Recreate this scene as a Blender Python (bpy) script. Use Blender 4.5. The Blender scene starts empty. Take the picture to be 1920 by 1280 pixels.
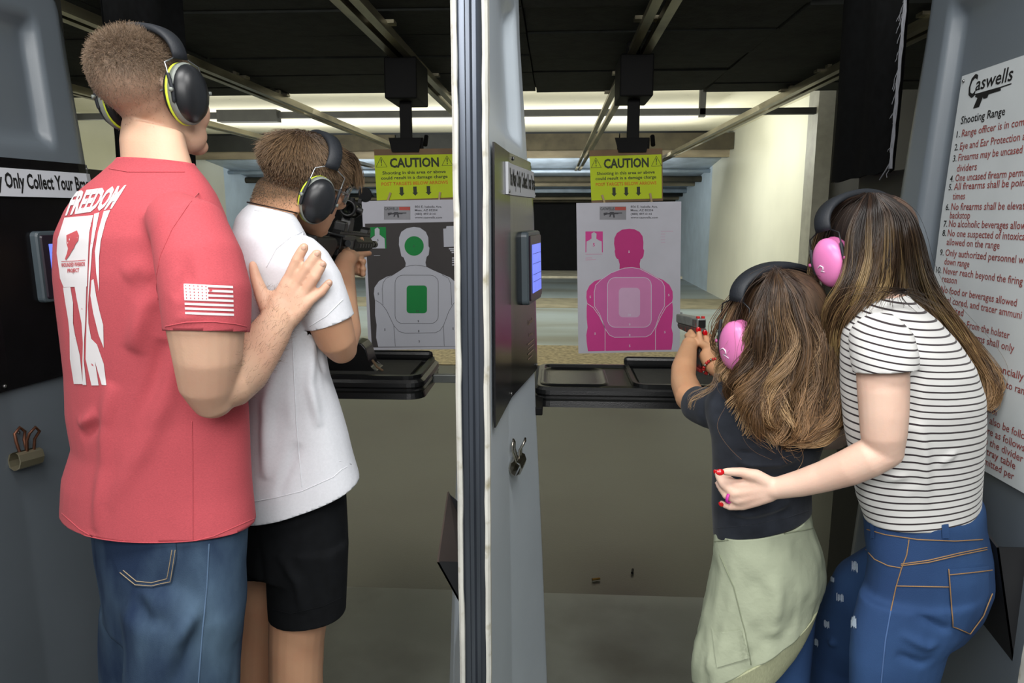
import bpy, bmesh, math, random
import numpy as np
from mathutils import Vector, Matrix, noise, Euler
from mathutils.bvhtree import BVHTree
random.seed(7); RNG = np.random.default_rng(7)
scene = bpy.context.scene
COL = scene.collection
PI = math.pi

# ---------------------------------------------------------------- camera
FPX = 1350.0
CAM = Vector((0.0, 0.0, 1.47))
YAW, PITCH = math.radians(3.39), math.radians(-10.1)
cam_data = bpy.data.cameras.new('camera')
cam = bpy.data.objects.new('camera', cam_data); COL.objects.link(cam)
cam.location = CAM
cam.rotation_euler = Euler((PI/2 + PITCH, 0, YAW), 'XYZ')
cam_data.sensor_width = 36.0; cam_data.lens = FPX/1920*36.0
cam_data.clip_start = 0.05; cam_data.clip_end = 100
scene.camera = cam
CR = cam.rotation_euler.to_matrix()

# ---------------------------------------------------------------- view, world, main lights
vs = scene.view_settings
scene.display_settings.display_device = 'sRGB'
vs.view_transform = 'Standard'; vs.look = 'None'; vs.gamma = 1.0; vs.use_curve_mapping = False
vs.exposure = 0.34
world = bpy.data.worlds.new('world'); scene.world = world; world.use_nodes = True
bg = world.node_tree.nodes['Background']
bg.inputs[0].default_value = (0.92, 0.95, 1.0, 1); bg.inputs[1].default_value = 0.26

def area(name, loc, rot, sx, sy, power, color=(1, 1, 1), spread=PI):
    l = bpy.data.lights.new(name, 'AREA'); l.shape = 'RECTANGLE'; l.size = sx; l.size_y = sy
    l.energy = power; l.color = color; l.spread = spread
    o = bpy.data.objects.new(name, l); COL.objects.link(o); o.location = loc
    o.rotation_euler = Euler(tuple(math.radians(a) for a in rot)); return o
# soft fill standing in for bounced flash, behind the camera, aimed down range and down
area('booth_light', (-0.1, -0.9, 2.6), (55, 0, 0), 2.6, 1.2, 66, (1.0, 0.985, 0.96))
for x in (-0.78, 0.45):
    area('booth_light', (x, 0.55, 2.78), (8, 0, 0), 0.9, 0.5, 19, (1.0, 0.99, 0.97))
# unseen lights added for the target sheets, ceiling panels, side wall and trap
area('unseen_range_light', (-0.2, 2.25, 2.32), (62, 0, 0), 3.4, 0.25, 16, (1.0, 0.99, 0.96))
for y, p, sy in ((7.2, 120, 2.2), (10.4, 110, 2.0)):
    area('unseen_range_light', (-1.6, y, 2.40), (180, 0, 0), 7.4, sy, p*0.8, (1.0, 0.98, 0.90))
area('unseen_range_light', (-1.6, 6.0, 2.32), (35, 0, 0), 7.0, 0.4, 34, (1.0, 0.98, 0.92))
area('unseen_range_light', (-1.6, 10.5, 2.40), (30, 0, 0), 7.0, 0.4, 95, (0.96, 0.98, 1.0))
area('unseen_range_light', (-1.6, 12.9, 1.95), (128, 0, 0), 7.0, 0.5, 70, (0.95, 0.98, 1.0))
area('unseen_range_light', (1.7, 9.6, 2.35), (0, -60, 0), 0.5, 2.0, 24, (1.0, 1.0, 0.95))

# ---------------------------------------------------------------- helpers
def W(px, py, d):
    """point on the plane Y = d seen at photograph pixel (px, py)"""
    v = CR @ Vector(((px-960.0)/FPX, -(py-640.0)/FPX, -1.0))
    return CAM + v*(d/v.y)
FWD = CR @ Vector((0, 0, -1))
def mpp(p):
    return (Vector(p)-CAM).dot(FWD)/FPX
def lin(c):
    return tuple(((x/255.0)/12.92 if x/255.0 <= 0.04045 else ((x/255.0+0.055)/1.055)**2.4) for x in c) + (1.0,)

MATS = {}
def mat(name, rgb, rough=0.6, metal=0.0, var=0.08, scale=9.0, bump=0.0, bscale=60.0, spec=0.5, detail=4.0, coords='Object',
        sheen=0.0, sss=0.0, alpha=1.0, emit=0.0, stretch=None, second=None, second_amt=0.0, second_scale=3.0, second_sharp=0.1, trans=0.0):
    if name in MATS: return MATS[name]
    m = bpy.data.materials.new(name); m.use_nodes = True
    nt = m.node_tree; N = nt.nodes; L = nt.links
    b = N['Principled BSDF']
    col = lin(rgb)
    tc = N.new('ShaderNodeTexCoord'); vec = tc.outputs[coords]
    if stretch:
        mp = N.new('ShaderNodeMapping'); mp.inputs['Scale'].default_value = stretch; L.new(vec, mp.inputs[0]); vec = mp.outputs[0]
    nz = N.new('ShaderNodeTexNoise'); nz.inputs['Scale'].default_value = scale; nz.inputs['Detail'].default_value = detail
    L.new(vec, nz.inputs['Vector'])
    cr = N.new('ShaderNodeValToRGB')
    lo = tuple(c*(1-var*1.6) for c in col[:3])+(1,); hi = tuple(min(1, c*(1+var*1.6)) for c in col[:3])+(1,)
    cr.color_ramp.elements[0].position = 0.3; cr.color_ramp.elements[1].position = 0.7
    cr.color_ramp.elements[0].color = lo; cr.color_ramp.elements[1].color = hi
    L.new(nz.outputs['Fac'], cr.inputs[0]); out = cr.outputs[0]
    if second is not None:
        n2 = N.new('ShaderNodeTexNoise'); n2.inputs['Scale'].default_value = second_scale; n2.inputs['Detail'].default_value = 6
        L.new(vec, n2.inputs['Vector'])
        r2 = N.new('ShaderNodeValToRGB'); c = 1-second_amt
        r2.color_ramp.elements[0].position = max(0, c-second_sharp); r2.color_ramp.elements[1].position = min(1, c+second_sharp)
        mx = N.new('ShaderNodeMix'); mx.data_type = 'RGBA'
        L.new(n2.outputs['Fac'], r2.inputs[0]); L.new(r2.outputs[0], mx.inputs[0]); L.new(out, mx.inputs[6])
        mx.inputs[7].default_value = lin(second); out = mx.outputs[2]
    L.new(out, b.inputs['Base Color'])
    b.inputs['Roughness'].default_value = rough; b.inputs['Metallic'].default_value = metal
    b.inputs['Specular IOR Level'].default_value = spec
    if sheen: b.inputs['Sheen Weight'].default_value = sheen
    if sss:
        b.inputs['Subsurface Weight'].default_value = sss; b.inputs['Subsurface Radius'].default_value = (0.012, 0.005, 0.003); b.inputs['Subsurface Scale'].default_value = 0.6
    if alpha < 1: b.inputs['Alpha'].default_value = alpha
    if trans: b.inputs['Transmission Weight'].default_value = trans
    if emit:
        b.inputs['Emission Strength'].default_value = emit; b.inputs['Emission Color'].default_value = col
    if bump:
        nb = N.new('ShaderNodeTexNoise'); nb.inputs['Scale'].default_value = bscale; nb.inputs['Detail'].default_value = 5
        L.new(vec, nb.inputs['Vector']); bp = N.new('ShaderNodeBump'); bp.inputs['Strength'].default_value = bump; bp.inputs['Distance'].default_value = 0.004
        L.new(nb.outputs['Fac'], bp.inputs['Height']); L.new(bp.outputs[0], b.inputs['Normal'])
    MATS[name] = m; return m

def wm(o):
    m = o.matrix_basis.copy()
    if o.parent: m = wm(o.parent) @ o.matrix_parent_inverse @ m
    return m
def tag(o, label=None, cat=None, group=None, kind=None):
    if label: o['label'] = label
    if cat: o['category'] = cat
    if group: o['group'] = group
    if kind: o['kind'] = kind
    return o
def thing(name, label, cat, loc=(0, 0, 0), group=None):
    o = bpy.data.objects.new(name, None); COL.objects.link(o); o.location = loc; o.empty_display_size = 0.05
    return tag(o, label, cat, group)
def link(name, me, m=None, parent=None, smooth=False, label=None):
    o = bpy.data.objects.new(name, me); COL.objects.link(o)
    if m is not None:
        me.materials.clear()
        for x in (m if isinstance(m, (list, tuple)) else [m]): me.materials.append(x)
    if parent is not None:
        o.parent = parent; o.matrix_parent_inverse = wm(parent).inverted()
    if smooth: me.polygons.foreach_set('use_smooth', [True]*len(me.polygons))
    if label: o['label'] = label
    return o
PRINT = ('lettering', 'small_print', 'zone_lines', 'small_figure', 'screen_lines', 'flag_stars', 'stitching', 'frayed', 'sleeve_flag', 'back_print', 'emblem', 'seam', 'rips')
def obj(name, bm, m=None, parent=None, smooth=False, label=None):
    bmesh.ops.recalc_face_normals(bm, faces=bm.faces)
    me = bpy.data.meshes.new(name); bm.to_mesh(me); bm.free()
    o = link(name, me, m, parent, smooth, label)
    if parent is not None and any(k in name for k in PRINT): o['kind'] = 'stuff'      # print, thread: too fine to pick apart
    return o
def copy_tree(o, parent=None):
    c = o.copy(); COL.objects.link(c)
    if parent is not None: c.parent = parent
    for ch in list(o.children): copy_tree(ch, c)
    return c

def box(bm, lo, hi, bev=0.0, mtx=None, seg=2):
    r = bmesh.ops.create_cube(bm, size=1.0); vs_ = r['verts']
    lo = Vector(lo); hi = Vector(hi); c = (lo+hi)/2; s = hi-lo
    for v in vs_: v.co = Vector((v.co.x*s.x, v.co.y*s.y, v.co.z*s.z)) + c
    if bev:
        es = list({e for v in vs_ for e in v.link_edges})
        r2 = bmesh.ops.bevel(bm, geom=es, offset=bev, segments=seg, profile=0.5, affect='EDGES')
        vs_ = list({v for f in r2['faces'] for v in f.verts} | {v for v in vs_ if v.is_valid})
    if mtx is not None: bmesh.ops.transform(bm, matrix=mtx, verts=vs_)
    return vs_
def hexa(bm, p):
    """p: 8 points, bottom loop 0-3 then top loop 4-7"""
    v = [bm.verts.new(q) for q in p]
    for f in ((3, 2, 1, 0), (4, 5, 6, 7), (0, 1, 5, 4), (1, 2, 6, 5), (2, 3, 7, 6), (3, 0, 4, 7)): bm.faces.new([v[i] for i in f])
    return v
def prism(bm, poly, fn, t0, t1):
    """extrude 2-D polygon; fn(u, v, t) -> point"""
    a = [bm.verts.new(fn(u, v, t0)) for u, v in poly]; b = [bm.verts.new(fn(u, v, t1)) for u, v in poly]
    n = len(poly)
    bm.faces.new(a[::-1]); bm.faces.new(b)
    for i in range(n): bm.faces.new((a[i], a[(i+1) % n], b[(i+1) % n], b[i]))
def cyl(bm, p0, p1, r, seg=14, r1=None):
    tube(bm, [p0, p1], [r, r if r1 is None else r1], seg, flat=True)
def tube(bm, pts, radii, seg=12, flat=False, up=None, ratio=1.0, closed=False):
    """tapering round (or flattened by ratio along `up`) tube with rounded ends"""
    P = [Vector(p) for p in pts]; R = [radii]*len(P) if isinstance(radii, (int, float)) else list(radii)
    n = len(P)
    T = []
    for i in range(n):
        a = P[max(0, i-1)]; b = P[min(n-1, i+1)]
        if closed: a = P[(i-1) % n]; b = P[(i+1) % n]
        t = (b-a); T.append(t.normalized() if t.length > 1e-9 else Vector((0, 0, 1)))
    u = Vector(up) if up is not None else (Vector((0, 0, 1)) if abs(T[0].z) < 0.9 else Vector((1, 0, 0)))
    rows = []
    def ringat(c, r, t, u):
        a = (u - t*u.dot(t)).normalized(); b = t.cross(a)
        return [bm.verts.new(c + (a*math.cos(k*2*PI/seg)*ratio + b*math.sin(k*2*PI/seg))*r) for k in range(seg)]
    if not flat and not closed:
        for f in (0.15, 0.6, 0.87):
            rows.append(ringat(P[0]-T[0]*R[0]*math.sqrt(1-f*f), R[0]*f, T[0], u))
    for i in range(n):
        if up is None:
            u = (u - T[i]*u.dot(T[i])); u = u.normalized() if u.length > 1e-6 else T[i].orthogonal()
        rows.append(ringat(P[i], R[i], T[i], u))
    if not flat and not closed:
        for f in (0.87, 0.6, 0.15):
            rows.append(ringat(P[-1]+T[-1]*R[-1]*math.sqrt(1-f*f), R[-1]*f, T[-1], u))
    m = len(rows)
    for i in range(m if closed else m-1):
        a = rows[i]; b = rows[(i+1) % m]
        for k in range(seg): bm.faces.new((a[k], a[(k+1) % seg], b[(k+1) % seg], b[k]))
    if not closed: bm.faces.new(rows[0][::-1]); bm.faces.new(rows[-1])
def ellipsoid(bm, c, r, mtx=None, u=18, v=12):
    r_ = bmesh.ops.create_uvsphere(bm, u_segments=u, v_segments=v, radius=1.0)
    M = Matrix.Translation(Vector(c)) @ Matrix.Diagonal((r[0], r[1], r[2], 1))
    if mtx is not None: M = mtx @ M
    bmesh.ops.transform(bm, matrix=M, verts=r_['verts'])
def loft(bm, rings, seg=28):
    """rings: (centre, lat vector, dep vector, exponent)"""
    rows = []
    for c, a, b, n in rings:
        row = []
        for k in range(seg):
            t = 2*PI*k/seg; ct, st = math.cos(t), math.sin(t)
            row.append(bm.verts.new(Vector(c)+Vector(a)*(math.copysign(abs(ct)**(2/n), ct))+Vector(b)*(math.copysign(abs(st)**(2/n), st))))
        rows.append(row)
    for i in range(len(rows)-1):
        a, b = rows[i], rows[i+1]
        for k in range(seg): bm.faces.new((a[k], a[(k+1) % seg], b[(k+1) % seg], b[k]))
    bm.faces.new(rows[0][::-1]); bm.faces.new(rows[-1])
def text_bm(body, size=1.0, align='LEFT', bold=0.0, squeeze=1.0, shear=0.0, spacing=1.0, res=3):
    """lettering as flat faces in the XY plane, returned as a bmesh"""
    c = bpy.data.curves.new('lettering', 'FONT'); c.body = body; c.size = size; c.align_x = align; c.offset = bold; c.shear = shear
    c.space_character = spacing; c.resolution_u = res; c.fill_mode = 'FRONT' if False else 'BOTH'
    o = bpy.data.objects.new('lettering_tmp', c); COL.objects.link(o)
    bpy.context.view_layer.update()
    me = bpy.data.meshes.new_from_object(o.evaluated_get(bpy.context.evaluated_depsgraph_get()))
    bpy.data.objects.remove(o); bpy.data.curves.remove(c)
    bm = bmesh.new(); bm.from_mesh(me); bpy.data.meshes.remove(me)
    if squeeze != 1.0:
        for v in bm.verts: v.co.x *= squeeze
    return bm
def merge(dst, src):
    me = bpy.data.meshes.new('tmp'); src.to_mesh(me); src.free(); dst.from_mesh(me); bpy.data.meshes.remove(me)
def bm_map(bm, fn):
    for v in bm.verts: v.co = fn(v.co)
    return bm
# ---------------------------------------------------------------- materials of the place
M_floor = mat('range_floor', (70, 73, 61), rough=0.42, var=0.10, scale=1.1, bump=0.12, bscale=160, second=(44, 42, 33), second_amt=0.48, second_scale=0.55, second_sharp=0.12)  # table shadow partly put into the colour as random dark blotches
M_bfloor = mat('booth_floor', (112, 116, 108), rough=0.5, var=0.08, scale=2.0, bump=0.1, bscale=180, second=(64, 64, 56), second_amt=0.42, second_scale=1.3, second_sharp=0.1)
M_ffloor = mat('far_floor', (142, 152, 152), rough=0.4, var=0.08, scale=0.7, second=(122, 124, 114), second_amt=0.45, second_scale=0.8, stretch=(0.35, 1.4, 1))
M_grit = mat('gritty_strip', (128, 118, 92), rough=0.9, var=0.3, scale=22, bump=0.6, bscale=50)
M_sand = mat('sand', (206, 198, 172), rough=0.9, var=0.12, scale=6)
M_baffle = mat('baffle_board', (34, 37, 33), rough=0.9, var=0.22, scale=14, bump=0.5, bscale=70, second=(16, 16, 14), second_amt=0.38, second_scale=3.0)
M_cream = mat('cream_panel', (226, 222, 200), rough=0.8, var=0.04, scale=2.0, second=(90, 85, 66), second_amt=0.27, second_scale=16.0, second_sharp=0.03)
M_beam = mat('dusty_beam', (150, 138, 112), rough=0.7, var=0.2, scale=6, stretch=(0.3, 1, 1))
M_dkbeam = mat('dark_beam', (26, 28, 25), rough=0.7, var=0.2, scale=8)
M_brown = mat('brown_baffle', (72, 66, 50), rough=0.85, var=0.2, scale=5)
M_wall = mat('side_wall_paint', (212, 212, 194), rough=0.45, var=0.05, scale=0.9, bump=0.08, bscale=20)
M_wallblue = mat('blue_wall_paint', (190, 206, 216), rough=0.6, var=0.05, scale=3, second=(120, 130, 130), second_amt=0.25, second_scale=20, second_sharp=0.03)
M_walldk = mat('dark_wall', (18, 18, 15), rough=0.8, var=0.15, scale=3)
M_black = mat('trap_black', (7, 7, 7), rough=0.9, var=0.4, scale=8)
M_steelblue = mat('blue_steel', (160, 172, 182), rough=0.5, metal=0.2, var=0.12, scale=4)
M_galv = mat('galvanised_rail', (146, 140, 118), rough=0.38, metal=0.75, var=0.22, scale=7, stretch=(1, 0.25, 1), second=(60, 54, 40), second_amt=0.40, second_scale=5)
M_blacksteel = mat('black_steel', (6, 6, 6), rough=0.7, var=0.2, scale=10, spec=0.25)
M_cloth = mat('black_felt', (9, 10, 11), rough=0.98, var=0.25, scale=40, spec=0.1)
M_fray = mat('frayed_thread', (116, 118, 124), rough=0.9)

def rng_box(name, lo, hi, m, kind='structure', parent=None, bev=0.0):
    bm = bmesh.new(); box(bm, lo, hi, bev); o = obj(name, bm, m, parent)
    if kind: o['kind'] = kind
    return o
XL, XR = -6.4, 2.9
rng_box('floor', (XL, -1.6, -0.1), (XR, 2.62, 0.0), M_bfloor)
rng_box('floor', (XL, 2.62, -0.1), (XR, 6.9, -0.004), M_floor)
rng_box('floor', (XL, 6.9, -0.1), (XR, 8.0, 0.004), M_grit)
rng_box('floor', (XL, 8.0, -0.1), (XR, 18.6, -0.002), M_ffloor)
for y0, y1 in ((11.3, 12.6),): rng_box('trim_1', (XL, y0, -0.002), (XR, y1, 0.004), mat('tan_strip', (128, 122, 100), rough=0.8, var=0.15, scale=4))
rng_box('trim_2', (XL, 16.6, -0.002), (XR, 18.2, 0.05), M_sand)
# side walls: dark by the booths, painted further on, blue towards the trap
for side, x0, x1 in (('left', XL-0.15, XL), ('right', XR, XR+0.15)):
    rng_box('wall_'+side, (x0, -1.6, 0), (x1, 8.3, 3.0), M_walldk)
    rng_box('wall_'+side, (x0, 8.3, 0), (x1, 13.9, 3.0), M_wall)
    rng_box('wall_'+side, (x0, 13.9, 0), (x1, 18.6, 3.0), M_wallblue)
rng_box('trim_3', (XR-0.17, 8.0, 0), (XR, 8.3, 2.9), mat('grey_post', (150, 150, 140), rough=0.5))
# back: black bullet trap mouth between pale posts, deflector plates with pipes above it
rng_box('wall_back', (XL, 18.6, 0), (XR, 18.8, 3.0), M_black)
rng_box('ceiling', (XL, 6.0, 2.80), (XR, 12.4, 2.92), M_cream)
rng_box('ceiling', (XL, 12.4, 2.86), (XR, 18.8, 2.95), M_dkbeam)
rng_box('ceiling', (XL, -1.6, 2.85), (XR, 2.05, 2.95), mat('booth_ceiling', (120, 120, 116), rough=0.9))
bm = bmesh.new()
hexa(bm, [(XL, 13.2, 2.42), (XR, 13.2, 2.42), (XR, 18.5, 1.80), (XL, 18.5, 1.80), (XL, 13.2, 2.46), (XR, 13.2, 2.46), (XR, 18.5, 1.84), (XL, 18.5, 1.84)])
dp = obj('deflector_plate', bm, M_steelblue); dp['kind'] = 'structure'
for k, (y, dz, r, m) in enumerate(((14.1, -0.06, 0.035, M_steelblue), (14.9, -0.08, 0.06, M_brown), (15.6, -0.07, 0.045, M_beam), (16.5, -0.07, 0.05, M_steelblue), (17.0, -0.08, 0.05, M_dkbeam), (17.5, -0.09, 0.045, M_beam), (18.0, -0.08, 0.05, M_brown))):
    z = 2.42-(y-13.2)*0.117+dz
    bm = bmesh.new(); cyl(bm, (XL, y, z), (XR, y, z), r, 10); obj('pipe', bm, m, dp, True)
for x in (-4.2, -2.4, -0.68, 1.1):
    bm = bmesh.new(); cyl(bm, (x, 14.0, 2.24), (x, 17.6, 1.80), 0.03, 8); obj('stay', bm, M_steelblue, dp, True)
# first dark baffle over the line: boards with open joints
bt = thing('ceiling_baffle', None, None, (0, 3.8, 2.36)); bt['kind'] = 'structure'
xs = [XL, -4.4, -2.0, -0.15, 1.06, XR]; ys = [2.05, 2.75, 3.3, 3.75, 4.25, 4.75, 5.2, 5.55]
rb = random.Random(3)
for j in range(len(ys)-1):
    for i in range(len(xs)-1):
        bm = bmesh.new(); dz = rb.uniform(-0.008, 0.008)
        vs_ = box(bm, (xs[i]+0.004, ys[j]+0.006, 2.345+dz), (xs[i+1]-0.004, ys[j+1]-0.006, 2.375+dz))
        for v in vs_: v.co.z += rb.uniform(-0.004, 0.004)
        obj('board', bm, M_baffle, bt)
rng_box('backing', (XL, 2.05, 2.385), (XR, 5.56, 2.40), M_black, None, bt)
# cream baffle cross bar, brown baffle, dusty beam
bx = rng_box('cross_bar', (XL, 8.05, 2.50), (XR, 8.13, 2.565), M_dkbeam); bx['label'] = 'black steel bar across the bright ceiling panels'
for x in (-0.42, 1.55): rng_box('bracket', (x-0.03, 8.05, 2.48), (x+0.03, 8.13, 2.80), M_dkbeam, None, bx)
rng_box('bracket', (-3.72, 8.0, 2.46), (-3.05, 8.14, 2.585), M_dkbeam, None, bx)
for i in range(5):
    x0 = XL+i*(XR-XL)/5; rng_box('baffle_panel', (x0+0.01, 12.3, 2.50), (x0+(XR-XL)/5-0.01, 12.36, 2.76), M_brown if i in (1, 3, 4) else M_dkbeam)
rng_box('ceiling_beam', (XL, 12.6, 2.40), (XR, 12.75, 2.53), M_beam)

# ---------------------------------------------------------------- overhead target tracks, one per lane
LANE = 1.21
TX = [0.412+LANE*k for k in (-3, -2, -1, 0, 1)]
def track(x, label):
    r = thing('target_track', label, 'track', (x, 2.1, 2.3), 'overhead target tracks')
    for s in (-1, 1):
        bm = bmesh.new()
        y1 = 17.0
        box(bm, (x+s*0.034-0.011, 2.1, 2.262), (x+s*0.034+0.011, y1, 2.305)); box(bm, (x+s*0.036-0.02, 2.1, 2.256), (x+s*0.036+0.02, y1, 2.264))
        obj('rail', bm, M_galv, r)
    for y in (2.6, 3.35, 4.6, 5.3):
        bm = bmesh.new(); box(bm, (x-0.075, y, 2.30), (x+0.075, y+0.06, 2.315)); box(bm, (x-0.012, y+0.01, 2.31), (x+0.012, y+0.05, 2.345 if y < 5.5 else 2.79)); obj('hanger', bm, M_galv, r)
    return r
NAMES = ['galvanised overhead target track furthest out beyond the tall boy in white', 'galvanised overhead target track above the tall boy in white, outside his lane', 'galvanised overhead target track carrying the green silhouette target',
         'galvanised overhead target track carrying the pink silhouette target', 'galvanised overhead target track running beside the bright side wall']
for x, n in zip(TX, NAMES): track(x, n)
M_card = mat('brown_cardboard', (122, 98, 74), rough=0.85, var=0.08)
M_lime = mat('lime_card', (188, 208, 20), rough=0.7, var=0.03)
M_ink = mat('black_ink', (44, 52, 34), rough=0.7, var=0.05)
M_orange = mat('orange_ink', (205, 108, 20), rough=0.7, var=0.05)
M_peg = mat('wood_peg', (176, 152, 112), rough=0.7, var=0.1)
M_paper = mat('target_paper', (200, 200, 210), rough=0.75, var=0.02)
YT = 3.97
def carrier(x, px0, label):
    """black carriage on the track, stem and sign clamp"""
    r = thing('target_carrier', label, 'target carrier', (x, YT, 2.0), 'target carriers')
    bm = bmesh.new(); box(bm, (x-0.085, YT-0.12, 2.055), (x+0.085, YT+0.22, 2.262), 0.008); obj('carriage', bm, M_blacksteel, r)
    bm = bmesh.new(); box(bm, (x-0.05, YT-0.06, 2.26), (x+0.02, YT+0.02, 2.335), 0.01); obj('trolley', bm, M_blacksteel, r)
    a = W(px0, 262, YT)
    bm = bmesh.new(); box(bm, (x-0.032, YT-0.012, a.z-0.01), (x+0.032, YT+0.012, 2.06), 0.004); obj('stem', bm, M_blacksteel, r)
    bm = bmesh.new(); z = a.z
    hexa(bm, [(x-0.075, YT-0.03, z-0.065), (x+0.07, YT-0.03, z-0.065), (x+0.07, YT-0.018, z-0.065), (x-0.075, YT-0.018, z-0.065), (x-0.095, YT-0.012, z+0.01), (x+0.085, YT-0.012, z+0.01), (x+0.085, YT, z+0.01), (x-0.095, YT, z+0.01)])
    obj('clamp_front', bm, M_blacksteel, r)
    bm = bmesh.new(); box(bm, (x-0.08, YT+0.006, z-0.06), (x+0.09, YT+0.018, z+0.012), 0.003); obj('clamp_back', bm, M_blacksteel, r)
    bm = bmesh.new(); cyl(bm, (x+0.105, YT-0.02, z-0.03), (x+0.105, YT+0.02, z+0.02), 0.012, 8); obj('clamp_spring', bm, M_blacksteel, r)
carrier(-0.805, 772, 'black target carrier holding the caution card over the green silhouette')
carrier(0.405, 1175, 'black target carrier holding the caution card over the pink silhouette')

def poly_face(bm, pts, fn):
    vs_ = [bm.verts.new(fn(u, v)) for u, v in pts]; f = bm.faces.new(vs_); f.normal_update(); bmesh.ops.triangulate(bm, faces=[f], ngon_method='EAR_CLIP')
def rrect(x0, y0, x1, y1, r, n=5):
    out = []
    for cx, cy, a0 in ((x1-r, y0+r, -90), (x1-r, y1-r, 0), (x0+r, y1-r, 90), (x0+r, y0+r, 180)):
        for k in range(n+1):
            a = math.radians(a0+90*k/n); out.append((cx+r*math.cos(a), cy+r*math.sin(a)))
    return out
def line_poly(bm, pts, w, fn):
    """a printed line of width w along the 2-D path"""
    L_ = []; R_ = []
    for i, p in enumerate(pts):
        a = Vector(pts[max(0, i-1)]); b = Vector(pts[min(len(pts)-1, i+1)]); t = (b-a).normalized(); n = Vector((-t.y, t.x))*(w/2)
        L_.append(bm.verts.new(fn(p[0]+n.x, p[1]+n.y))); R_.append(bm.verts.new(fn(p[0]-n.x, p[1]-n.y)))
    for i in range(len(pts)-1): bm.faces.new((L_[i], L_[i+1], R_[i+1], R_[i]))
def text_to(bm, body, fn, x, y, w, h=None, bold=0.0, align='L', shear=0.0):
    """write body in 2-D picture-like axes (y down): left x, baseline y, width w, capital height h"""
    t = text_bm(body, 1.0, 'LEFT', bold, 1.0, shear, res=2)
    if not t.verts: t.free(); return
    x0 = min(v.co.x for v in t.verts); x1 = max(v.co.x for v in t.verts)
    s = w/(x1-x0); sy = s if h is None else h/0.72
    if align == 'C': x = x-w/2
    for v in t.verts: v.co = fn(x+(v.co.x-x0)*s, y-v.co.y*sy)
    merge(bm, t)
def slab(bm, corners, fn, t):
    """thin card from 4 picture-plane corners; thickness t away from the viewer"""
    a = [bm.verts.new(fn(u, v, 0)) for u, v in corners]; b = [bm.verts.new(fn(u, v, t)) for u, v in corners]
    bm.faces.new(a); bm.faces.new(b[::-1])
    for i in range(len(a)): bm.faces.new((a[i], a[(i+1) % len(a)], b[(i+1) % len(a)], b[i]))
def plane_fn(y0):
    return lambda u, v, t=0.0: W(u, v, y0) + Vector((0, t, 0))

def caution_card(tl, tr, br, bl, label):
    """yellow-green caution card on cardboard; corners in photograph pixels on the target plane"""
    y0 = YT-0.014
    def bil(u, v):   # unit square -> picture plane
        a = Vector(tl).lerp(Vector(tr), u); b = Vector(bl).lerp(Vector(br), u); return a.lerp(b, v)
    def F(off):
        def f(u, v, t=0.0):
            p = bil(u, v); q = W(p.x, p.y, y0); return q + Vector((0, off+t, 0))
        return f
    r = thing('caution_card', label, 'sign', W(tl[0]*0.5+br[0]*0.5, br[1], y0), 'caution cards')
    bm = bmesh.new(); slab(bm, [(0, 0), (1, 0), (1, 1), (0, 1)], F(0), 0.004); obj('cardboard', bm, M_card, r)
    bm = bmesh.new(); slab(bm, [(0.0, 0.115), (0.985, 0.115), (0.985, 0.955), (0.0, 0.955)], F(-0.0015), 0.001); obj('card_face', bm, M_lime, r)
    bm = bmesh.new(); f = F(-0.0022)
    text_to(bm, 'CAUTION', f, 0.5, 0.345, 0.62, 0.175, 0.035, 'C')
    text_to(bm, 'Shooting in this area or above', f, 0.49, 0.475, 0.80, 0.06, 0.02, 'C')
    text_to(bm, 'could result in a damage charge', f, 0.49, 0.57, 0.84, 0.06, 0.02, 'C')
    for cx in (0.32, 0.49, 0.66):
        poly_face(bm, [(cx-0.022, 0.72), (cx+0.022, 0.72), (cx+0.022, 0.835), (cx+0.038, 0.835), (cx, 0.895), (cx-0.038, 0.835), (cx-0.022, 0.835)], f)
    for cx in (0.085, 0.915):
        tri = [(cx, 0.145), (cx+0.07, 0.335), (cx-0.07, 0.335), (cx, 0.145)]
        for k in range(3): line_poly(bm, [tri[k], tri[k+1]], 0.006, f)
        poly_face(bm, [(cx-0.008, 0.19), (cx+0.008, 0.19), (cx+0.004, 0.27), (cx-0.004, 0.27)], f)
        poly_face(bm, [(cx-0.006, 0.285), (cx+0.006, 0.285), (cx+0.006, 0.308), (cx-0.006, 0.308)], f)
    obj('lettering', bm, M_ink, r)
    bm = bmesh.new(); text_to(bm, 'POST TARGETS BELOW ARROWS', f, 0.49, 0.685, 0.84, 0.062, 0.02, 'C'); obj('red_lettering', bm, M_orange, r)
    return F
F1 = caution_card((701, 280), (850, 278), (855, 374), (707, 380), 'yellow-green caution card clipped above the green silhouette target')
F2 = caution_card((1105, 282), (1242, 278), (1243, 376), (1109, 380), 'yellow-green caution card clipped above the pink silhouette target')
def peg(px, py, qx, qy, label):
    a = W(px, py, YT-0.026); b = W(qx, qy, YT-0.03)
    r = thing('clothes_peg', label, 'clothes peg', b, 'wooden clothes pegs')
    d_ = (b-a); n = Vector((d_.z, 0, -d_.x)).normalized()*0.0055
    for off, sc in ((0.0, 1.0), (0.036, 0.9)):
        bm = bmesh.new(); o_ = Vector((0, off, 0)); w_ = Vector((0, 0.007, 0))
        c = a+d_*sc
        hexa(bm, [a-n+o_, a+n+o_, a+n+o_+w_, a-n+o_+w_, c-n*0.8+o_, c+n*0.8+o_, c+n*0.8+o_+w_, c-n*0.8+o_+w_]); obj('peg_half', bm, M_peg, r)
    bm = bmesh.new(); m_ = a.lerp(b, 0.5); cyl(bm, m_+Vector((-0.006, 0.02, 0)), m_+Vector((0.006, 0.02, 0)), 0.012, 8); obj('spring', bm, M_galv, r)
peg(732, 361, 721, 392, 'wooden clothes peg at the corner of the green target nearer the rifle')
peg(825, 360, 821, 390, 'wooden clothes peg at the corner of the green target nearer the divider post')
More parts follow.
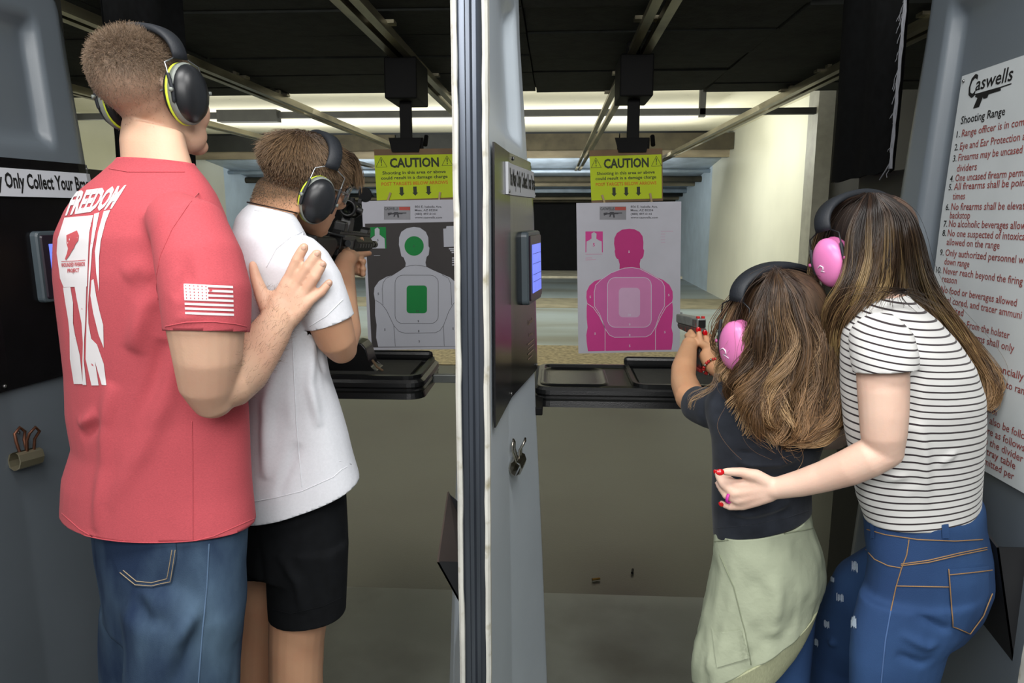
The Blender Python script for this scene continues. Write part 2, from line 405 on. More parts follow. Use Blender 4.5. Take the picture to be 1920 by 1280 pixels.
peg(1129, 365, 1137, 391, 'wooden clothes peg at the corner of the pink target nearer the divider post')
peg(1219, 362, 1224, 389, 'wooden clothes peg at the corner of the pink target nearer the pistol')

# ---------------------------------------------------------------- paper targets
M_pink = mat('pink_ink', (218, 66, 150), rough=0.7, var=0.02)
M_pinkd = mat('pink_ink_head', (200, 52, 130), rough=0.7, var=0.02)
M_pink2 = mat('pink_ink_mid', (214, 104, 172), rough=0.7, var=0.02)
M_pink3 = mat('pink_ink_pale', (222, 140, 192), rough=0.7, var=0.02)
M_pink4 = mat('pink_ink_palest', (222, 182, 214), rough=0.7, var=0.02)
M_white = mat('paper_line', (225, 218, 232), rough=0.7, var=0.01)
M_dark = mat('dark_print', (66, 62, 62), rough=0.7, var=0.03)
M_green = mat('green_ink', (10, 138, 64), rough=0.7, var=0.02)
M_fig = mat('figure_print', (196, 198, 208), rough=0.7, var=0.01)
M_txt = mat('grey_print', (70, 70, 76), rough=0.7)
M_logo = mat('logo_grey', (150, 150, 156), rough=0.7)
M_logored = mat('logo_red', (190, 84, 76), rough=0.7)
HEAD = [(470, 250), (510, 255), (550, 275), (575, 310), (582, 360), (580, 410), (588, 425), (582, 470), (570, 490), (560, 492), (552, 530), (556, 566)]
HEADL = [(390, 580), (392, 535), (380, 492), (370, 490), (358, 470), (352, 430), (355, 415), (347, 370), (350, 325), (370, 285), (410, 258)]
BODY = HEAD + [(620, 600), (690, 640), (740, 660), (790, 700), (815, 750), (818, 800), (812, 832), (818, 880), (815, 960), (806, 1040), (818, 1090), (815, 1160), (806, 1218),
               (138, 1230), (128, 1160), (125, 1100), (135, 1040), (128, 960), (128, 880), (132, 840), (125, 800), (128, 750), (150, 705), (190, 670), (250, 650), (320, 605)] + HEADL
CHEST = [(390, 578), (430, 565), (490, 560), (550, 570), (600, 595), (690, 645), (730, 670), (750, 710), (752, 790), (750, 870), (710, 940), (680, 1030), (665, 1060), (640, 1095), (600, 1115), (350, 1118), (310, 1100), (275, 1050), (265, 1020), (230, 930), (190, 870), (188, 760), (200, 700), (240, 660), (320, 605)]
ARML = [(132, 848), (180, 880), (230, 950), (268, 1030), (275, 1055), (275, 1228)]; ARMR = [(812, 835), (760, 880), (720, 950), (685, 1030), (678, 1060), (678, 1222)]
def header(fn, r, x0, k=1.0):
    """shop address block and rifle logo at the head of the sheet; fn works in sheet units"""
    bm = bmesh.new(); poly_face(bm, [(x0, 72), (x0+212, 72), (x0+212, 178), (x0, 178)], lambda u, v: fn(u, v, -0.0006)); obj('logo_panel', bm, M_logo, r)
    bm = bmesh.new(); poly_face(bm, [(x0+122, 76), (x0+210, 76), (x0+210, 102), (x0+122, 102)], lambda u, v: fn(u, v, -0.0010)); obj('logo_band', bm, M_logored, r)
    bm = bmesh.new(); f = lambda u, v: fn(u, v, -0.0012)
    text_to(bm, 'CASWELLS', f, x0+5, 101, 112, 22, 0.02)
    gun = [(30, 124), (62, 120), (64, 126), (80, 122), (84, 116), (112, 116), (114, 121), (180, 121), (180, 128), (150, 129), (148, 134), (118, 134), (122, 160), (110, 162), (104, 138), (94, 138), (86, 156), (76, 156), (82, 136), (62, 136), (34, 146)]
    poly_face(bm, [(x0+a, b) for a, b in gun], f)
    for t, yy, w_ in (('856 E. Isabella Ave.', 82, 216), ('Mesa, AZ 85204', 110, 180), ('(480) 497-0141', 140, 168), ('www.caswells.com', 168, 218)):
        text_to(bm, t, f, x0+248, yy, w_, 17, 0.012)
    obj('lettering', bm, M_txt, r)
def digits(bm, fn, items, h=18):
    for t, x, y in items: text_to(bm, t, fn, x, y+h/2, 0.62*h*len(t), h, 0.02, 'C')
def sheet_fn(ox, oy, sc, y0):
    return lambda u, v, t=0.0: W(ox+u/sc, oy+v/sc, y0)+Vector((0, t, 0))
# pink sheet
fp = sheet_fn(1070, 370, 4.267, YT-0.03)
r = thing('paper_target', 'white paper target printed with a pink silhouette', 'target', W(1180, 660, YT-0.03), 'paper targets')
bm = bmesh.new(); slab(bm, [(45, 45), (885, 32), (872, 1232), (62, 1248)], fp, 0.001); obj('sheet', bm, M_paper, r)
F = lambda off: (lambda u, v: fp(u, v, off))
bm = bmesh.new(); poly_face(bm, BODY, F(-0.0006)); obj('silhouette', bm, M_pink, r)
bm = bmesh.new(); poly_face(bm, HEAD + HEADL, F(-0.0009)); obj('silhouette_head', bm, M_pinkd, r)
bm = bmesh.new(); poly_face(bm, CHEST, F(-0.0012)); obj('chest_zone', bm, M_pink2, r)
bm = bmesh.new(); poly_face(bm, rrect(295, 640, 645, 1038, 62), F(-0.0015)); obj('inner_zone', bm, M_pink3, r)
bm = bmesh.new(); poly_face(bm, rrect(385, 722, 555, 958, 32), F(-0.0018)); obj('centre_zone', bm, M_pink4, r)
bm = bmesh.new(); f = F(-0.0021)
for p in (CHEST+CHEST[:1], rrect(295, 640, 645, 1038, 62)+[(583, 640)], ARML, ARMR): line_poly(bm, p, 4.5, f)
digits(bm, f, [('5', 467, 434), ('5', 157, 795), ('5', 785, 780), ('5', 195, 1088), ('5', 753, 1076), ('8', 472, 1100), ('5', 472, 1186), ('9', 472, 1016), ('10', 470, 938)])
obj('zone_lines', bm, M_white, r)
bm = bmesh.new(); f = F(-0.0009)
S2 = [(118, 272), (257, 272), (257, 440), (250, 440), (248, 352), (225, 342), (205, 330), (207, 290), (186, 276), (166, 290), (167, 328), (148, 342), (127, 352), (124, 440), (118, 440)]
poly_face(bm, S2, f); digits(bm, f, [('5', 185, 378)], 26); line_poly(bm, [(118, 455), (255, 453)], 2, f); line_poly(bm, [(118, 486), (172, 484)], 2, f); line_poly(bm, [(118, 500), (202, 497)], 2, f)
for k in range(5): line_poly(bm, [(722, 272+k*22), (722+(98 if k < 1 else 34), 271+k*22)], 1.2, f)
obj('small_figure', bm, M_pink, r)
header(fp, r, 232)
# green sheet
fg = sheet_fn(680, 370, 4.267, YT-0.03)
r = thing('paper_target', 'paper target with a grey silhouette and green zones on black', 'target', W(775, 655, YT-0.03), 'paper targets')
bm = bmesh.new(); slab(bm, [(-8, 28), (818, 15), (782, 1212), (48, 1222)], fg, 0.001); obj('sheet', bm, M_paper, r)
F = lambda off: (lambda u, v: fg(u, v, off))
bm = bmesh.new(); poly_face(bm, [(18, 210), (800, 194), (784, 1192), (74, 1200)], F(-0.0006)); obj('dark_field', bm, M_dark, r)
G = [(410, 235), (460, 243), (505, 275), (525, 320), (527, 390), (535, 405), (528, 460), (512, 475), (503, 520), (510, 555), (560, 580), (640, 615), (700, 640), (755, 690), (775, 750), (772, 810), (780, 880), (776, 960), (782, 1190), (125, 1195), (108, 1120), (112, 1020), (100, 940), (100, 830), (90, 770), (95, 720), (130, 670), (190, 635), (245, 620), (300, 585), (342, 555), (345, 525), (328, 480), (310, 470), (298, 410), (290, 380), (292, 320), (310, 275), (350, 248)]
bm = bmesh.new(); poly_face(bm, G, F(-0.0010)); obj('silhouette', bm, M_fig, r)
bm = bmesh.new(); f = F(-0.0014)
poly_face(bm, [(412+77*math.cos(k*PI/16), 388+78*math.sin(k*PI/16)) for k in range(32)], f); obj('head_zone', bm, M_green, r)
bm = bmesh.new(); poly_face(bm, rrect(352, 704, 515, 926, 26), f); obj('chest_zone', bm, M_green, r); bm = bmesh.new()
poly_face(bm, [(60, 238), (186, 236), (190, 408), (180, 408), (178, 330), (140, 300), (130, 245), (105, 245), (98, 300), (70, 318), (60, 330)], f)
obj('small_figure_field', bm, M_green, r)
bm = bmesh.new(); poly_face(bm, [(62, 408), (66, 330), (98, 305), (97, 252), (118, 240), (136, 255), (136, 298), (176, 328), (180, 408)], F(-0.0018)); 
poly_face(bm, [(645, 250), (668, 248), (670, 230), (772, 226), (778, 392), (650, 396)], F(-0.0014))
for y_, x_ in ((410, 690), (424, 700), (440, 712), (484, 716), (502, 716), (520, 716), (540, 716)): poly_face(bm, [(x_, y_-5), (779, y_-6), (779, y_+4), (x_, y_+5)], F(-0.0014))
line_poly(bm, [(90, 465), (140, 463)], 3, F(-0.0014)); obj('small_figure', bm, M_fig, r)
bm = bmesh.new(); f = F(-0.0021)
line_poly(bm, [(342, 556), (375, 546), (425, 541), (475, 546), (510, 556)], 3, f)
line_poly(bm, rrect(260, 622, 606, 1008, 62)+[(544, 622)], 3, f)
line_poly(bm, [(240, 622), (190, 645), (165, 680), (157, 730), (163, 860)], 3, f); line_poly(bm, [(636, 618), (685, 645), (705, 690), (708, 760), (712, 862)], 3, f)
line_poly(bm, [(104, 822), (150, 850), (190, 900), (250, 1025), (290, 1070), (340, 1086), (580, 1082), (618, 1065), (648, 1022), (690, 910), (730, 845), (770, 818)], 3, f)
line_poly(bm, [(250, 1025), (262, 1190)], 3, f); line_poly(bm, [(646, 1025), (654, 1188)], 3, f)
digits(bm, f, [('5', 126, 770), ('5', 742, 760), ('5', 178, 1056), ('5', 724, 1048), ('9', 446, 990), ('8', 449, 1068), ('5', 453, 1150), ('10', 440, 908), ('5', 122, 342), ('X', 411, 390)])
obj('zone_lines', bm, M_txt, r)
header(fg, r, 170)
# ---------------------------------------------------------------- stall dividers
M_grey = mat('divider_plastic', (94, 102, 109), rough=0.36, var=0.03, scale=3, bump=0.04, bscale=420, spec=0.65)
M_post = mat('post_steel', (92, 98, 108), rough=0.28, metal=0.75, var=0.18, scale=6, stretch=(6, 6, 0.35))
M_seal = mat('worn_cream_edge', (214, 214, 206), rough=0.6, var=0.08, scale=14, second=(150, 140, 105), second_amt=0.33, second_scale=22)
M_plate = mat('black_plate', (14, 13, 15), rough=0.24, var=0.10, scale=30, spec=0.6)
M_strip = mat('white_strip', (196, 199, 206), rough=0.5, var=0.01)
M_letter = mat('black_letter', (14, 14, 16), rough=0.6)
M_frame = mat('display_frame', (70, 80, 86), rough=0.35, var=0.05)
M_bezel = mat('display_bezel', (38, 30, 40), rough=0.3)
M_chrome = mat('clip_steel', (170, 165, 155), rough=0.22, metal=1.0, var=0.2, scale=12)
M_rust = mat('clip_rust', (96, 62, 46), rough=0.5, metal=0.7, var=0.25, scale=30)
M_screw = mat('screw_head', (150, 150, 150), rough=0.3, metal=0.9)
M_pouch = mat('brass_bin', (24, 25, 28), rough=0.6, var=0.1)
M_pouchin = mat('brass_bin_inside', (84, 72, 66), rough=0.7, var=0.1)
M_smalltxt = mat('small_label_print', (150, 128, 112), rough=0.6)
D1, D2 = 1.38, 2.0
def hw_far(z):
    P = [(-0.1, 0.168), (0.0, 0.163), (0.5, 0.140), (1.0, 0.113), (1.47, 0.098), (1.9, 0.066), (2.3, 0.050)]
    for (a, va), (b, vb) in zip(P, P[1:]):
        if z <= b: return va+(vb-va)*(z-a)/(b-a)
    return P[-1][1]
def smooth(t): t = max(0.0, min(1.0, t)); return t*t*(3-2*t)
def hw(d, z, s=1):
    t = (d-D1)/(D2-D1); near = 0.033
    k = 0.24*t/0.42 if t < 0.42 else 0.24+0.76*(t-0.42)/0.58
    # moulded recess of the upper panel and rounded far rim
    h = near+(hw_far(z)-near)*k
    rec = 0.032*smooth((1.885-d)/0.030)*smooth((z-(1.625 if s > 0 else 0.45))/0.05)*smooth((1.97-z)/0.05)
    rim = 0.02*smooth((d-1.955)/0.045)
    return max(0.012, h-rec*min(1, k*1.4)-rim)
XC = {'left': -1.385, 'centre': -0.158, 'right': 0.985}
def dtop(z):     # rounded top corner at the far end
    if z < 1.93: return D2
    t = min(1.0, (z-1.93)/0.12); return D2-0.12*(1-math.sqrt(max(0, 1-t*t)))
def face_pt(xc, s, d, z, off=0.0):
    return Vector((xc+s*(hw(d, z, s)+off), d, z))
M_grey_lit = mat('divider_plastic_lit', (202, 213, 222), rough=0.36, var=0.03, scale=3, bump=0.04, bscale=420, spec=0.6)  # brighter light on the centre divider put into a paler copy of the plastic
def build_divider(xc, label):
    r = thing('stall_divider', label, 'divider', (xc, 1.7, 0), 'stall dividers')
    zs = [0, 0.25, 0.5, 0.75, 0.95, 1.1, 1.3, 1.45, 1.55, 1.62, 1.63, 1.64, 1.65, 1.66, 1.68, 1.72, 1.8, 1.88, 1.92, 1.935, 1.95, 1.965, 1.98, 2.0, 2.02, 2.04, 2.05]
    nd = 64
    for s in (-1, 1):
        bm = bmesh.new(); G = []
        for z in zs:
            dm = dtop(z); row = []
            for i in range(nd+1):
                d = D1+(dm-D1)*i/nd
                row.append(bm.verts.new((xc+s*hw(d, z, s), d, z)))
            row.append(bm.verts.new((xc+s*0.006, dm+0.002, z)))
            G.append(row)
        for a, b in zip(G, G[1:]):
            for i in range(nd+1): bm.faces.new((a[i], a[i+1], b[i+1], b[i]))
        me = bpy.data.meshes.new('side_panel'); bm.to_mesh(me); bm.free(); o = link('side_panel', me, M_grey_lit if abs(xc) < 0.5 else M_grey, r, True)
        o['label'] = 'moulded grey side panel'
    # post with recessed ribbed face and worn cream edges
    bm = bmesh.new(); z1 = 2.84
    prof = [(-0.024, 0.0), (-0.021, 0.012), (-0.011, 0.012), (-0.008, 0.005), (-0.001, 0.005), (0.003, 0.012), (0.010, 0.012), (0.024, 0.003), (0.026, 0.03), (-0.026, 0.03)]
    prism(bm, prof, lambda u, v, t: (xc+u, D1-0.012+v, t), 0.0, z1); obj('post', bm, M_post, r)
    for s in (-1, 1):
        bm = bmesh.new(); n = 60; rr = random.Random(5+s)
        rows = []
        for k in range(n+1):
            z = z1*k/n; e = rr.uniform(0, 0.0022)
            rows.append([bm.verts.new((xc+s*u, D1+v, z)) for u, v in ((0.0215+e, -0.018), (0.0285, -0.021), (0.0325+e*0.5, -0.016), (0.0335, 0.02), (0.022, 0.02))])
        for a, b in zip(rows, rows[1:]):
            for i in range(5): bm.faces.new((a[i], a[(i+1) % 5], b[(i+1) % 5], b[i]))
        obj('edge_trim', bm, M_seal, r, label='worn cream edge trim')
    bm = bmesh.new(); box(bm, (xc-0.033, D1+0.01, 2.03), (xc+0.033, D1+0.12, 2.84), 0.006); obj('post_head', bm, M_grey, r)
    return r
dv = {k: build_divider(x, t) for (k, x), t in zip(XC.items(), ('grey stall divider beside the man in the red shirt', 'grey stall divider with steel post between the two lanes', 'grey stall divider carrying the paper list of range rules'))}

def on_face(xc, s):
    """(d, z) on a divider's face -> world, with offset"""
    return lambda d, z, off=0.0: face_pt(xc, s, d, z, off)
def patch(bm, fn, d0, d1, z0, z1, off, nd=10, nz=8, thick=0.004):
    g = [[bm.verts.new(fn(d0+(d1-d0)*i/nd, z0+(z1-z0)*j/nz, off)) for i in range(nd+1)] for j in range(nz+1)]
    h = [[bm.verts.new(fn(d0+(d1-d0)*i/nd, z0+(z1-z0)*j/nz, off-thick)) for i in range(nd+1)] for j in range(nz+1)]
    for j in range(nz):
        for i in range(nd):
            bm.faces.new((g[j][i], g[j][i+1], g[j+1][i+1], g[j+1][i])); bm.faces.new((h[j][i], h[j+1][i], h[j+1][i+1], h[j][i+1]))
    rim = [(0, i) for i in range(nd+1)]+[(j, nd) for j in range(1, nz+1)]+[(nz, i) for i in range(nd-1, -1, -1)]+[(j, 0) for j in range(nz-1, 0, -1)]
    for (a, b), (c, d_) in zip(rim, rim[1:]+rim[:1]): bm.faces.new((g[a][b], h[a][b], h[c][d_], g[c][d_]))
def screw(fn, d, z, off, parent, r_=0.005):
    bm = bmesh.new(); p = fn(d, z, off); q = fn(d, z, off+0.003); cyl(bm, p, q, r_, 10, r_*0.7); obj('screw', bm, M_screw, parent, True)
def display(key, where):
    fn = on_face(XC[key], 1)
    r = thing('control_panel', 'black control panel with a touch screen on the divider '+where, 'control panel', fn(1.7, 1.05), 'control panels')
    bm = bmesh.new(); patch(bm, fn, D1+0.012, 1.99, 1.045, 1.602, 0.009, 22, 8); obj('backplate', bm, M_plate, r)
    for d, z in ((1.68, 1.592), (1.62, 1.058), (1.97, 1.590), (1.94, 1.06)): screw(fn, d, z, 0.0095, r)
    # display housing: rounded box standing off the plate
    def dbox(name, d0, d1, z0, z1, o0, o1, m, par, rad):
        bm = bmesh.new(); P = rrect(d0, z0, d1, z1, rad, 4)
        a = [bm.verts.new(fn(u, v, o0)) for u, v in P]; b = [bm.verts.new(fn(u, v, o1)) for u, v in P]
        cu = (d0+d1)/2; cv = (z0+z1)/2
        c = [bm.verts.new(fn(cu+(u-cu)*0.965, cv+(v-cv)*0.975, o1+0.004)) for u, v in P]
        n = len(P)
        for i in range(n):
            bm.faces.new((a[i], a[(i+1) % n], b[(i+1) % n], b[i])); bm.faces.new((b[i], b[(i+1) % n], c[(i+1) % n], c[i]))
        bm.faces.new(c); return obj(name, bm, m, par)
    k = 0.02 if key == 'left' else 0.0
    h = dbox('display', 1.765-k, 1.945-k, 1.245, 1.425, 0.008, 0.022, M_frame, r, 0.012)
    dbox('bezel', 1.774-k, 1.936-k, 1.254, 1.416, 0.024, 0.0255, M_bezel, h, 0.006)
    bm = bmesh.new(); poly_face(bm, [(1.794, 1.272), (1.922, 1.272), (1.922, 1.393), (1.794, 1.393)], lambda u, v: fn(u-k, v, 0.0305)); obj('screen', bm, mat('lit_screen', (112, 132, 255), rough=0.3, emit=0.62, var=0.10, scale=30), h)
    bm = bmesh.new()
    for z in (1.30, 1.318, 1.345, 1.37): line_poly(bm, [(1.80, z), (1.918, z)], 0.0012, lambda u, v: fn(u-k, v, 0.0312))
    for d in (1.83, 1.87, 1.90): line_poly(bm, [(d, 1.274), (d, 1.30)], 0.0012, lambda u, v: fn(u-k, v, 0.0312))
    obj('screen_lines', bm, M_bezel, h)
    # printed emblem and short instructions below the display
    bm = bmesh.new(); f = lambda u, v: fn(u, -v, 0.0098)
    text_to(bm, 'Caswells', f, 1.865, -1.185, 0.07, 0.014, 0.012, 'C'); text_to(bm, 'Shooting', f, 1.868, -1.153, 0.05, 0.009, 0.01, 'C')
    for k, w_ in enumerate((0.09, 0.085, 0.08, 0.06)):
        line_poly(bm, [(1.825, -1.136+k*0.013), (1.825+w_, -1.136+k*0.013)], 0.0035, f)
    obj('small_print', bm, M_smalltxt, r)
    s = thing('notice_strip', 'white notice strip about collecting your brass on the divider '+where, 'sign', fn(1.76, 1.52), 'brass notice strips')
    bm = bmesh.new(); patch(bm, fn, 1.555, 1.978, 1.510, 1.577, 0.0155, 16, 3, 0.006); obj('strip', bm, M_strip, s)
    bm = bmesh.new(); text_to(bm, 'You May Only Collect Your Brass', lambda u, v: fn(u, -v, 0.0162), 1.772, -1.531, 0.385, 0.036, 0.03, 'C'); obj('lettering', bm, M_letter, s)
    for d, z in ((1.562, 1.516), (1.967, 1.516)): screw(fn, d, z, 0.016, s, 0.004)
display('left', 'beside the man in red'); display('centre', 'between the lanes')

# bulldog clips hung on the dividers
def clip(key, d, z, roll, label, m1, m2, k_=1.0):
    fn = on_face(XC[key], 1); p = fn(d, z, 0.0); t = (fn(d+0.03, z)-fn(d-0.03, z)).normalized(); n = (t.cross(Vector((0, 0, 1)))).normalized()
    if n.x < 0: n = -n
    up = n.cross(t).normalized()
    if up.z < 0: up = -up
    Rm = Matrix.Rotation(roll, 3, n); t = Rm @ t; up = Rm @ up
    P = lambda a, b, c: p+(t*a+up*b+n*c)*k_
    r = thing('bulldog_clip', label, 'clip', p, 'bulldog clips on the dividers')
    for k, (c0, sg) in enumerate(((0.004, -1), (0.020, 1))):
        bm = bmesh.new()
        prof = [(-0.014, 0.012+sg*0.001), (-0.010, 0.012+sg*0.009), (0.000, 0.012+sg*0.012), (0.010, 0.012+sg*0.009), (0.013, 0.012+sg*0.003), (0.010, 0.012+sg*0.007), (0.0, 0.012+sg*0.0095), (-0.009, 0.012+sg*0.007)]
        prism(bm, prof, lambda u, v, s_: P(s_, u, v), -0.021, 0.021); obj('jaw', bm, m1, r)
    for k, (a0, lean) in enumerate(((-0.004, 0.0), (0.004, 0.018))):
        bm = bmesh.new(); path = [P(a0-0.006, 0.008, 0.012+lean*0.2), P(a0-0.007, 0.028, 0.006+lean*0.6), P(a0-0.009, 0.040, 0.006+lean), P(a0, 0.048, 0.006+lean*1.1), P(a0+0.009, 0.040, 0.006+lean), P(a0+0.007, 0.028, 0.006+lean*0.6), P(a0+0.006, 0.008, 0.012+lean*0.2)]
        tube(bm, path, 0.0022*k_, 8); obj('handle', bm, m2, r, True)
    screw(lambda dd, zz, off: P(-0.004, 0.040, off/k_), 0, 0, 0.006, r, 0.004)
clip('left', 1.645, 0.868, -0.1, 'bulldog clip on the grey divider beside the man in red', M_galv, M_rust, 1.65)
clip('centre', 1.66, 0.875, 0.1, 'chrome bulldog clip on the divider between the lanes', M_chrome, M_chrome, 1.35)

# brass bins: open wedge shaped pockets on the far-left face of the dividers
def bin_(key, label, z0, z1, d0, d1, depth):
    fn = on_face(XC[key], -1); xs_ = -1
    r = thing('brass_bin', label, 'bin', fn(d0, z0), 'brass bins on the dividers')
    A = [fn(d0, z1-0.02), fn(d1, z1), fn(d1, z0+0.05), fn(d0, z0)]
    O = Vector((-depth, 0, 0))
    B = [A[0]+O, A[1]+O*0.9+Vector((0, 0, 0.05))]
    def quad(name, pts, m, th=Vector((0.004, 0, 0.0))):
        bm = bmesh.new(); a = [bm.verts.new(p) for p in pts]; b = [bm.verts.new(Vector(p)+th) for p in pts]; bm.faces.new(a); bm.faces.new(b[::-1])
        for i in range(len(pts)): bm.faces.new((a[i], a[(i+1) % len(pts)], b[(i+1) % len(pts)], b[i]))
        obj(name, bm, m, r)
    quad('front_side', [A[0], B[0], A[3]], M_pouch, Vector((0, 0.004, 0)))
    quad('far_side', [A[1], B[1], A[2]], M_pouch, Vector((0, -0.004, 0)))
    quad('outer_side', [B[0], B[1], A[2], A[3]], M_pouch if key == 'right' else M_pouchin, Vector((0.004, 0, 0.002)))
bin_('centre', 'black brass bin on the divider between the lanes', 0.575, 0.715, 1.50, 1.74, 0.062)
bin_('right', 'black brass bin on the divider behind the woman', 0.56, 0.83, 1.405, 1.62, 0.06)

# rules sheet on the right divider
fnR = on_face(XC['right'], -1)
rs = thing('rules_sign', 'white sign listing range rules in red-brown lettering', 'sign', fnR(1.55, 0.9))
M_sheet = mat('sign_sheet', (190, 196, 198), rough=0.5, var=0.03, scale=7)
M_redtxt = mat('red_brown_letter', (136, 62, 58), rough=0.6)
bm = bmesh.new(); patch(bm, fnR, 1.39, 1.825, 0.918, 1.785, 0.008, 10, 26, 0.003); obj('sheet', bm, M_sheet, rs)
fs = lambda u, v: fnR(1.825-u, -v, 0.0088)     # u from the far edge towards the viewer
def zrow(y, px=1850):
    d = 1.7
    for _ in range(12):
        p = W(px, y, d); d *= fnR(max(1.3, min(1.9, d)), p.z).x/p.x
    return W(px, y, d).z
bm = bmesh.new(); bmr = bmesh.new()
text_to(bm, 'aswells', fs, 0.066, -zrow(166), 0.135, 0.030, 0.012, shear=0.1); text_to(bm, 'C', fs, 0.038, -zrow(176), 0.032, 0.050, 0.02, shear=0.1)
line_poly(bm, [(0.064, -zrow(173)), (0.13, -zrow(174)), (0.20, -zrow(172))], 0.0026, fs)
gp = [(0.045, 0.0), (0.105, 0.0), (0.107, 0.012), (0.078, 0.014), (0.076, 0.024), (0.066, 0.024), (0.064, 0.018), (0.058, 0.048), (0.042, 0.048), (0.050, 0.016), (0.043, 0.010)]
zg = zrow(172); poly_face(bm, [(a*1.5+0.005, -zg+b*0.66) for a, b in gp], fs)
text_to(bm, 'Shooting Range', fs, 0.026, -zrow(224), 0.165, 0.018, 0.012)
ROWS = [('1.', 'Range officer is in complete', 243), ('2.', 'Eye and Ear Protection are', 268), ('3.', 'Firearms may be uncased at', 290), ('', 'dividers', 311), ('4.', 'One uncased firearm permitted', 330), ('5.', 'All firearms shall be pointed', 347), ('', 'times', 366), ('6.', 'No firearms shall be elevated', 387), ('', 'backstop', 404),
        ('7.', 'No alcoholic beverages allowed', 421), ('8.', 'No one suspected of intoxica', 440), ('', 'allowed on the range', 458), ('9.', 'Only authorized personnel will', 480), ('', 'down range', 498), ('10.', 'Never reach beyond the firing', 517), ('', 'reason', 534), ('11.', 'No food or beverages allowed', 556), ('12.', 'Steel cored, and tracer ammuni', 576), ('', 'prohibited', 595),
        ('', 'No Drawing From the holster', 616), ('', 'automatic firearms shall only', 637), ('', 'and bursts', 655), ('', 'held financially', 681), ('', 'they cause to range', 705), ('', 'rules com', 762), ('', 'should also be followed', 782), ('', 'They are as follows', 803), ('', 'ning on the divider', 823), ('', 'on the tray table', 842), ('', 'ers permitted per', 862)]
for num, t, y in ROWS:
    z = zrow(y)
    if num: text_to(bm, num, fs, 0.008+(0.008 if len(num) < 3 else 0), -z+0.007, 0.0075*len(num), 0.015, 0.008)
    extra = 0.165 if t in ('held financially', 'they cause to range', 'rules com', 'should also be followed', 'They are as follows', 'ning on the divider', 'on the tray table', 'ers permitted per') else 0.0
    text_to(bmr, t, fs, 0.038+extra, -z+0.007, min(0.0097*len(t), 0.385-extra), 0.0165, 0.008)
obj('black_lettering', bm, M_letter, rs); obj('red_lettering', bmr, M_redtxt, rs)
screw(fnR, 1.812, 1.772, 0.009, rs, 0.004)

# ---------------------------------------------------------------- black felt curtains above, dark shields below
def curtain(xc, z0, label, fray=False):
    r = thing('black_curtain', label, 'curtain', (xc, 2.45, z0), 'black felt curtains beyond the dividers')
    bm = bmesh.new(); rr = random.Random(11); rows = []
    for k in range(13):
        d = 2.24+0.49*k/12; w_ = 0.008*math.sin(k*1.1)
        rows.append([(xc+w_+0.003*math.sin(j), d+rr.uniform(-0.002, 0.002), z0-0.02*(k/12)+rr.uniform(-0.004, 0.004)+(2.342-z0)*j/6) for j in range(7)])
    for off in (0, 0.006):
        v = [[bm.verts.new((p[0]+off, p[1], p[2])) for p in row] for row in rows]
        for a, b in zip(v, v[1:]):
            for j in range(6): bm.faces.new((a[j], a[j+1], b[j+1], b[j]))
    obj('cloth', bm, M_cloth, r, True)
    if fray:
        bm = bmesh.new(); rr = random.Random(4)
        for k in range(26):
            z = 1.60+0.72*rr.random(); ln = rr.uniform(0.02, 0.07); p = Vector((xc-0.006, 2.238+rr.uniform(-0.002, 0.004), z)); pts = [p]
            for q in range(5): p = p+Vector((rr.uniform(-0.003, 0.002), rr.uniform(-0.003, 0.009), -ln/5)); pts.append(p)
            tube(bm, pts, 0.0011, 5)
        for k in range(3):
            pts = [Vector((xc-0.005-0.002*k, 2.236+0.002*k+0.003*math.sin(j*2.3+k), 2.34-0.74*j/24)) for j in range(25)]; tube(bm, pts, 0.0022, 5)
        tube(bm, [(xc-0.006, 2.24, 1.62), (xc-0.008, 2.265, 1.595), (xc-0.008, 2.30, 1.57)], 0.0022, 5)
        obj('frayed_edge', bm, M_fray, r, True)
curtain(-1.375, 1.58, 'black felt curtain hanging behind the head of the man in red')
curtain(-0.155, 1.60, 'black felt curtain hanging beyond the divider with the steel post')
curtain(0.99, 1.595, 'black felt curtain with a frayed grey edge above the woman', True)
M_shield = mat('shield_steel', (30, 31, 28), rough=0.6, var=0.15, scale=6)
for key, xc, lab in (('left', -1.40, 'dark steel shield beyond the divider by the man in red'), ('right', 1.055, 'dark steel shield beyond the divider behind the woman')):
    r = thing('steel_shield', lab, 'shield', (xc, 2.3, 0), 'dark steel shields')
    rng_box('plate', (xc-0.006, 2.02, 0.0), (xc+0.006, 2.62, 1.60), M_shield, None, r)
    rng_box('upright', (xc-0.02, 2.02, 0.0), (xc+0.02, 2.06, 2.34), M_shield, None, r)

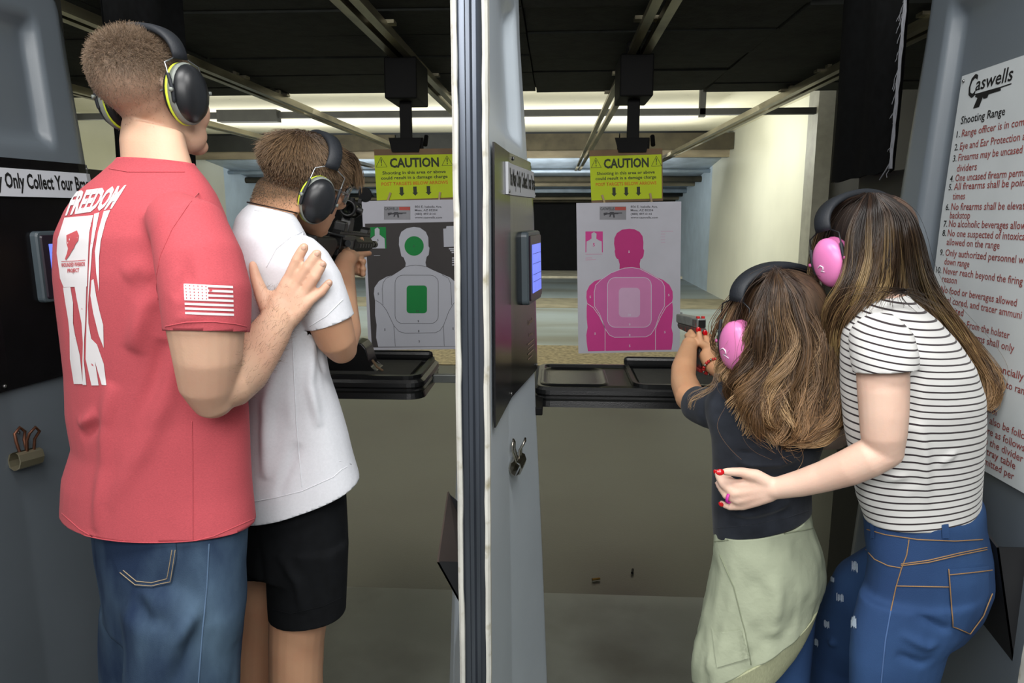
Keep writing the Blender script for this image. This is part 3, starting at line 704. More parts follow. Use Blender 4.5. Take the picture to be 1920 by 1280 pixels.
# ---------------------------------------------------------------- shooting tables (trays)
M_tray = mat('tray_plastic', (20, 21, 22), rough=0.33, var=0.1, scale=5, bump=0.15, bscale=300)
M_mat = mat('tray_mat', (44, 44, 40), rough=0.85, var=0.12, scale=60)
def tray_body(r, x0, x1, y0, y1, ztop):
    """long moulded tray edge: stepped front profile extruded along the lane, ends rounded in plan"""
    prof = [(0.0, ztop-0.058), (0.004, ztop-0.040), (0.0, ztop-0.032), (0.006, ztop-0.026), (0.0, ztop-0.020), (0.002, ztop-0.008), (0.012, ztop), (0.03, ztop+0.002)]
    rad = 0.05; n = 6
    def outline(ins):
        a, b, c, d_ = x0+ins, x1-ins, y0+ins, y1-ins; rr = max(0.008, rad-ins)
        return [(u, v) for u, v in rrect(a, c, b, d_, rr, n)]
    bm = bmesh.new(); rows = []
    for ins, z in prof: rows.append([bm.verts.new((u, v, z)) for u, v in outline(ins)])
    rows.append([bm.verts.new((u, v, ztop-0.006)) for u, v in outline(0.042)])
    N_ = len(rows[0])
    for a, b in zip(rows, rows[1:]):
        for i in range(N_): bm.faces.new((a[i], a[(i+1) % N_], b[(i+1) % N_], b[i]))
    bm.faces.new(rows[0][::-1]); bm.faces.new(rows[-1])
    return obj('tray_body', bm, M_tray, r)
def rim_box(name, r, x0, x1, y0, y1, z0, z1, rad, m, wall=0.012):
    """hollow rounded rim"""
    bm = bmesh.new(); O0 = rrect(x0, y0, x1, y1, rad, 5); I0 = rrect(x0+wall, y0+wall, x1-wall, y1-wall, max(0.004, rad-wall), 5); n = len(O0)
    a = [bm.verts.new((u, v, z0)) for u, v in O0]; b = [bm.verts.new((u, v, z1)) for u, v in O0]; c = [bm.verts.new((u, v, z1)) for u, v in I0]; d_ = [bm.verts.new((u, v, z0)) for u, v in I0]
    for i in range(n):
        j = (i+1) % n
        for p, q in ((a, b), (b, c), (c, d_)): bm.faces.new((p[i], p[j], q[j], q[i]))
    return obj(name, bm, m, r)
def pocket(r, x0, x1, y0, y1, z, depth):
    bm = bmesh.new(); rows = []
    for ins, dz in ((0, 0.003), (0.006, 0.006), (0.012, 0.003), (0.02, -depth*0.8), (0.034, -depth)): rows.append([bm.verts.new((u, v, z+dz)) for u, v in rrect(x0+ins, y0+ins, x1-ins, y1-ins, 0.035, 5)])
    n = len(rows[0])
    for a, b in zip(rows, rows[1:]):
        for i in range(n): bm.faces.new((a[i], a[(i+1) % n], b[(i+1) % n], b[i]))
    bm.faces.new(rows[-1]); obj('recess', bm, M_tray, r, True)
ZT = 0.965
r = thing('shooting_table', 'black moulded shooting table in front of the girl with the pistol', 'table', (0.45, 2.2, 0.9), 'shooting tables')
tray_body(r, -0.06, 0.87, 2.06, 2.42, ZT)
pocket(r, -0.04, 0.165, 2.085, 2.33, ZT, 0.0)
bm = bmesh.new(); box(bm, (0.26, 2.10, ZT-0.004), (0.82, 2.34, ZT+0.001)); obj('rubber_mat', bm, M_mat, r)
rim_box('raised_rim', r, 0.235, 0.855, 2.07, 2.40, ZT-0.004, ZT+0.012, 0.04, M_tray)
bm = bmesh.new(); box(bm, (0.235, 2.372, ZT-0.002), (0.855, 2.40, ZT+0.032), 0.01); obj('back_lip', bm, M_tray, r)
bm = bmesh.new(); box(bm, (-0.135, 1.95, 0.912), (-0.03, 2.12, 0.935), 0.003); obj('bracket', bm, M_blacksteel, r)
bm = bmesh.new(); box(bm, (0.84, 1.95, 0.912), (0.94, 2.12, 0.935), 0.003); obj('bracket', bm, M_blacksteel, r)
r = thing('shooting_table', 'black moulded shooting table in front of the boy with the rifle', 'table', (-0.8, 2.2, 0.9), 'shooting tables')
tray_body(r, -1.28, -0.395, 2.10, 2.46, ZT+0.005)
bm = bmesh.new(); box(bm, (-1.17, 2.14, ZT), (-0.45, 2.40, ZT+0.008)); obj('rubber_mat', bm, M_mat, r)
rim_box('raised_rim', r, -1.26, -0.408, 2.12, 2.45, ZT, ZT+0.016, 0.05, M_tray, 0.018)
bm = bmesh.new(); box(bm, (-1.15, 2.42, ZT), (-0.42, 2.45, ZT+0.035), 0.012); obj('back_lip', bm, M_tray, r)
bm = bmesh.new(); box(bm, (-0.40, 2.30, 0.918), (-0.235, 2.325, 0.945), 0.002); obj('support_bar', bm, mat('bar_grey', (120, 124, 122), rough=0.4, metal=0.4), r)
# black rifle rest on the boy's table: a hump with a tapering tail
r = thing('rifle_rest', "black rifle rest standing on the boy's shooting table", 'rifle rest', (-0.66, 2.27, ZT+0.008))
bm = bmesh.new()
pr = [(612, 697), (617, 670), (636, 656), (646, 648), (656, 640), (672, 637), (684, 640), (692, 650), (697, 672), (699, 684), (712, 690), (716, 697)]
prism(bm, pr, lambda u, v, t: W(u, v, 2.26)+Vector((0, t-2.26+2.26, 0)), -0.04, 0.05)
bmesh.ops.bevel(bm, geom=[e for e in bm.edges], offset=0.004, segments=2, affect='EDGES', profile=0.5)
obj('rest_body', bm, M_tray, r)
bm = bmesh.new(); tube(bm, [W(699, 676, 2.22), W(707, 688, 2.22), W(717, 694, 2.22)], 0.004, 8); obj('cord', bm, M_card, r, True)

# spent casings and scraps on the floor past the tables
M_brass = mat('brass_casing', (150, 118, 60), rough=0.35, metal=0.9)
for px, py, m, lab, a in ((1186, 1066, M_blacksteel, 'dark spent casing lying on the floor past the right table', 1.4), (1118, 1083, M_brass, 'small brass scrap lying on the floor past the right table', 0.3)):
    d_ = 1.47/math.tan(math.atan((py-640)/FPX)-PITCH); p = W(px, py, d_); p.z = 0.0035
    t = thing('spent_casing', lab, 'casing', p, 'spent casings on the floor')
    bm = bmesh.new(); q = Vector((math.cos(a), math.sin(a), 0))*0.016; tube(bm, [p-q, p+q*0.6, p+q*0.7, p+q], [0.005, 0.005, 0.0046, 0.0042], 12, flat=True); obj('casing', bm, m, t)
    bm = bmesh.new(); cyl(bm, p-q*1.08, p-q, 0.0054, 12); obj('rim', bm, m, t)
# ---------------------------------------------------------------- figure tools
_TAB = np.random.default_rng(3).random((32, 32, 32))
def vnoise(p):
    p = np.asarray(p); i = np.floor(p).astype(int); f = p-i; f = f*f*(3-2*f)
    out = np.zeros(len(p))
    for a in (0, 1):
        for b in (0, 1):
            for c in (0, 1):
                w_ = (f[:, 0] if a else 1-f[:, 0])*(f[:, 1] if b else 1-f[:, 1])*(f[:, 2] if c else 1-f[:, 2])
                out += w_*_TAB[(i[:, 0]+a) % 32, (i[:, 1]+b) % 32, (i[:, 2]+c) % 32]
    return out*2-1
def R(l, r, d, hd, n=2.25, tilt=0.0, dl=0.0):
    """cross-section seen between two photograph points, at distance d; hd = half depth, tilt lifts the near side"""
    A = W(l[0], l[1], d-dl); B = W(r[0], r[1], d+dl); c = (A+B)/2; lat = (B-A)/2
    v = Vector((c.x-CAM.x, c.y-CAM.y, 0)).normalized(); v = (v-Vector((0, 0, tilt))).normalized()
    return (c, lat, v*hd, n)
def RW(c, rx, ry, yaw=0.0, n=2.2):
    c = Vector(c); return (c, Vector((math.cos(yaw), math.sin(yaw), 0))*rx, Vector((-math.sin(yaw), math.cos(yaw), 0))*ry, n)
def limb(bm, pts, seg=16, flat=False):
    """pts: (px, py, d, radius in photograph pixels)"""
    P = [W(a, b, c) for a, b, c, r in pts]; tube(bm, P, [r*mpp(p) for p, (a, b, c, r) in zip(P, pts)], seg, flat)
def volume(build, voxel=0.005, smooth_n=6, factor=0.5, name='volume'):
    bm = bmesh.new(); build(bm); bmesh.ops.recalc_face_normals(bm, faces=bm.faces)
    me = bpy.data.meshes.new(name); bm.to_mesh(me); bm.free()
    o = bpy.data.objects.new(name, me); COL.objects.link(o)
    m = o.modifiers.new('r', 'REMESH'); m.mode = 'VOXEL'; m.voxel_size = voxel; m.use_smooth_shade = True
    if smooth_n:
        s = o.modifiers.new('s', 'SMOOTH'); s.factor = factor; s.iterations = smooth_n
    bpy.context.view_layer.update()
    dg = bpy.context.evaluated_depsgraph_get()
    out = bpy.data.meshes.new_from_object(o.evaluated_get(dg)); bpy.data.objects.remove(o); bpy.data.meshes.remove(me)
    out.name = name
    return out
def arr(me):
    n = len(me.vertices); co = np.empty(n*3); me.vertices.foreach_get('co', co); no = np.empty(n*3); me.vertex_normals.foreach_get('vector', no)
    return co.reshape(-1, 3), no.reshape(-1, 3)
def setco(me, co): me.vertices.foreach_set('co', co.ravel()); me.update()
def seg_dist(co, pts):
    """distance and end taper of every vertex to a polyline"""
    best = np.full(len(co), 9.0); tt = np.zeros(len(co)); P = [np.array(p) for p in pts]; L = [np.linalg.norm(b-a) for a, b in zip(P, P[1:])]; tot = sum(L); acc = 0
    for a, b, l in zip(P, P[1:], L):
        d = (b-a)/max(l, 1e-6); t = np.clip((co-a)@d, 0, l); q = a+t[:, None]*d; dd = np.linalg.norm(co-q, axis=1)
        m = dd < best; best[m] = dd[m]; tt[m] = ((acc+t)/tot)[m]; acc += l
    return best, np.sin(np.clip(tt, 0, 1)*PI)**0.6
def cloth_relief(me, folds=(), amp=0.0016, scale=(16, 16, 9), big=0.0025, bscale=6):
    co, no = arr(me)
    d = amp*vnoise(co*np.array(scale)+3.1)+big*vnoise(co*bscale+7.7)+0.4*amp*vnoise(co*np.array(scale)*2.3)
    for pts, width, a in folds:
        dist, tp = seg_dist(co, pts); d = d+2.2*a*np.exp(-(dist/width)**2)*tp
    setco(me, co+no*d[:, None])
def bvh(me):
    return BVHTree.FromPolygons([v.co for v in me.vertices], [tuple(p.vertices) for p in me.polygons])
def cut(me, co, no, rad):
    bm = bmesh.new(); bm.from_mesh(me); co = Vector(co); no = Vector(no).normalized()
    fs_ = [f for f in bm.faces if (f.calc_center_median()-co).length < rad]
    vs_ = {v for f in fs_ for v in f.verts}; es_ = {e for f in fs_ for e in f.edges}
    bmesh.ops.bisect_plane(bm, geom=list(vs_)+list(es_)+fs_, dist=1e-6, plane_co=co, plane_no=no, clear_outer=True)
    bm.to_mesh(me); bm.free(); me.update()
def tree_of(build):
    bm = bmesh.new(); build(bm); bmesh.ops.triangulate(bm, faces=bm.faces[:]); t = BVHTree.FromBMesh(bm); bm.free(); return t
def cut_part(me, mine, others, co, no, rad=0.16):
    """cut beyond a plane, but only the surface that belongs to `mine` (a sleeve, a leg) rather than to `others`"""
    A = tree_of(mine); B = tree_of(others) if others else None
    bm = bmesh.new(); bm.from_mesh(me); co = Vector(co); no = Vector(no).normalized(); fs_ = []
    for f in bm.faces:
        c = f.calc_center_median()
        if (c-co).length > rad or (c-co).dot(no) < -0.02: continue
        a = A.find_nearest(c)[3]; b = B.find_nearest(c)[3] if B else 9
        if a < b or a < 0.002: fs_.append(f)
    vs_ = {v for f in fs_ for v in f.verts}; es_ = {e for f in fs_ for e in f.edges}
    r = bmesh.ops.bisect_plane(bm, geom=list(vs_)+list(es_)+fs_, dist=1e-6, plane_co=co, plane_no=no, clear_outer=False)
    sel = set(f for f in fs_ if f.is_valid) | {g for g in r['geom'] if isinstance(g, bmesh.types.BMFace)}
    kill = [f for f in sel if f.is_valid and (f.calc_center_median()-co).dot(no) > 1e-5]
    bmesh.ops.delete(bm, geom=kill, context='FACES')
    bmesh.ops.delete(bm, geom=[v for v in bm.verts if not v.link_faces], context='VERTS')
    bm.to_mesh(me); bm.free(); me.update()
def keep_big(me):
    """drop loose scraps left by cutting"""
    bm = bmesh.new(); bm.from_mesh(me); bm.verts.index_update(); seen = set(); comps = []
    for v in bm.verts:
        if v.index in seen: continue
        st = [v]; seen.add(v.index); c = []
        while st:
            q = st.pop(); c.append(q)
            for e in q.link_edges:
                w_ = e.other_vert(q)
                if w_.index not in seen: seen.add(w_.index); st.append(w_)
        comps.append(c)
    comps.sort(key=len)
    bmesh.ops.delete(bm, geom=[v for c in comps[:-1] for v in c], context='VERTS'); bm.to_mesh(me); bm.free(); me.update()
def garment(name, me, m, parent, thick=0.0035):
    o = link(name, me, m, parent, True)
    s = o.modifiers.new('thickness', 'SOLIDIFY'); s.thickness = thick; s.offset = -1.0; s.use_rim = True
    return o
def cast(px, py, tree, off=0.0, fallback=None):
    d = (W(px, py, 1.0)-CAM).normalized(); h = tree.ray_cast(CAM, d)
    if h[0] is None:
        if fallback is None: return None
        q = tree.find_nearest(W(px, py, fallback)); return q[0]+q[1]*off
    n = h[1]
    if n.dot(d) > 0: n = -n
    return h[0]+n*off
def decal(name, tree, m, parent, polys=(), off=0.0015, maxlen=6.0, fb=1.4, build=None, label=None):
    """print: flat shapes given in photograph pixels laid onto the cloth surface"""
    bm = bmesh.new(); f = lambda u, v: Vector((u, v, 0))
    for p in polys:
        vs_ = [bm.verts.new((u, v, 0)) for u, v in p]; bm.faces.new(vs_).normal_update()
    if build: build(bm, f)
    bm.normal_update(); bmesh.ops.triangulate(bm, faces=bm.faces[:])
    for _ in range(6):
        es = [e for e in bm.edges if e.calc_length() > maxlen]
        if not es: break
        bmesh.ops.subdivide_edges(bm, edges=es, cuts=1); bmesh.ops.triangulate(bm, faces=[q for q in bm.faces if len(q.verts) > 3])
    for v in bm.verts: v.co = cast(v.co.x, v.co.y, tree, off, fb)
    return obj(name, bm, m, parent, True, label)
def seam(name, tree, m, parent, lines, r=0.0011, off=0.0008, fb=1.4, step=8.0, label=None):
    bm = bmesh.new()
    for ln in lines:
        P = []
        for a, b in zip(ln, ln[1:]):
            n = max(1, int(math.dist(a, b)/step))
            P += [(a[0]+(b[0]-a[0])*k/n, a[1]+(b[1]-a[1])*k/n) for k in range(n)]
        P.append(ln[-1]); tube(bm, [cast(x, y, tree, off, fb) for x, y in P], r, 6)
    return obj(name, bm, m, parent, True, label)
def frame(c, yaw, pitch=0.0, roll=0.0):
    """head frame: yaw turns the face from +Y towards +X, pitch up, roll to the right shoulder"""
    f = Vector((math.sin(yaw)*math.cos(pitch), math.cos(yaw)*math.cos(pitch), math.sin(pitch))); r = Vector((math.cos(yaw), -math.sin(yaw), 0)); u = r.cross(f)
    r2 = r*math.cos(roll)-u*math.sin(roll); u2 = r2.cross(f)
    M = Matrix((( r2.x, f.x, u2.x, c[0]), (r2.y, f.y, u2.y, c[1]), (r2.z, f.z, u2.z, c[2]), (0, 0, 0, 1)))
    return M
def head_shape(bm, M, s=1.0, jaw=1.0):
    S = M @ Matrix.Scale(s, 4)
    E = lambda c, r: ellipsoid(bm, c, r, S, 24, 16)
    E((0, -0.014, 0.036), (0.0765, 0.098, 0.083)); E((0, 0.002, 0.015), (0.072, 0.085, 0.08))
    rings = [(-0.119, .060, .016, .014), (-0.112, .054, .030, .026), (-.095, .044, .044*jaw, .042), (-.072, .033, .054*jaw, .056), (-.045, .024, .061, .066), (-.01, .014, .067, .078), (.03, .008, .070, .086), (.055, .004, .068, .084)]
    loft(bm, [(S @ Vector((0, y, z)), (S.to_3x3() @ Vector((rx, 0, 0))), (S.to_3x3() @ Vector((0, ry, 0))), 2.3) for z, y, rx, ry in rings], 28)
    loft(bm, [(S @ Vector((0, y, z)), S.to_3x3() @ Vector((rx, 0, 0)), S.to_3x3() @ Vector((0, ry, 0)), 2) for z, y, rx, ry in ((.022, .086, .007, .010), (0, .095, .009, .014), (-.020, .103, .013, .017), (-.030, .099, .015, .014), (-.036, .090, .012, .010))], 14)
    E((0, .080, .030), (.055, .016, .010))
    E((.033, .068, -.012), (.022, .020, .016)); E((-.033, .068, -.012), (.022, .020, .016))
    E((0, .086, -.055), (.025, .011, .0055)); E((0, .084, -.066), (.021, .011, .0065)); E((0, .076, -.098), (.02, .018, .014))
    for sx in (-1, 1):
        E((sx*.076, -.006, -.006), (.008, .020, .031)); E((sx*.079, -.012, .010), (.009, .019, .016)); E((sx*.076, .004, -.032), (.007, .010, .010))
def face_parts(M, s, root, hair_m):
    S = M @ Matrix.Scale(s, 4)
    for sx in (-1, 1):
        bm = bmesh.new(); ellipsoid(bm, (sx*.032, .077, .012), (.0125, .0115, .009), S, 16, 10); e = obj('eye', bm, mat('eye_white', (226, 222, 216), rough=0.2), root, True)
        bm = bmesh.new(); ellipsoid(bm, (sx*.032, .0855, .012), (.0055, .004, .0055), S, 12, 8); obj('iris', bm, mat('iris_brown', (60, 44, 32), rough=0.15), e, True)
        bm = bmesh.new(); tube(bm, [S @ Vector((sx*a, b, c)) for a, b, c in ((.013, .092, .034), (.03, .091, .040), (.050, .078, .034))], [.0032*s, .004*s, .002*s], 8); obj('eyebrow', bm, hair_m, root, True)
def hand_shape(bm, wrist, knuckles, mids, ends, tips, thumb, k=1.0, wr=0.017, kr=0.0125, fr=(0.0095, 0.0085, 0.0075)):
    """wrist: two sides (index side, little side); four fingers as knuckle, middle joint, end joint, tip; thumb: base, joint, tip"""
    wi, wl = Vector(wrist[0]), Vector(wrist[1])
    sc = (1.0, 1.04, 0.98, 0.85)
    for i in range(4):
        w_ = wi.lerp(wl, 0.12+0.76*i/3); K = Vector(knuckles[i])
        tube(bm, [w_, w_.lerp(K, 0.55), K], [wr*k, (wr*0.45+kr*0.55)*k, kr*k*sc[i]], 14)
        tube(bm, [K, mids[i], ends[i], tips[i]], [kr*k*sc[i]*0.93, fr[0]*k*sc[i], fr[1]*k*sc[i], fr[2]*k*sc[i]], 14)
        for j in (mids[i],): ellipsoid(bm, j, [fr[0]*k*sc[i]*1.08]*3, None, 12, 8)
    # palm fill between the metacarpals
    for i in range(3):
        a = Vector(knuckles[i]).lerp(Vector(knuckles[i+1]), 0.5); w_ = wi.lerp(wl, 0.25+0.25*i); tube(bm, [w_, w_.lerp(a, 0.86)], [wr*k, kr*k*0.95], 12)
    t = [Vector(p) for p in thumb]
    tube(bm, [wi.lerp(wl, 0.15), t[0], t[1], t[2]], [wr*k, 0.0155*k, 0.0115*k, 0.0088*k], 14)
    tube(bm, [t[0], Vector(knuckles[0]).lerp(wi, 0.45)], [0.012*k, 0.011*k], 10)
def nail(parent, p, direction, normal, m, size=0.0065, name='nail'):
    d = Vector(direction).normalized(); n = Vector(normal).normalized(); s = d.cross(n).normalized(); n = s.cross(d).normalized()
    M = Matrix(((s.x, d.x, n.x, p[0]), (s.y, d.y, n.y, p[1]), (s.z, d.z, n.z, p[2]), (0, 0, 0, 1)))
    bm = bmesh.new(); ellipsoid(bm, (0, 0, 0), (size*0.75, size, size*0.28), M, 14, 8); return obj(name, bm, m, parent, True)
def hair_curves(name, S, r0, r1, m, parent):
    """S: (strands, points, 3) array"""
    ns, npt, _ = S.shape
    hc = bpy.data.hair_curves.new(name); hc.add_curves([npt]*ns)
    hc.attributes['position'].data.foreach_set('vector', S.astype(np.float32).ravel())
    ra = hc.attributes.get('radius') or hc.attributes.new('radius', 'FLOAT', 'POINT')
    t = np.linspace(0, 1, npt); rr = r0*(1-t)+r1*t
    ra.data.foreach_set('value', np.tile(rr, ns).astype(np.float32))
    hc.materials.append(m)
    o = bpy.data.objects.new(name, hc); COL.objects.link(o)
    if parent is not None: o.parent = parent; o.matrix_parent_inverse = wm(parent).inverted()
    o['kind'] = 'stuff'
    return o
def catmull(P, n):
    P = np.asarray(P, float); m = len(P); t = np.linspace(0, m-1, n); i = np.clip(np.floor(t).astype(int), 0, m-2); f = (t-i)[:, None]
    p0 = P[np.clip(i-1, 0, m-1)]; p1 = P[i]; p2 = P[i+1]; p3 = P[np.clip(i+2, 0, m-1)]
    return 0.5*((2*p1)+(-p0+p2)*f+(2*p0-5*p1+4*p2-p3)*f**2+(-p0+3*p1-3*p2+p3)*f**3)
def guide_hair(guides, count, npt=18, spread=0.012, clump=60, clump_r=0.014, depth=0.03, wave=0.0, seed=1, end_jit=0.12, uj=0.16, split=None, wf=(13, 11), gap=None):
    """strands flowing between neighbouring guide curves"""
    rg = np.random.default_rng(seed)
    G = np.stack([catmull([tuple(W(*p)) for p in g], npt) for g in guides])
    ng = len(G); t = np.linspace(0, 1, npt)[:, None]
    cu = (rg.permutation(clump)+rg.random(clump))/clump*(ng-1); coff = rg.normal(0, 1, (clump, 3)); cph = rg.random(clump)*2*PI
    out = []; who = []
    for k in range(count):
        c = rg.integers(clump); who.append(c); u = np.clip(cu[c]+rg.normal(0, uj), 0, ng-1.001)
        if gap and gap[0] < u < gap[1]: u = gap[0]*rg.random() if u < 0.4*(gap[0]+gap[1]) else gap[1]+0.08*rg.random()
        i = int(u); f = u-i
        base = G[i]*(1-f)+G[i+1]*f
        L = 1-end_jit*rg.random()**2
        base = np.stack([np.interp(np.linspace(0, L, npt), t[:, 0], base[:, q]) for q in range(3)], 1)
        w_ = np.minimum(1, t*1.6)
        o = base+coff[c]*clump_r*w_*0.6+rg.normal(0, 1, 3)*spread*(0.25+0.75*w_)*0.5
        dv = base-np.array(CAM); dv[:, 2] = 0; dv /= np.linalg.norm(dv, axis=1)[:, None]
        o = o+dv*depth*rg.random()*(0.3+0.7*w_)
        if wave: o = o+np.stack([np.sin(t[:, 0]*wf[0]+cph[c]), 0.8*np.cos(t[:, 0]*wf[1]+cph[c]), 0*t[:, 0]], 1)*wave*(t**1.4)*(0.6+0.8*((c*37) % 10)/10)
        out.append(o)
    out = np.stack(out)
    if split: who = np.array(who) % split; return [out[who == q] for q in range(split)]
    return out
def hair_mat(name, root, tip, rough=0.38, var=0.35, split=0.55):
    m = bpy.data.materials.new(name); m.use_nodes = True; nt = m.node_tree; N = nt.nodes; L = nt.links; b = N['Principled BSDF']
    hi = N.new('ShaderNodeHairInfo'); cr = N.new('ShaderNodeValToRGB'); cr.color_ramp.elements[0].color = lin(root); cr.color_ramp.elements[1].color = lin(tip)
    cr.color_ramp.elements[0].position = 0.15; cr.color_ramp.elements[1].position = min(1.0, split+0.4); e = cr.color_ramp.elements.new(split); e.color = tuple((a*0.6+c*0.4) for a, c in zip(lin(root), lin(tip)))
    L.new(hi.outputs['Intercept'], cr.inputs[0])
    hv = N.new('ShaderNodeHueSaturation'); mr = N.new('ShaderNodeMapRange'); mr.inputs[3].default_value = 1-var; mr.inputs[4].default_value = 1+var
    L.new(hi.outputs['Random'], mr.inputs[0]); L.new(mr.outputs[0], hv.inputs['Value']); L.new(cr.outputs[0], hv.inputs['Color']); L.new(hv.outputs[0], b.inputs['Base Color'])
    b.inputs['Roughness'].default_value = rough; b.inputs['Specular IOR Level'].default_value = 0.45
    return m
def skin_mat(name, rgb, hair_rgb, ruddy=(196, 120, 100)):
    """skin with a pigment/hair-density mask: short hair on the scalp, faint freckled tone elsewhere"""
    m = bpy.data.materials.new(name); m.use_nodes = True; nt = m.node_tree; N = nt.nodes; L = nt.links; b = N['Principled BSDF']
    tc = N.new('ShaderNodeTexCoord')
    nz = N.new('ShaderNodeTexNoise'); nz.inputs['Scale'].default_value = 14; nz.inputs['Detail'].default_value = 6; L.new(tc.outputs['Object'], nz.inputs['Vector'])
    cr = N.new('ShaderNodeValToRGB'); a = lin(rgb); r_ = lin(ruddy)
    cr.color_ramp.elements[0].position = 0.35; cr.color_ramp.elements[1].position = 0.8; cr.color_ramp.elements[0].color = a; cr.color_ramp.elements[1].color = tuple(x*0.72+y*0.28 for x, y in zip(a, r_))
    L.new(nz.outputs['Fac'], cr.inputs[0])
    at = N.new('ShaderNodeAttribute'); at.attribute_name = 'scalp'
    n2 = N.new('ShaderNodeTexNoise'); n2.inputs['Scale'].default_value = 420; n2.inputs['Detail'].default_value = 2; L.new(tc.outputs['Object'], n2.inputs['Vector'])
    ad = N.new('ShaderNodeMath'); ad.operation = 'MULTIPLY_ADD'; ad.inputs[1].default_value = 0.5; L.new(n2.outputs['Fac'], ad.inputs[0]); ad.inputs[2].default_value = 0.75
    mu = N.new('ShaderNodeMath'); mu.operation = 'MULTIPLY'; mu.use_clamp = True; L.new(at.outputs['Fac'], mu.inputs[0]); L.new(ad.outputs[0], mu.inputs[1])
    mx = N.new('ShaderNodeMix'); mx.data_type = 'RGBA'; L.new(mu.outputs[0], mx.inputs[0]); L.new(cr.outputs[0], mx.inputs[6]); mx.inputs[7].default_value = lin(hair_rgb)
    L.new(mx.outputs[2], b.inputs['Base Color'])
    b.inputs['Roughness'].default_value = 0.5; b.inputs['Specular IOR Level'].default_value = 0.35
    b.inputs['Subsurface Weight'].default_value = 0.12; b.inputs['Subsurface Radius'].default_value = (0.010, 0.004, 0.002); b.inputs['Subsurface Scale'].default_value = 0.5
    bp = N.new('ShaderNodeBump'); bp.inputs['Strength'].default_value = 0.12; bp.inputs['Distance'].default_value = 0.002
    n3 = N.new('ShaderNodeTexNoise'); n3.inputs['Scale'].default_value = 260; L.new(tc.outputs['Object'], n3.inputs['Vector']); L.new(n3.outputs['Fac'], bp.inputs['Height']); L.new(bp.outputs[0], b.inputs['Normal'])
    return m
def set_scalp(me, M, s, fn):
    """store hair density per vertex from head-local coordinates"""
    co, no = arr(me); Mi = np.array(M.inverted()); loc = (np.c_[co, np.ones(len(co))] @ Mi.T)[:, :3]/s
    v = fn(loc); at = me.attributes.new('scalp', 'FLOAT', 'POINT'); at.data.foreach_set('value', v.astype(np.float32)); return loc, v
def sstep(a, b, x): t = np.clip((x-a)/(b-a), 0, 1); return t*t*(3-2*t)
def hair_locks(guides, count, mats, parent, r0=0.0008, r1=0.0003, **kw):
    for q, (S, m) in enumerate(zip(guide_hair(guides, count, split=len(mats), **kw), mats)): hair_curves('hair_strands', S, r0, r1, m, parent)
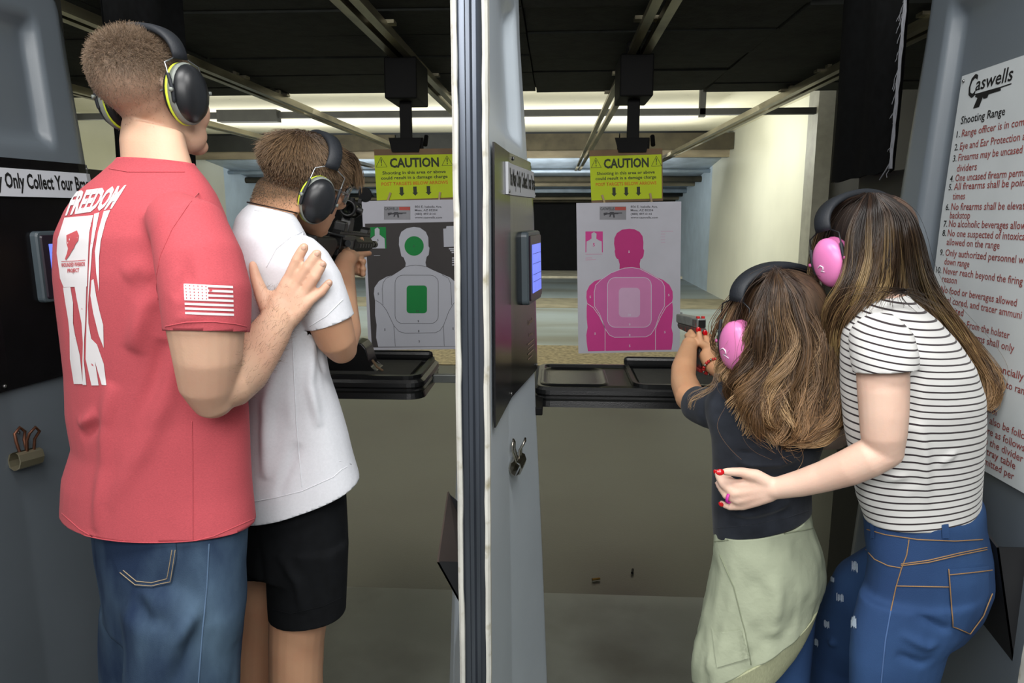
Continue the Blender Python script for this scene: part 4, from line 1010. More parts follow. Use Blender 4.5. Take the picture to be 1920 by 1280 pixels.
def earmuffs(M, s, label, cupm, rimm, padm, bandm, wirem, group, half=0.082, band_r=(0.098, 0.135), cup=(0.030, 0.050), zc=-0.006, yc=-0.002, lean=0.0, tall=1.12, wire_z=0.045, mark=None, round_cup=1.0, half2=None, padding=0.011, band_w=0.017, band_top=0.124):
    """ear defenders: padded band, wire yokes, two cups with cushions"""
    S = M @ Matrix.Scale(s, 4); S3 = S.to_3x3()
    P = lambda x, y, z: S @ Vector((x, y, z))
    r = thing('ear_defenders', label, 'ear defenders', P(0, 0, 0), group)
    zb = 0.060; xb = half+cup[0]*0.55
    rt = lambda y, z: y+lean*(z)
    # band arc
    bm = bmesh.new(); rows = []; n = 26
    for k in range(n+1):
        a = PI*k/n; x = xb*math.cos(a); z = zb+(band_top-zb)*max(0.0, math.sin(a))**0.8
        nx, nz = math.cos(a), max(0.0, math.sin(a)); th = padding*(0.45+0.55*math.sin(a))
        rows.append([bm.verts.new(P(x+nx*o*th-(0 if o else 0), rt(yc, z)+w_*band_w, z+nz*o*th)) for w_, o in ((-1, 0.15), (-0.9, 0.9), (0, 1.0), (0.9, 0.9), (1, 0.15), (0.9, -0.35), (0, -0.45), (-0.9, -0.35))])
    for a, b in zip(rows, rows[1:]):
        for i in range(8): bm.faces.new((a[i], a[(i+1) % 8], b[(i+1) % 8], b[i]))
    bm.faces.new(rows[0][::-1]); bm.faces.new(rows[-1]); obj('headband', bm, bandm, r, True)
    half0 = half
    for sx in (-1, 1):
        half = half2 if (half2 and sx == 1) else half0
        c = Vector((sx*half, yc+lean*zc, zc))
        # cup: rim ring, shell dome, cushion
        prof_c = [(0.0, 0.93), (cup[0]*0.25, 1.0), (cup[0]*0.55, 0.99), (cup[0]*0.85, 0.90), (cup[0]*1.12, 0.70), (cup[0]*1.28, 0.42), (cup[0]*1.33, 0.12)]
        bm = bmesh.new(); rows = []
        for o, q in prof_c: rows.append([bm.verts.new(S @ (c+Vector((sx*(0.012+o), cup[1]*q*math.cos(t)*0.80*round_cup, cup[1]*tall*q*math.sin(t))))) for t in [2*PI*k/32 for k in range(32)]])
        for a, b in zip(rows, rows[1:]):
            for i in range(32): bm.faces.new((a[i], a[(i+1) % 32], b[(i+1) % 32], b[i]))
        bm.faces.new(rows[0][::-1]); bm.faces.new(rows[-1]); oc = obj('ear_cup', bm, cupm, r, True)
        if rimm is not None:
            for nm, mm, x0, x1, q0 in (('cup_rim', rimm[0], 0.010, 0.024, 1.06), ('cup_band', rimm[1], 0.004, 0.0105, 1.075)):
                bm = bmesh.new(); rows = []
                for o, q in ((x0, q0*0.94), (x0+0.001, q0), (x1-0.003, q0), (x1, q0*0.95), (x1+0.002, q0*0.85)): rows.append([bm.verts.new(S @ (c+Vector((sx*o, cup[1]*q*math.cos(t)*0.80*round_cup, cup[1]*tall*q*math.sin(t))))) for t in [2*PI*k/32 for k in range(32)]])
                for a, b in zip(rows, rows[1:]):
                    for i in range(32): bm.faces.new((a[i], a[(i+1) % 32], b[(i+1) % 32], b[i]))
                obj(nm, bm, mm, oc, True)
        bm = bmesh.new(); pts = [S @ (c+Vector((sx*0.003, cup[1]*0.80*0.78*math.cos(t)*round_cup, cup[1]*tall*0.80*math.sin(t)))) for t in [2*PI*k/28 for k in range(28)]]; tube(bm, pts, 0.0115*s, 10, closed=True); obj('ear_cushion', bm, padm, r, True)
        # wires from the band end to both sides of the cup, and pivot arms
        bx_ = sx*xb
        for sy in (-1, 1):
            yw = cup[1]*0.80*round_cup*1.0
            top = P(bx_, rt(yc, zb)+sy*band_w*0.6, zb+0.004); sh = P(bx_+sx*0.003, rt(yc, zb)+sy*yw, zb-0.010); low = P(sx*(half+0.026), rt(yc, zc)+sy*(yw+0.003), zc+0.004)
            bm = bmesh.new(); tube(bm, [top, sh, sh.lerp(low, 0.5), low], 0.0016*s, 8); obj('wire', bm, wirem, r, True)
            bm = bmesh.new(); tube(bm, [sh.lerp(low, 0.45), low, P(sx*(half+0.024), rt(yc, zc)+sy*(yw+0.001), zc-0.016)], 0.0042*s, 8, up=S3 @ Vector((0, 1, 0)), ratio=0.8); pv = obj('pivot_arm', bm, bandm, r, True)
            bm = bmesh.new(); cyl(bm, low+S3 @ Vector((0, sy*0.001, 0)), low+S3 @ Vector((sx*0.002, sy*0.007, 0)), 0.0042*s, 12); obj('pivot', bm, padm if rimm is None else rimm[0], pv, True)
        if mark is not None and sx == mark[0]:
            bm = bmesh.new(); pts = []
            for (a, b) in mark[1]:
                q = math.sqrt(max(0.0, 1-(a/0.8)**2-(b)**2)); pts.append(S @ (c+Vector((sx*(0.0125+cup[0]*(0.62+0.72*q**0.9)), cup[1]*a, cup[1]*tall*b))))
            tube(bm, pts, [0.0006]+[0.0013]*(len(pts)-2)+[0.0006], 6); obj('cup_mark', bm, mat('mark_white', (236, 226, 236), rough=0.5), oc, True)
    return r
# ================================================================ the man in the red shirt
M_lime_rim = mat('lime_plastic', (206, 224, 60), rough=0.5); M_greyrim = mat('grey_plastic', (124, 130, 124), rough=0.45)
M_cupblk = mat('cup_black', (28, 30, 33), rough=0.36, var=0.05); M_padblk = mat('pad_black', (16, 17, 19), rough=0.6); M_bandblk = mat('band_black', (30, 34, 40), rough=0.62, bump=0.15, bscale=300)
M_wire = mat('wire_steel', (170, 172, 172), rough=0.25, metal=0.95)
M_hair_man = hair_mat('hair_man', (88, 71, 57), (140, 119, 98), var=0.35)
M_skin_man = skin_mat('skin_man', (212, 174, 148), (114, 98, 82))
M_red = mat('red_jersey', (190, 84, 92), rough=0.9, var=0.07, scale=300, bump=0.12, bscale=900, sheen=0.04, spec=0.15, stretch=(1, 1, 3))
M_print = mat('white_print', (230, 226, 228), rough=0.8, var=0.02, second=(198, 82, 92), second_amt=0.27, second_scale=60, second_sharp=0.02)
M_printred = mat('red_print', (196, 84, 90), rough=0.8, var=0.02, second=(228, 222, 224), second_amt=0.33, second_scale=120, second_sharp=0.03)
M_denim = mat('denim_faded', (88, 112, 134), rough=0.85, var=0.2, scale=7, bump=0.25, bscale=700, spec=0.2, second=(34, 50, 76), second_amt=0.55, second_scale=4.5, second_sharp=0.14, stretch=(1.3, 1.3, 0.6))
M_stitch = mat('tan_stitch', (158, 140, 112), rough=0.8)
M_shoe = mat('shoe_dark', (40, 38, 38), rough=0.6); M_sole = mat('shoe_sole', (170, 168, 160), rough=0.7)
def shoe(root, heel, toe, m=M_shoe, k=1.0):
    """trainer with sole between two floor points"""
    h = Vector((heel[0], heel[1], 0)); t = Vector((toe[0], toe[1], 0)); d = (t-h).normalized(); s = Vector((d.y, -d.x, 0)); L = (t-h).length
    bm = bmesh.new(); rings = []
    for u, w_, z0, z1 in ((0.0, 0.018, 0.02, 0.075), (0.03, 0.033, 0.02, 0.095), (0.12, 0.036, 0.02, 0.105), (0.3, 0.040, 0.02, 0.10), (0.45, 0.043, 0.02, 0.085), (0.65, 0.047, 0.02, 0.062), (0.85, 0.042, 0.02, 0.048), (1.0, 0.018, 0.022, 0.036)):
        c = h+d*L*u; rings.append((c+Vector((0, 0, (z0+z1)/2*k)), s*w_*k, Vector((0, 0, (z1-z0)/2*k)), 2.4))
    loft(bm, rings, 18); o = obj('shoe', bm, m, root, True)
    bm = bmesh.new(); P = [(0.0, 0.02), (0.04, 0.036), (0.4, 0.040), (0.66, 0.050), (0.88, 0.044), (1.0, 0.02)]
    pl = [h+d*L*u+s*w_*k for u, w_ in P]+[h+d*L*u-s*w_*k for u, w_ in P[::-1]]
    prism(bm, [(p.x, p.y) for p in pl], lambda u, v, z: (u, v, z), 0.0, 0.026*k); obj('sole', bm, M_sole, o)

man = thing('person', 'person in a red printed T-shirt and blue jeans with a hand on the boy\'s back', 'person', (W(300, 1000, 1.38).x, 1.38, 0))
MT = [R((109, 990), (481, 985), 1.38, .170, 2.3), R((111, 960), (479, 955), 1.38, .168, 2.3), R((113, 900), (474, 895), 1.38, .160), R((130, 840), (471, 830), 1.38, .155), R((117, 775), (469, 760), 1.38, .152), R((114, 700), (462, 680), 1.38, .158), R((105, 600), (452, 600), 1.38, .170), R((97, 510), (446, 510), 1.38, .180),
      R((99, 440), (436, 440), 1.38, .178), R((119, 392), (424, 400), 1.38, .160, 2.1), R((142, 358), (408, 365), 1.37, .125, 2.0), R((186, 322), (388, 336), 1.36, .088, 2.0), R((213, 297), (366, 310), 1.35, .064, 2.0), R((219, 286), (362, 298), 1.345, .060, 2.0)]
SL = [(318, 405, 1.27, 50), (352, 430, 1.235, 72), (372, 490, 1.215, 82), (384, 550, 1.20, 84), (386, 600, 1.195, 80), (386, 630, 1.195, 78)]
SLF = [(255, 400, 1.52, 50), (235, 470, 1.58, 62), (225, 600, 1.60, 60), (225, 632, 1.60, 58)]
def b_shirt(bm):
    loft(bm, MT, 36); limb(bm, SL, 22, True)
    limb(bm, SLF, 18, True)
me = volume(b_shirt, 0.006, 8)
def px3(l, d): return [W(x, y, d) for x, y in l]
cloth_relief(me, [
    (px3([(300, 515), (318, 470), (352, 425)], 1.2), 0.010, -0.008), (px3([(292, 520), (268, 500), (240, 520)], 1.24), 0.016, 0.007), (px3([(300, 545), (275, 575), (250, 660)], 1.24), 0.018, 0.008),
    (px3([(330, 660), (300, 760), (255, 850), (180, 960)], 1.23), 0.02, 0.011), (px3([(300, 640), (280, 720), (240, 800)], 1.23), 0.014, -0.008), (px3([(205, 720), (185, 800), (165, 1000)], 1.25), 0.016, 0.010), (px3([(135, 820), (175, 800), (215, 780)], 1.28), 0.014, -0.005), (px3([(120, 790), (150, 800), (190, 770)], 1.28), 0.012, 0.006),
    (px3([(158, 1010), (150, 900), (168, 830)], 1.25), 0.014, -0.006), (px3([(430, 720), (445, 800), (440, 950)], 1.25), 0.016, 0.006), (px3([(380, 800), (330, 900), (300, 1000)], 1.21), 0.02, 0.006),
    (px3([(320, 600), (380, 590), (450, 605)], 1.12), 0.006, 0.0025), (px3([(330, 560), (350, 520), (345, 470)], 1.13), 0.012, -0.004)], 0.0022, (9, 9, 5), 0.0045, 4)
def rn(r, sgn=-1):
    n = Vector(r[1]).cross(Vector(r[2])).normalized(); return n*(1 if n.z*sgn > 0 else -1)
cut(me, MT[1][0], rn(MT[1]), 0.45)
cut(me, MT[12][0]+Vector((0, 0, 0.002)), rn(MT[12], 1), 0.12)
cut_part(me, lambda bm: limb(bm, SL, 22, True), lambda bm: loft(bm, MT, 36), W(384, 621, 1.195), Vector(W(384, 660, 1.19))-Vector(W(385, 600, 1.20)))
cut_part(me, lambda bm: limb(bm, SLF, 18, True), lambda bm: loft(bm, MT, 36), W(225, 625, 1.60), (0, 0, -1)); keep_big(me)
shirt = garment('t_shirt', me, M_red, man); tr = bvh(me)
# hem, sleeve and collar stitching, side seam
seam('stitching', tr, M_red, shirt, [[(116, 962), (150, 992), (190, 1016), (250, 1030), (320, 1025), (400, 1005), (476, 972)], [(362, 1030), (362, 940), (361, 850), (360, 790)], [(310, 612), (350, 604), (400, 603), (440, 607), (462, 612)], [(296, 560), (293, 520), (300, 480), (322, 430), (352, 385), (372, 362)], [(205, 316), (240, 322), (300, 322), (345, 322)]], 0.0012, 0.0002, 1.3)
Z = lambda l: [(90+x/3.125, 330+y/3.125) for x, y in l]
polys = [Z([(100, 245), (268, 230), (245, 330), (240, 420), (232, 646), (95, 650), (75, 600), (55, 450), (60, 370)]),
         Z([(92, 652), (135, 650), (150, 740), (150, 860), (162, 930), (190, 1050), (207, 1217), (155, 1217), (132, 1070), (130, 920), (122, 840), (105, 740)]),
         Z([(160, 648), (228, 645), (222, 850), (215, 960), (213, 1080), (228, 1222), (206, 1222), (205, 1080), (208, 980), (200, 860), (172, 720)]),
         Z([(274, 222), (304, 214), (280, 330), (262, 430), (252, 560), (246, 640), (238, 760), (240, 860), (262, 980), (300, 1225), (258, 1225), (224, 1070), (228, 900), (236, 700), (242, 560), (250, 420)]),
         Z([(330, 207), (368, 200), (340, 270), (312, 380), (302, 480), (302, 676), (286, 570), (278, 440), (296, 330)]),
         Z([(258, 610), (270, 602), (285, 700), (305, 790), (326, 870), (330, 1006), (300, 930), (268, 800), (252, 700)]),
         Z([(240, 935), (290, 985), (330, 1100), (345, 1225), (318, 1222), (280, 1090), (250, 1000)])]
def fq(tl, tr_, br, bl):
    return lambda u, v: Vector((*(Vector(tl).lerp(Vector(tr_), u).lerp(Vector(bl).lerp(Vector(br), u), v)), 0))
def b_free(bm, f):
    g = fq((139, 359), (238, 347), (212, 389), (124, 402)); text_to(bm, 'FREEDOM', lambda u, v: g(u, v), 0.0, 1.0, 1.0, 0.98, 0.045)
decal('back_print', tr, M_print, shirt, polys, 0.0012, 6, 1.35, b_free, 'white faded flag print on the back')
EM = [Z([(115, 348), (150, 332), (176, 320), (188, 348), (184, 378), (166, 402), (160, 420), (146, 440), (130, 468), (112, 492), (106, 486), (118, 452), (124, 424), (116, 396)])]
def b_em(bm, f):
    g = fq(Z([(85, 500)])[0], Z([(225, 492)])[0], Z([(220, 570)])[0], Z([(85, 578)])[0])
    text_to(bm, 'WOUNDED WARRIOR', lambda u, v: g(u, v), 0.0, 0.42, 1.0, 0.30, 0.03); text_to(bm, 'PROJECT', lambda u, v: g(u, v), 0.26, 0.85, 0.5, 0.28, 0.03); line_poly(bm, [(0, 0.0), (0.55, 0.02), (1.0, 0.0)], 0.05, lambda u, v: g(u, v))
decal('emblem_print', tr, M_printred, shirt, EM, 0.0022, 5, 1.35, b_em, 'red emblem of one figure carrying another')
fl = fq((345, 532), (436, 536), (438, 592), (348, 589)); q = lambda a, b, c, d: [tuple(fl(*p)[:2]) for p in ((a, b), (c, b), (c, d), (a, d))]
FL = [q(0, 0, 0.49, 7/13)]+[q(0.49, k/13, 1, (k+1)/13) for k in (0, 2, 4, 6)]+[q(0, k/13, 1, (k+1)/13) for k in (8, 10, 12)]
decal('sleeve_flag', tr, M_print, shirt, FL, 0.0012, 6, 1.15, None, 'white flag print on the sleeve')
def b_stars(bm, f):
    for i in range(6):
        for j in range(5):
            c = fl(0.05+0.08*i, 0.06+0.10*j); poly_face(bm, [(c.x+1.3*math.cos(a*PI*2/5), c.y+1.3*math.sin(a*PI*2/5)) for a in range(5)], f)
decal('flag_stars', tr, M_red, shirt, [], 0.0018, 6, 1.15, b_stars)
# jeans
MJ = [R((165, 960), (466, 955), 1.38, .160), R((172, 1040), (462, 1035), 1.38, .165), R((186, 1110), (462, 1108), 1.38, .165), R((193, 1160), (456, 1160), 1.38, .155)]
def b_jeans(bm):
    loft(bm, MJ, 32)
    limb(bm, [(350, 1130, 1.32, 108), (348, 1200, 1.315, 102), (344, 1290, 1.31, 100), (345, 1400, 1.31, 82), (348, 1520, 1.30, 78), (350, 1655, 1.30, 76)], 22)
    limb(bm, [(300, 1130, 1.46, 100), (300, 1200, 1.48, 100), (304, 1290, 1.50, 96), (318, 1400, 1.52, 78), (335, 1500, 1.53, 72), (345, 1580, 1.53, 70)], 22)
me = volume(b_jeans, 0.007, 7)
cloth_relief(me, [(px3([(235, 1120), (270, 1160), (330, 1170)], 1.22), 0.02, -0.008), (px3([(300, 1280), (330, 1200), (400, 1110)], 1.22), 0.02, 0.008), (px3([(330, 1280), (370, 1180), (420, 1120)], 1.22), 0.014, -0.006), (px3([(215, 1200), (235, 1260), (250, 1290)], 1.3), 0.016, 0.008)], 0.003, (11, 11, 8), 0.0045, 5)
cut(me, MJ[0][0]+Vector((0, 0, 0.0)), rn(MJ[0], 1), 0.4)
for x, y, d in ((350, 1690, 1.30), (345, 1612, 1.53)): cut(me, W(x, y-22, d), (0, 0, -1), 0.15)
keep_big(me)
jeans = garment('jeans', me, M_denim, man); tj = bvh(me)
PK = [(205, 1000), (330, 1000), (332, 1040), (322, 1092), (286, 1101), (256, 1098), (225, 1072), (212, 1040)]
decal('back_pocket', tj, M_denim, jeans, [PK], 0.003, 7, 1.25)
seam('stitching', tj, M_stitch, jeans, [[(330, 1030), (321, 1089), (286, 1098), (256, 1095), (228, 1072)], [(324, 1030), (315, 1083), (286, 1091), (258, 1088), (234, 1068)]], 0.0009, 0.0035, 1.25)
seam('side_seam', tj, mat('denim_seam', (92, 118, 148), rough=0.85), jeans, [[(392, 1020), (388, 1100), (380, 1180), (372, 1280)]], 0.0016, 0.0004, 1.25)
shoe(man, W(330, 1700, 1.24), Vector(W(330, 1700, 1.24))+Vector((0.17, 0.20, 0))); shoe(man, W(330, 1600, 1.50), Vector(W(330, 1600, 1.50))+Vector((0.10, 0.25, 0)))
# body: core, neck, head, both arms
HM = frame(W(277, 178, 1.395), math.radians(21), math.radians(3)); HS = 0.94
def scaled(r, k, kd=None): return (r[0], Vector(r[1])*k, Vector(r[2])*(kd or k), r[3])
WH = lambda x, y, d: W(x, y, d-0.028)
MAN_KN = [WH(541, 523, 1.435), WH(557, 533, 1.432), WH(571, 549, 1.430), WH(580, 565, 1.425)]
def b_body(bm):
    loft(bm, [scaled(r, .84) for r in MT[2:11]]+[R((205, 335), (372, 345), 1.35, .075), R((226, 300), (362, 312), 1.36, .062), R((223, 262), (352, 280), 1.375, .060), R((228, 225), (345, 250), 1.39, .058)], 30)
    head_shape(bm, HM, HS, 1.15)
    SM = HM @ Matrix.Scale(HS, 4); ellipsoid(bm, (0.040, 0.054, -0.078), (0.032, 0.042, 0.036), SM); ellipsoid(bm, (0.022, 0.090, -0.100), (0.026, 0.022, 0.019), SM); ellipsoid(bm, (0.052, 0.064, -0.030), (0.026, 0.038, 0.044), SM)
    limb(bm, [(350, 430, 1.25, 48), (380, 540, 1.20, 66), (386, 610, 1.192, 70), (390, 670, 1.195, 62), (390, 722, 1.205, 52), (398, 742, 1.215, 43)], 20)
    limb(bm, [(392, 738, 1.21, 40), (425, 715, 1.235, 54), (455, 690, 1.28, 52), (485, 655, 1.325, 43), (508, 622, 1.362, 37), (522, 598, 1.390, 32)], 20)
    tube(bm, [WH(500, 632, 1.375), WH(522, 598, 1.412), WH(534, 575, 1.425)], [0.036, 0.033, 0.035], 18, up=Vector((0.45, -0.8, 0.4)), ratio=0.62)
    hand_shape(bm, (WH(503, 590, 1.415), WH(545, 606, 1.418)), MAN_KN, [WH(557, 487, 1.436), WH(577, 502, 1.432), WH(590, 520, 1.43), WH(603, 547, 1.437)], [WH(564, 473, 1.438), WH(587, 486, 1.436), WH(599, 505, 1.436), WH(611, 537, 1.442)], [WH(570, 464, 1.440), WH(594, 476, 1.440), WH(604, 496, 1.440), WH(617, 530, 1.448)],
               [WH(493, 556, 1.428), WH(480, 522, 1.436), WH(474, 497, 1.440)], 1.0, 0.018, 0.0125, (0.0110, 0.0105, 0.0098))
    # far arm bent in front, hidden from here
    limb(bm, [(250, 430, 1.54, 46), (228, 560, 1.59, 54), (228, 640, 1.60, 48), (235, 745, 1.60, 38)], 18); limb(bm, [(235, 745, 1.60, 40), (300, 720, 1.66, 38), (355, 690, 1.70, 26)], 16)
    a = W(355, 690, 1.70); f = Vector((0.75, 0.45, 0.25)).normalized(); s = Vector((0.1, -0.5, 0.8)).normalized()
    K = [a+f*0.085+s*(0.033-0.021*i) for i in range(4)]
    hand_shape(bm, (a+s*0.022, a-s*0.022), K, [k+f*0.035 for k in K], [k+f*0.052-Vector((0, .02, 0)) for k in K], [k+f*0.055-Vector((0, .04, 0)) for k in K], [a+f*.03+s*.035, a+f*.06+s*.052, a+f*.085+s*.058], 1.0)
me = volume(b_body, 0.0036, 5)
def scalp_man(l):
    x, y, z = l[:, 0], l[:, 1], l[:, 2]
    top = sstep(0.0, 0.09, z+0.15*(-y)); base = sstep(-0.085, 0.01, z-0.25*(y+0.02))*sstep(0.075, 0.045, y-0.25*z)
    return np.clip(base*(0.7+0.24*top), 0, 0.92)
loc, sc_ = set_scalp(me, HM, HS, scalp_man)
co, no = arr(me)
# hairy forearm tone: faint hairs as strands
link('body', me, M_skin_man, man, True)
def stubble(name, me_co, me_no, dens, ln_fn, dir_fn, n, r0, r1, m, parent, seed=2, npt=4):
    rg = np.random.default_rng(seed); idx = rg.choice(len(me_co), n, p=dens/dens.sum()); out = np.empty((n, npt, 3))
    p = me_co[idx]+rg.normal(0, 0.0009, (n, 3)); L = ln_fn(idx, rg); D = dir_fn(idx, rg)
    for k in range(npt):
        t = k/(npt-1); out[:, k] = p+me_no[idx]*(L*t*0.6*(1.2-0.5*t))[:, None]+D*(L*t*t*0.8+L*t*0.25)[:, None]
    return hair_curves(name, out, r0, r1, m, parent)
hair = obj('hair', bmesh.new(), None, man) if False else None
M3 = np.array(HM.to_3x3()).T
def ln_m(idx, rg):
    z = loc[idx, 2]; y = loc[idx, 1]; return (0.0024+0.0085*sstep(0.005, 0.105, z+0.06*(-y)+0.08*np.maximum(y, 0)))*rg.uniform(0.7, 1.25, len(idx))
def dir_m(idx, rg):
    l = loc[idx]; d = np.stack([l[:, 0]*2, 0.05+l[:, 1]*0.5, 0.02-0.9*sstep(0.10, 0.0, l[:, 2])*np.ones(len(idx))], 1)+rg.normal(0, 0.35, (len(idx), 3)); d /= np.linalg.norm(d, axis=1)[:, None]; return d @ M3
dens = np.where(np.abs(loc).max(1) < 0.2, sc_**2*(0.15+1.1*sstep(-0.02, 0.07, loc[:, 2]-0.1*loc[:, 1])), 0)
hm = stubble('hair', co, no, dens, ln_m, dir_m, 32000, 0.00027, 0.00012, M_hair_man, man)
# forearm hair
A = np.array(W(430, 720, 1.2)); B = np.array(W(525, 590, 1.41)); ab = B-A; t_ = ((co-A)@ab)/(ab@ab); dd = np.linalg.norm(co-(A+np.clip(t_, 0, 1)[:, None]*ab), axis=1)
df = np.where((t_ > -0.05) & (t_ < 1.1) & (dd < 0.07), 0.25+0.75*np.clip(t_, 0, 1), 0)
stubble('arm_hair', co, no, df, lambda i, r: r.uniform(0.005, 0.012, len(i)), lambda i, r: (ab/np.linalg.norm(ab))[None]*0.7+r.normal(0, .35, (len(i), 3)), 1500, 0.00012, 0.00007, hair_mat('arm_hair', (96, 66, 46), (120, 88, 62)), man, 5)
face_parts(HM, HS, man, mat('brow_brown', (70, 54, 42), rough=0.8))
tb = bvh(me)
for (x, y), d in (((570, 462), (0.35, 0, 1)), ((595, 474), (0.5, 0, 1)), ((605, 494), (0.6, 0, 1)), ((617, 529), (0.9, 0, 0.8))):
    h = cast(x-1, y+2, tb, 0.0004, 1.44); nail(man, h, d, CAM-h, mat('nail_natural', (214, 176, 156), rough=0.35), 0.0062)
earmuffs(HM, HS, 'black and lime ear defenders worn by the man in the red shirt', M_cupblk, (M_greyrim, M_lime_rim), M_padblk, M_bandblk, M_wire, 'lime rimmed ear defenders', half=0.084, cup=(0.029, 0.0500), zc=-0.004, yc=0.008, lean=-0.12)
# safety glasses
g = thing('safety_glasses', 'clear safety glasses worn by the man in the red shirt', 'glasses', HM @ Vector((0, 0.11, 0.01)), 'clear safety glasses')
M_lens = mat('clear_lens', (235, 238, 240), rough=0.05, trans=0.9, var=0.0); M_temple = mat('temple_frame', (90, 84, 78), rough=0.3)
def glasses(g, M, s):
    S = M @ Matrix.Scale(s, 4)
    for sx in (-1, 1):
        bm = bmesh.new(); a = []; b = []
        for k in range(9):
            t = k/8; x = sx*(0.006+0.062*t); y = 0.112-0.030*t*t-0.004*t
            a.append(bm.verts.new(S @ Vector((x, y, 0.030-0.006*t)))); b.append(bm.verts.new(S @ Vector((x, y-0.004, -0.020+0.012*t))))
        for i in range(8): bm.faces.new((a[i], a[i+1], b[i+1], b[i]))
        o = obj('lens', bm, M_lens, g, True); o.modifiers.new('t', 'SOLIDIFY').thickness = 0.0018
        bm = bmesh.new(); tube(bm, [S @ Vector(p) for p in ((sx*.068, .080, .014), (sx*.078, .05, .016), (sx*.081, 0.0, .014), (sx*.079, -.035, .0))], 0.0024*s, 8); obj('temple', bm, M_temple, g, True)
    bm = bmesh.new(); tube(bm, [S @ Vector(p) for p in ((-.068, .081, .028), (-.04, .104, .034), (0, .114, .035), (.04, .104, .034), (.068, .081, .028))], 0.0022*s, 8); obj('brow_bar', bm, M_temple, g, True)
glasses(g, HM, HS)
# ================================================================ the boy in the white shirt with the rifle
M_white_t = mat('white_cotton', (218, 220, 226), rough=0.9, var=0.02, scale=200, bump=0.1, bscale=800, sheen=0.15, spec=0.2)
M_shorts = mat('black_shorts', (13, 15, 18), rough=0.9, var=0.15, scale=40, spec=0.2)
M_skin_boy = skin_mat('skin_boy', (200, 154, 122), (96, 74, 54), (186, 110, 84))
M_hair_boy = hair_mat('hair_boy', (60, 46, 34), (122, 98, 72), var=0.45, split=0.5)
boy = thing('person', 'person in a white T-shirt and black shorts aiming a rifle', 'person', (W(560, 900, 1.57).x, 1.57, 0))
BT = [R((440, 985), (668, 905), 1.57, .135, 2.3), R((441, 965), (674, 886), 1.57, .134, 2.3), R((443, 900), (664, 848), 1.57, .128), R((443, 830), (654, 806), 1.57, .122), R((440, 760), (637, 750), 1.57, .120), R((437, 700), (620, 700), 1.565, .122), R((433, 640), (608, 640), 1.56, .126), R((429, 560), (600, 560), 1.55, .130),
      R((428, 490), (592, 495), 1.545, .130), R((432, 440), (584, 455), 1.545, .118, 2.1), R((440, 408), (574, 434), 1.55, .098, 2.0), R((452, 391), (565, 416), 1.555, .075, 2.0), R((464, 382), (556, 402), 1.56, .058, 2.0), R((468, 374), (552, 393), 1.565, .055, 2.0)]
BSL = [(548, 470, 1.50, 46), (570, 500, 1.488, 54), (590, 535, 1.478, 54), (607, 573, 1.472, 49), (618, 600, 1.474, 46), (622, 610, 1.4765, 46)]
BSF = [(455, 470, 1.62, 46), (440, 520, 1.66, 46), (430, 560, 1.70, 44), (426, 587, 1.72, 43)]
def b_bshirt(bm):
    loft(bm, BT, 34); limb(bm, BSL, 20, True)
    limb(bm, BSF, 18, True)
me = volume(b_bshirt, 0.0055, 7)
cloth_relief(me, [
    (px3([(500, 490), (525, 465), (560, 440)], 1.46), 0.008, -0.004), (px3([(500, 500), (515, 540), (545, 600)], 1.46), 0.010, -0.006), (px3([(488, 478), (510, 500), (520, 530)], 1.46), 0.007, 0.005), (px3([(515, 470), (550, 445), (590, 440)], 1.46), 0.008, 0.004),
    (px3([(560, 640), (545, 720), (548, 800)], 1.47), 0.010, 0.007), (px3([(585, 640), (580, 720), (600, 800)], 1.47), 0.010, 0.006), (px3([(530, 660), (500, 760), (490, 900)], 1.46), 0.016, 0.007), (px3([(600, 700), (610, 780), (640, 870)], 1.5), 0.010, -0.005),
    (px3([(590, 600), (600, 640), (610, 700)], 1.5), 0.010, -0.006), (px3([(560, 830), (540, 880), (520, 930)], 1.46), 0.012, -0.004),
    (px3([(590, 480), (600, 520), (612, 560)], 1.46), 0.010, 0.004), (px3([(560, 520), (585, 560), (600, 590)], 1.46), 0.008, -0.003)], 0.0022, (11, 11, 6), 0.004, 5)
cut(me, BT[1][0], rn(BT[1]), 0.34); cut(me, BT[12][0], rn(BT[12], 1), 0.085)
cut_part(me, lambda bm: limb(bm, BSL, 20, True), lambda bm: loft(bm, BT, 34), W(619, 602, 1.4745), W(630, 632, 1.482)-W(607, 573, 1.472)); cut_part(me, lambda bm: limb(bm, BSF, 18, True), lambda bm: loft(bm, BT, 34), W(427, 580, 1.715), W(424, 600, 1.73)-W(440, 520, 1.66)); keep_big(me)
bshirt = garment('t_shirt', me, M_white_t, boy); tbs = bvh(me)
seam('stitching', tbs, M_white_t, bshirt, [[(476, 940), (520, 932), (567, 920), (625, 894), (640, 880), (668, 866)], [(548, 632), (552, 720), (556, 800), (566, 912)], [(500, 500), (518, 466), (545, 444), (577, 432)], [(478, 394), (510, 400), (548, 412)], [(580, 612), (612, 592), (642, 562)]], 0.0011, 0.0002, 1.45)
BS = [R((462, 890), (640, 880), 1.59, .118), R((462, 930), (646, 905), 1.59, .122), R((461, 1000), (650, 980), 1.59, .13), R((460, 1060), (651, 1050), 1.59, .13)]
BLN = [R((490, 1010), (651, 1005), 1.56, .105), R((498, 1080), (651, 1070), 1.56, .10), R((502, 1152), (650, 1128), 1.56, .098), R((506, 1195), (648, 1172), 1.56, .096)]
BLF = [R((455, 1010), (560, 1005), 1.68, .08), R((452, 1070), (545, 1070), 1.70, .07), R((450, 1112), (530, 1114), 1.71, .068), R((452, 1150), (528, 1150), 1.71, .066)]
def b_shorts(bm):
    loft(bm, BS, 30); loft(bm, BLN, 26); loft(bm, BLF, 24)
me = volume(b_shorts, 0.0055, 7)
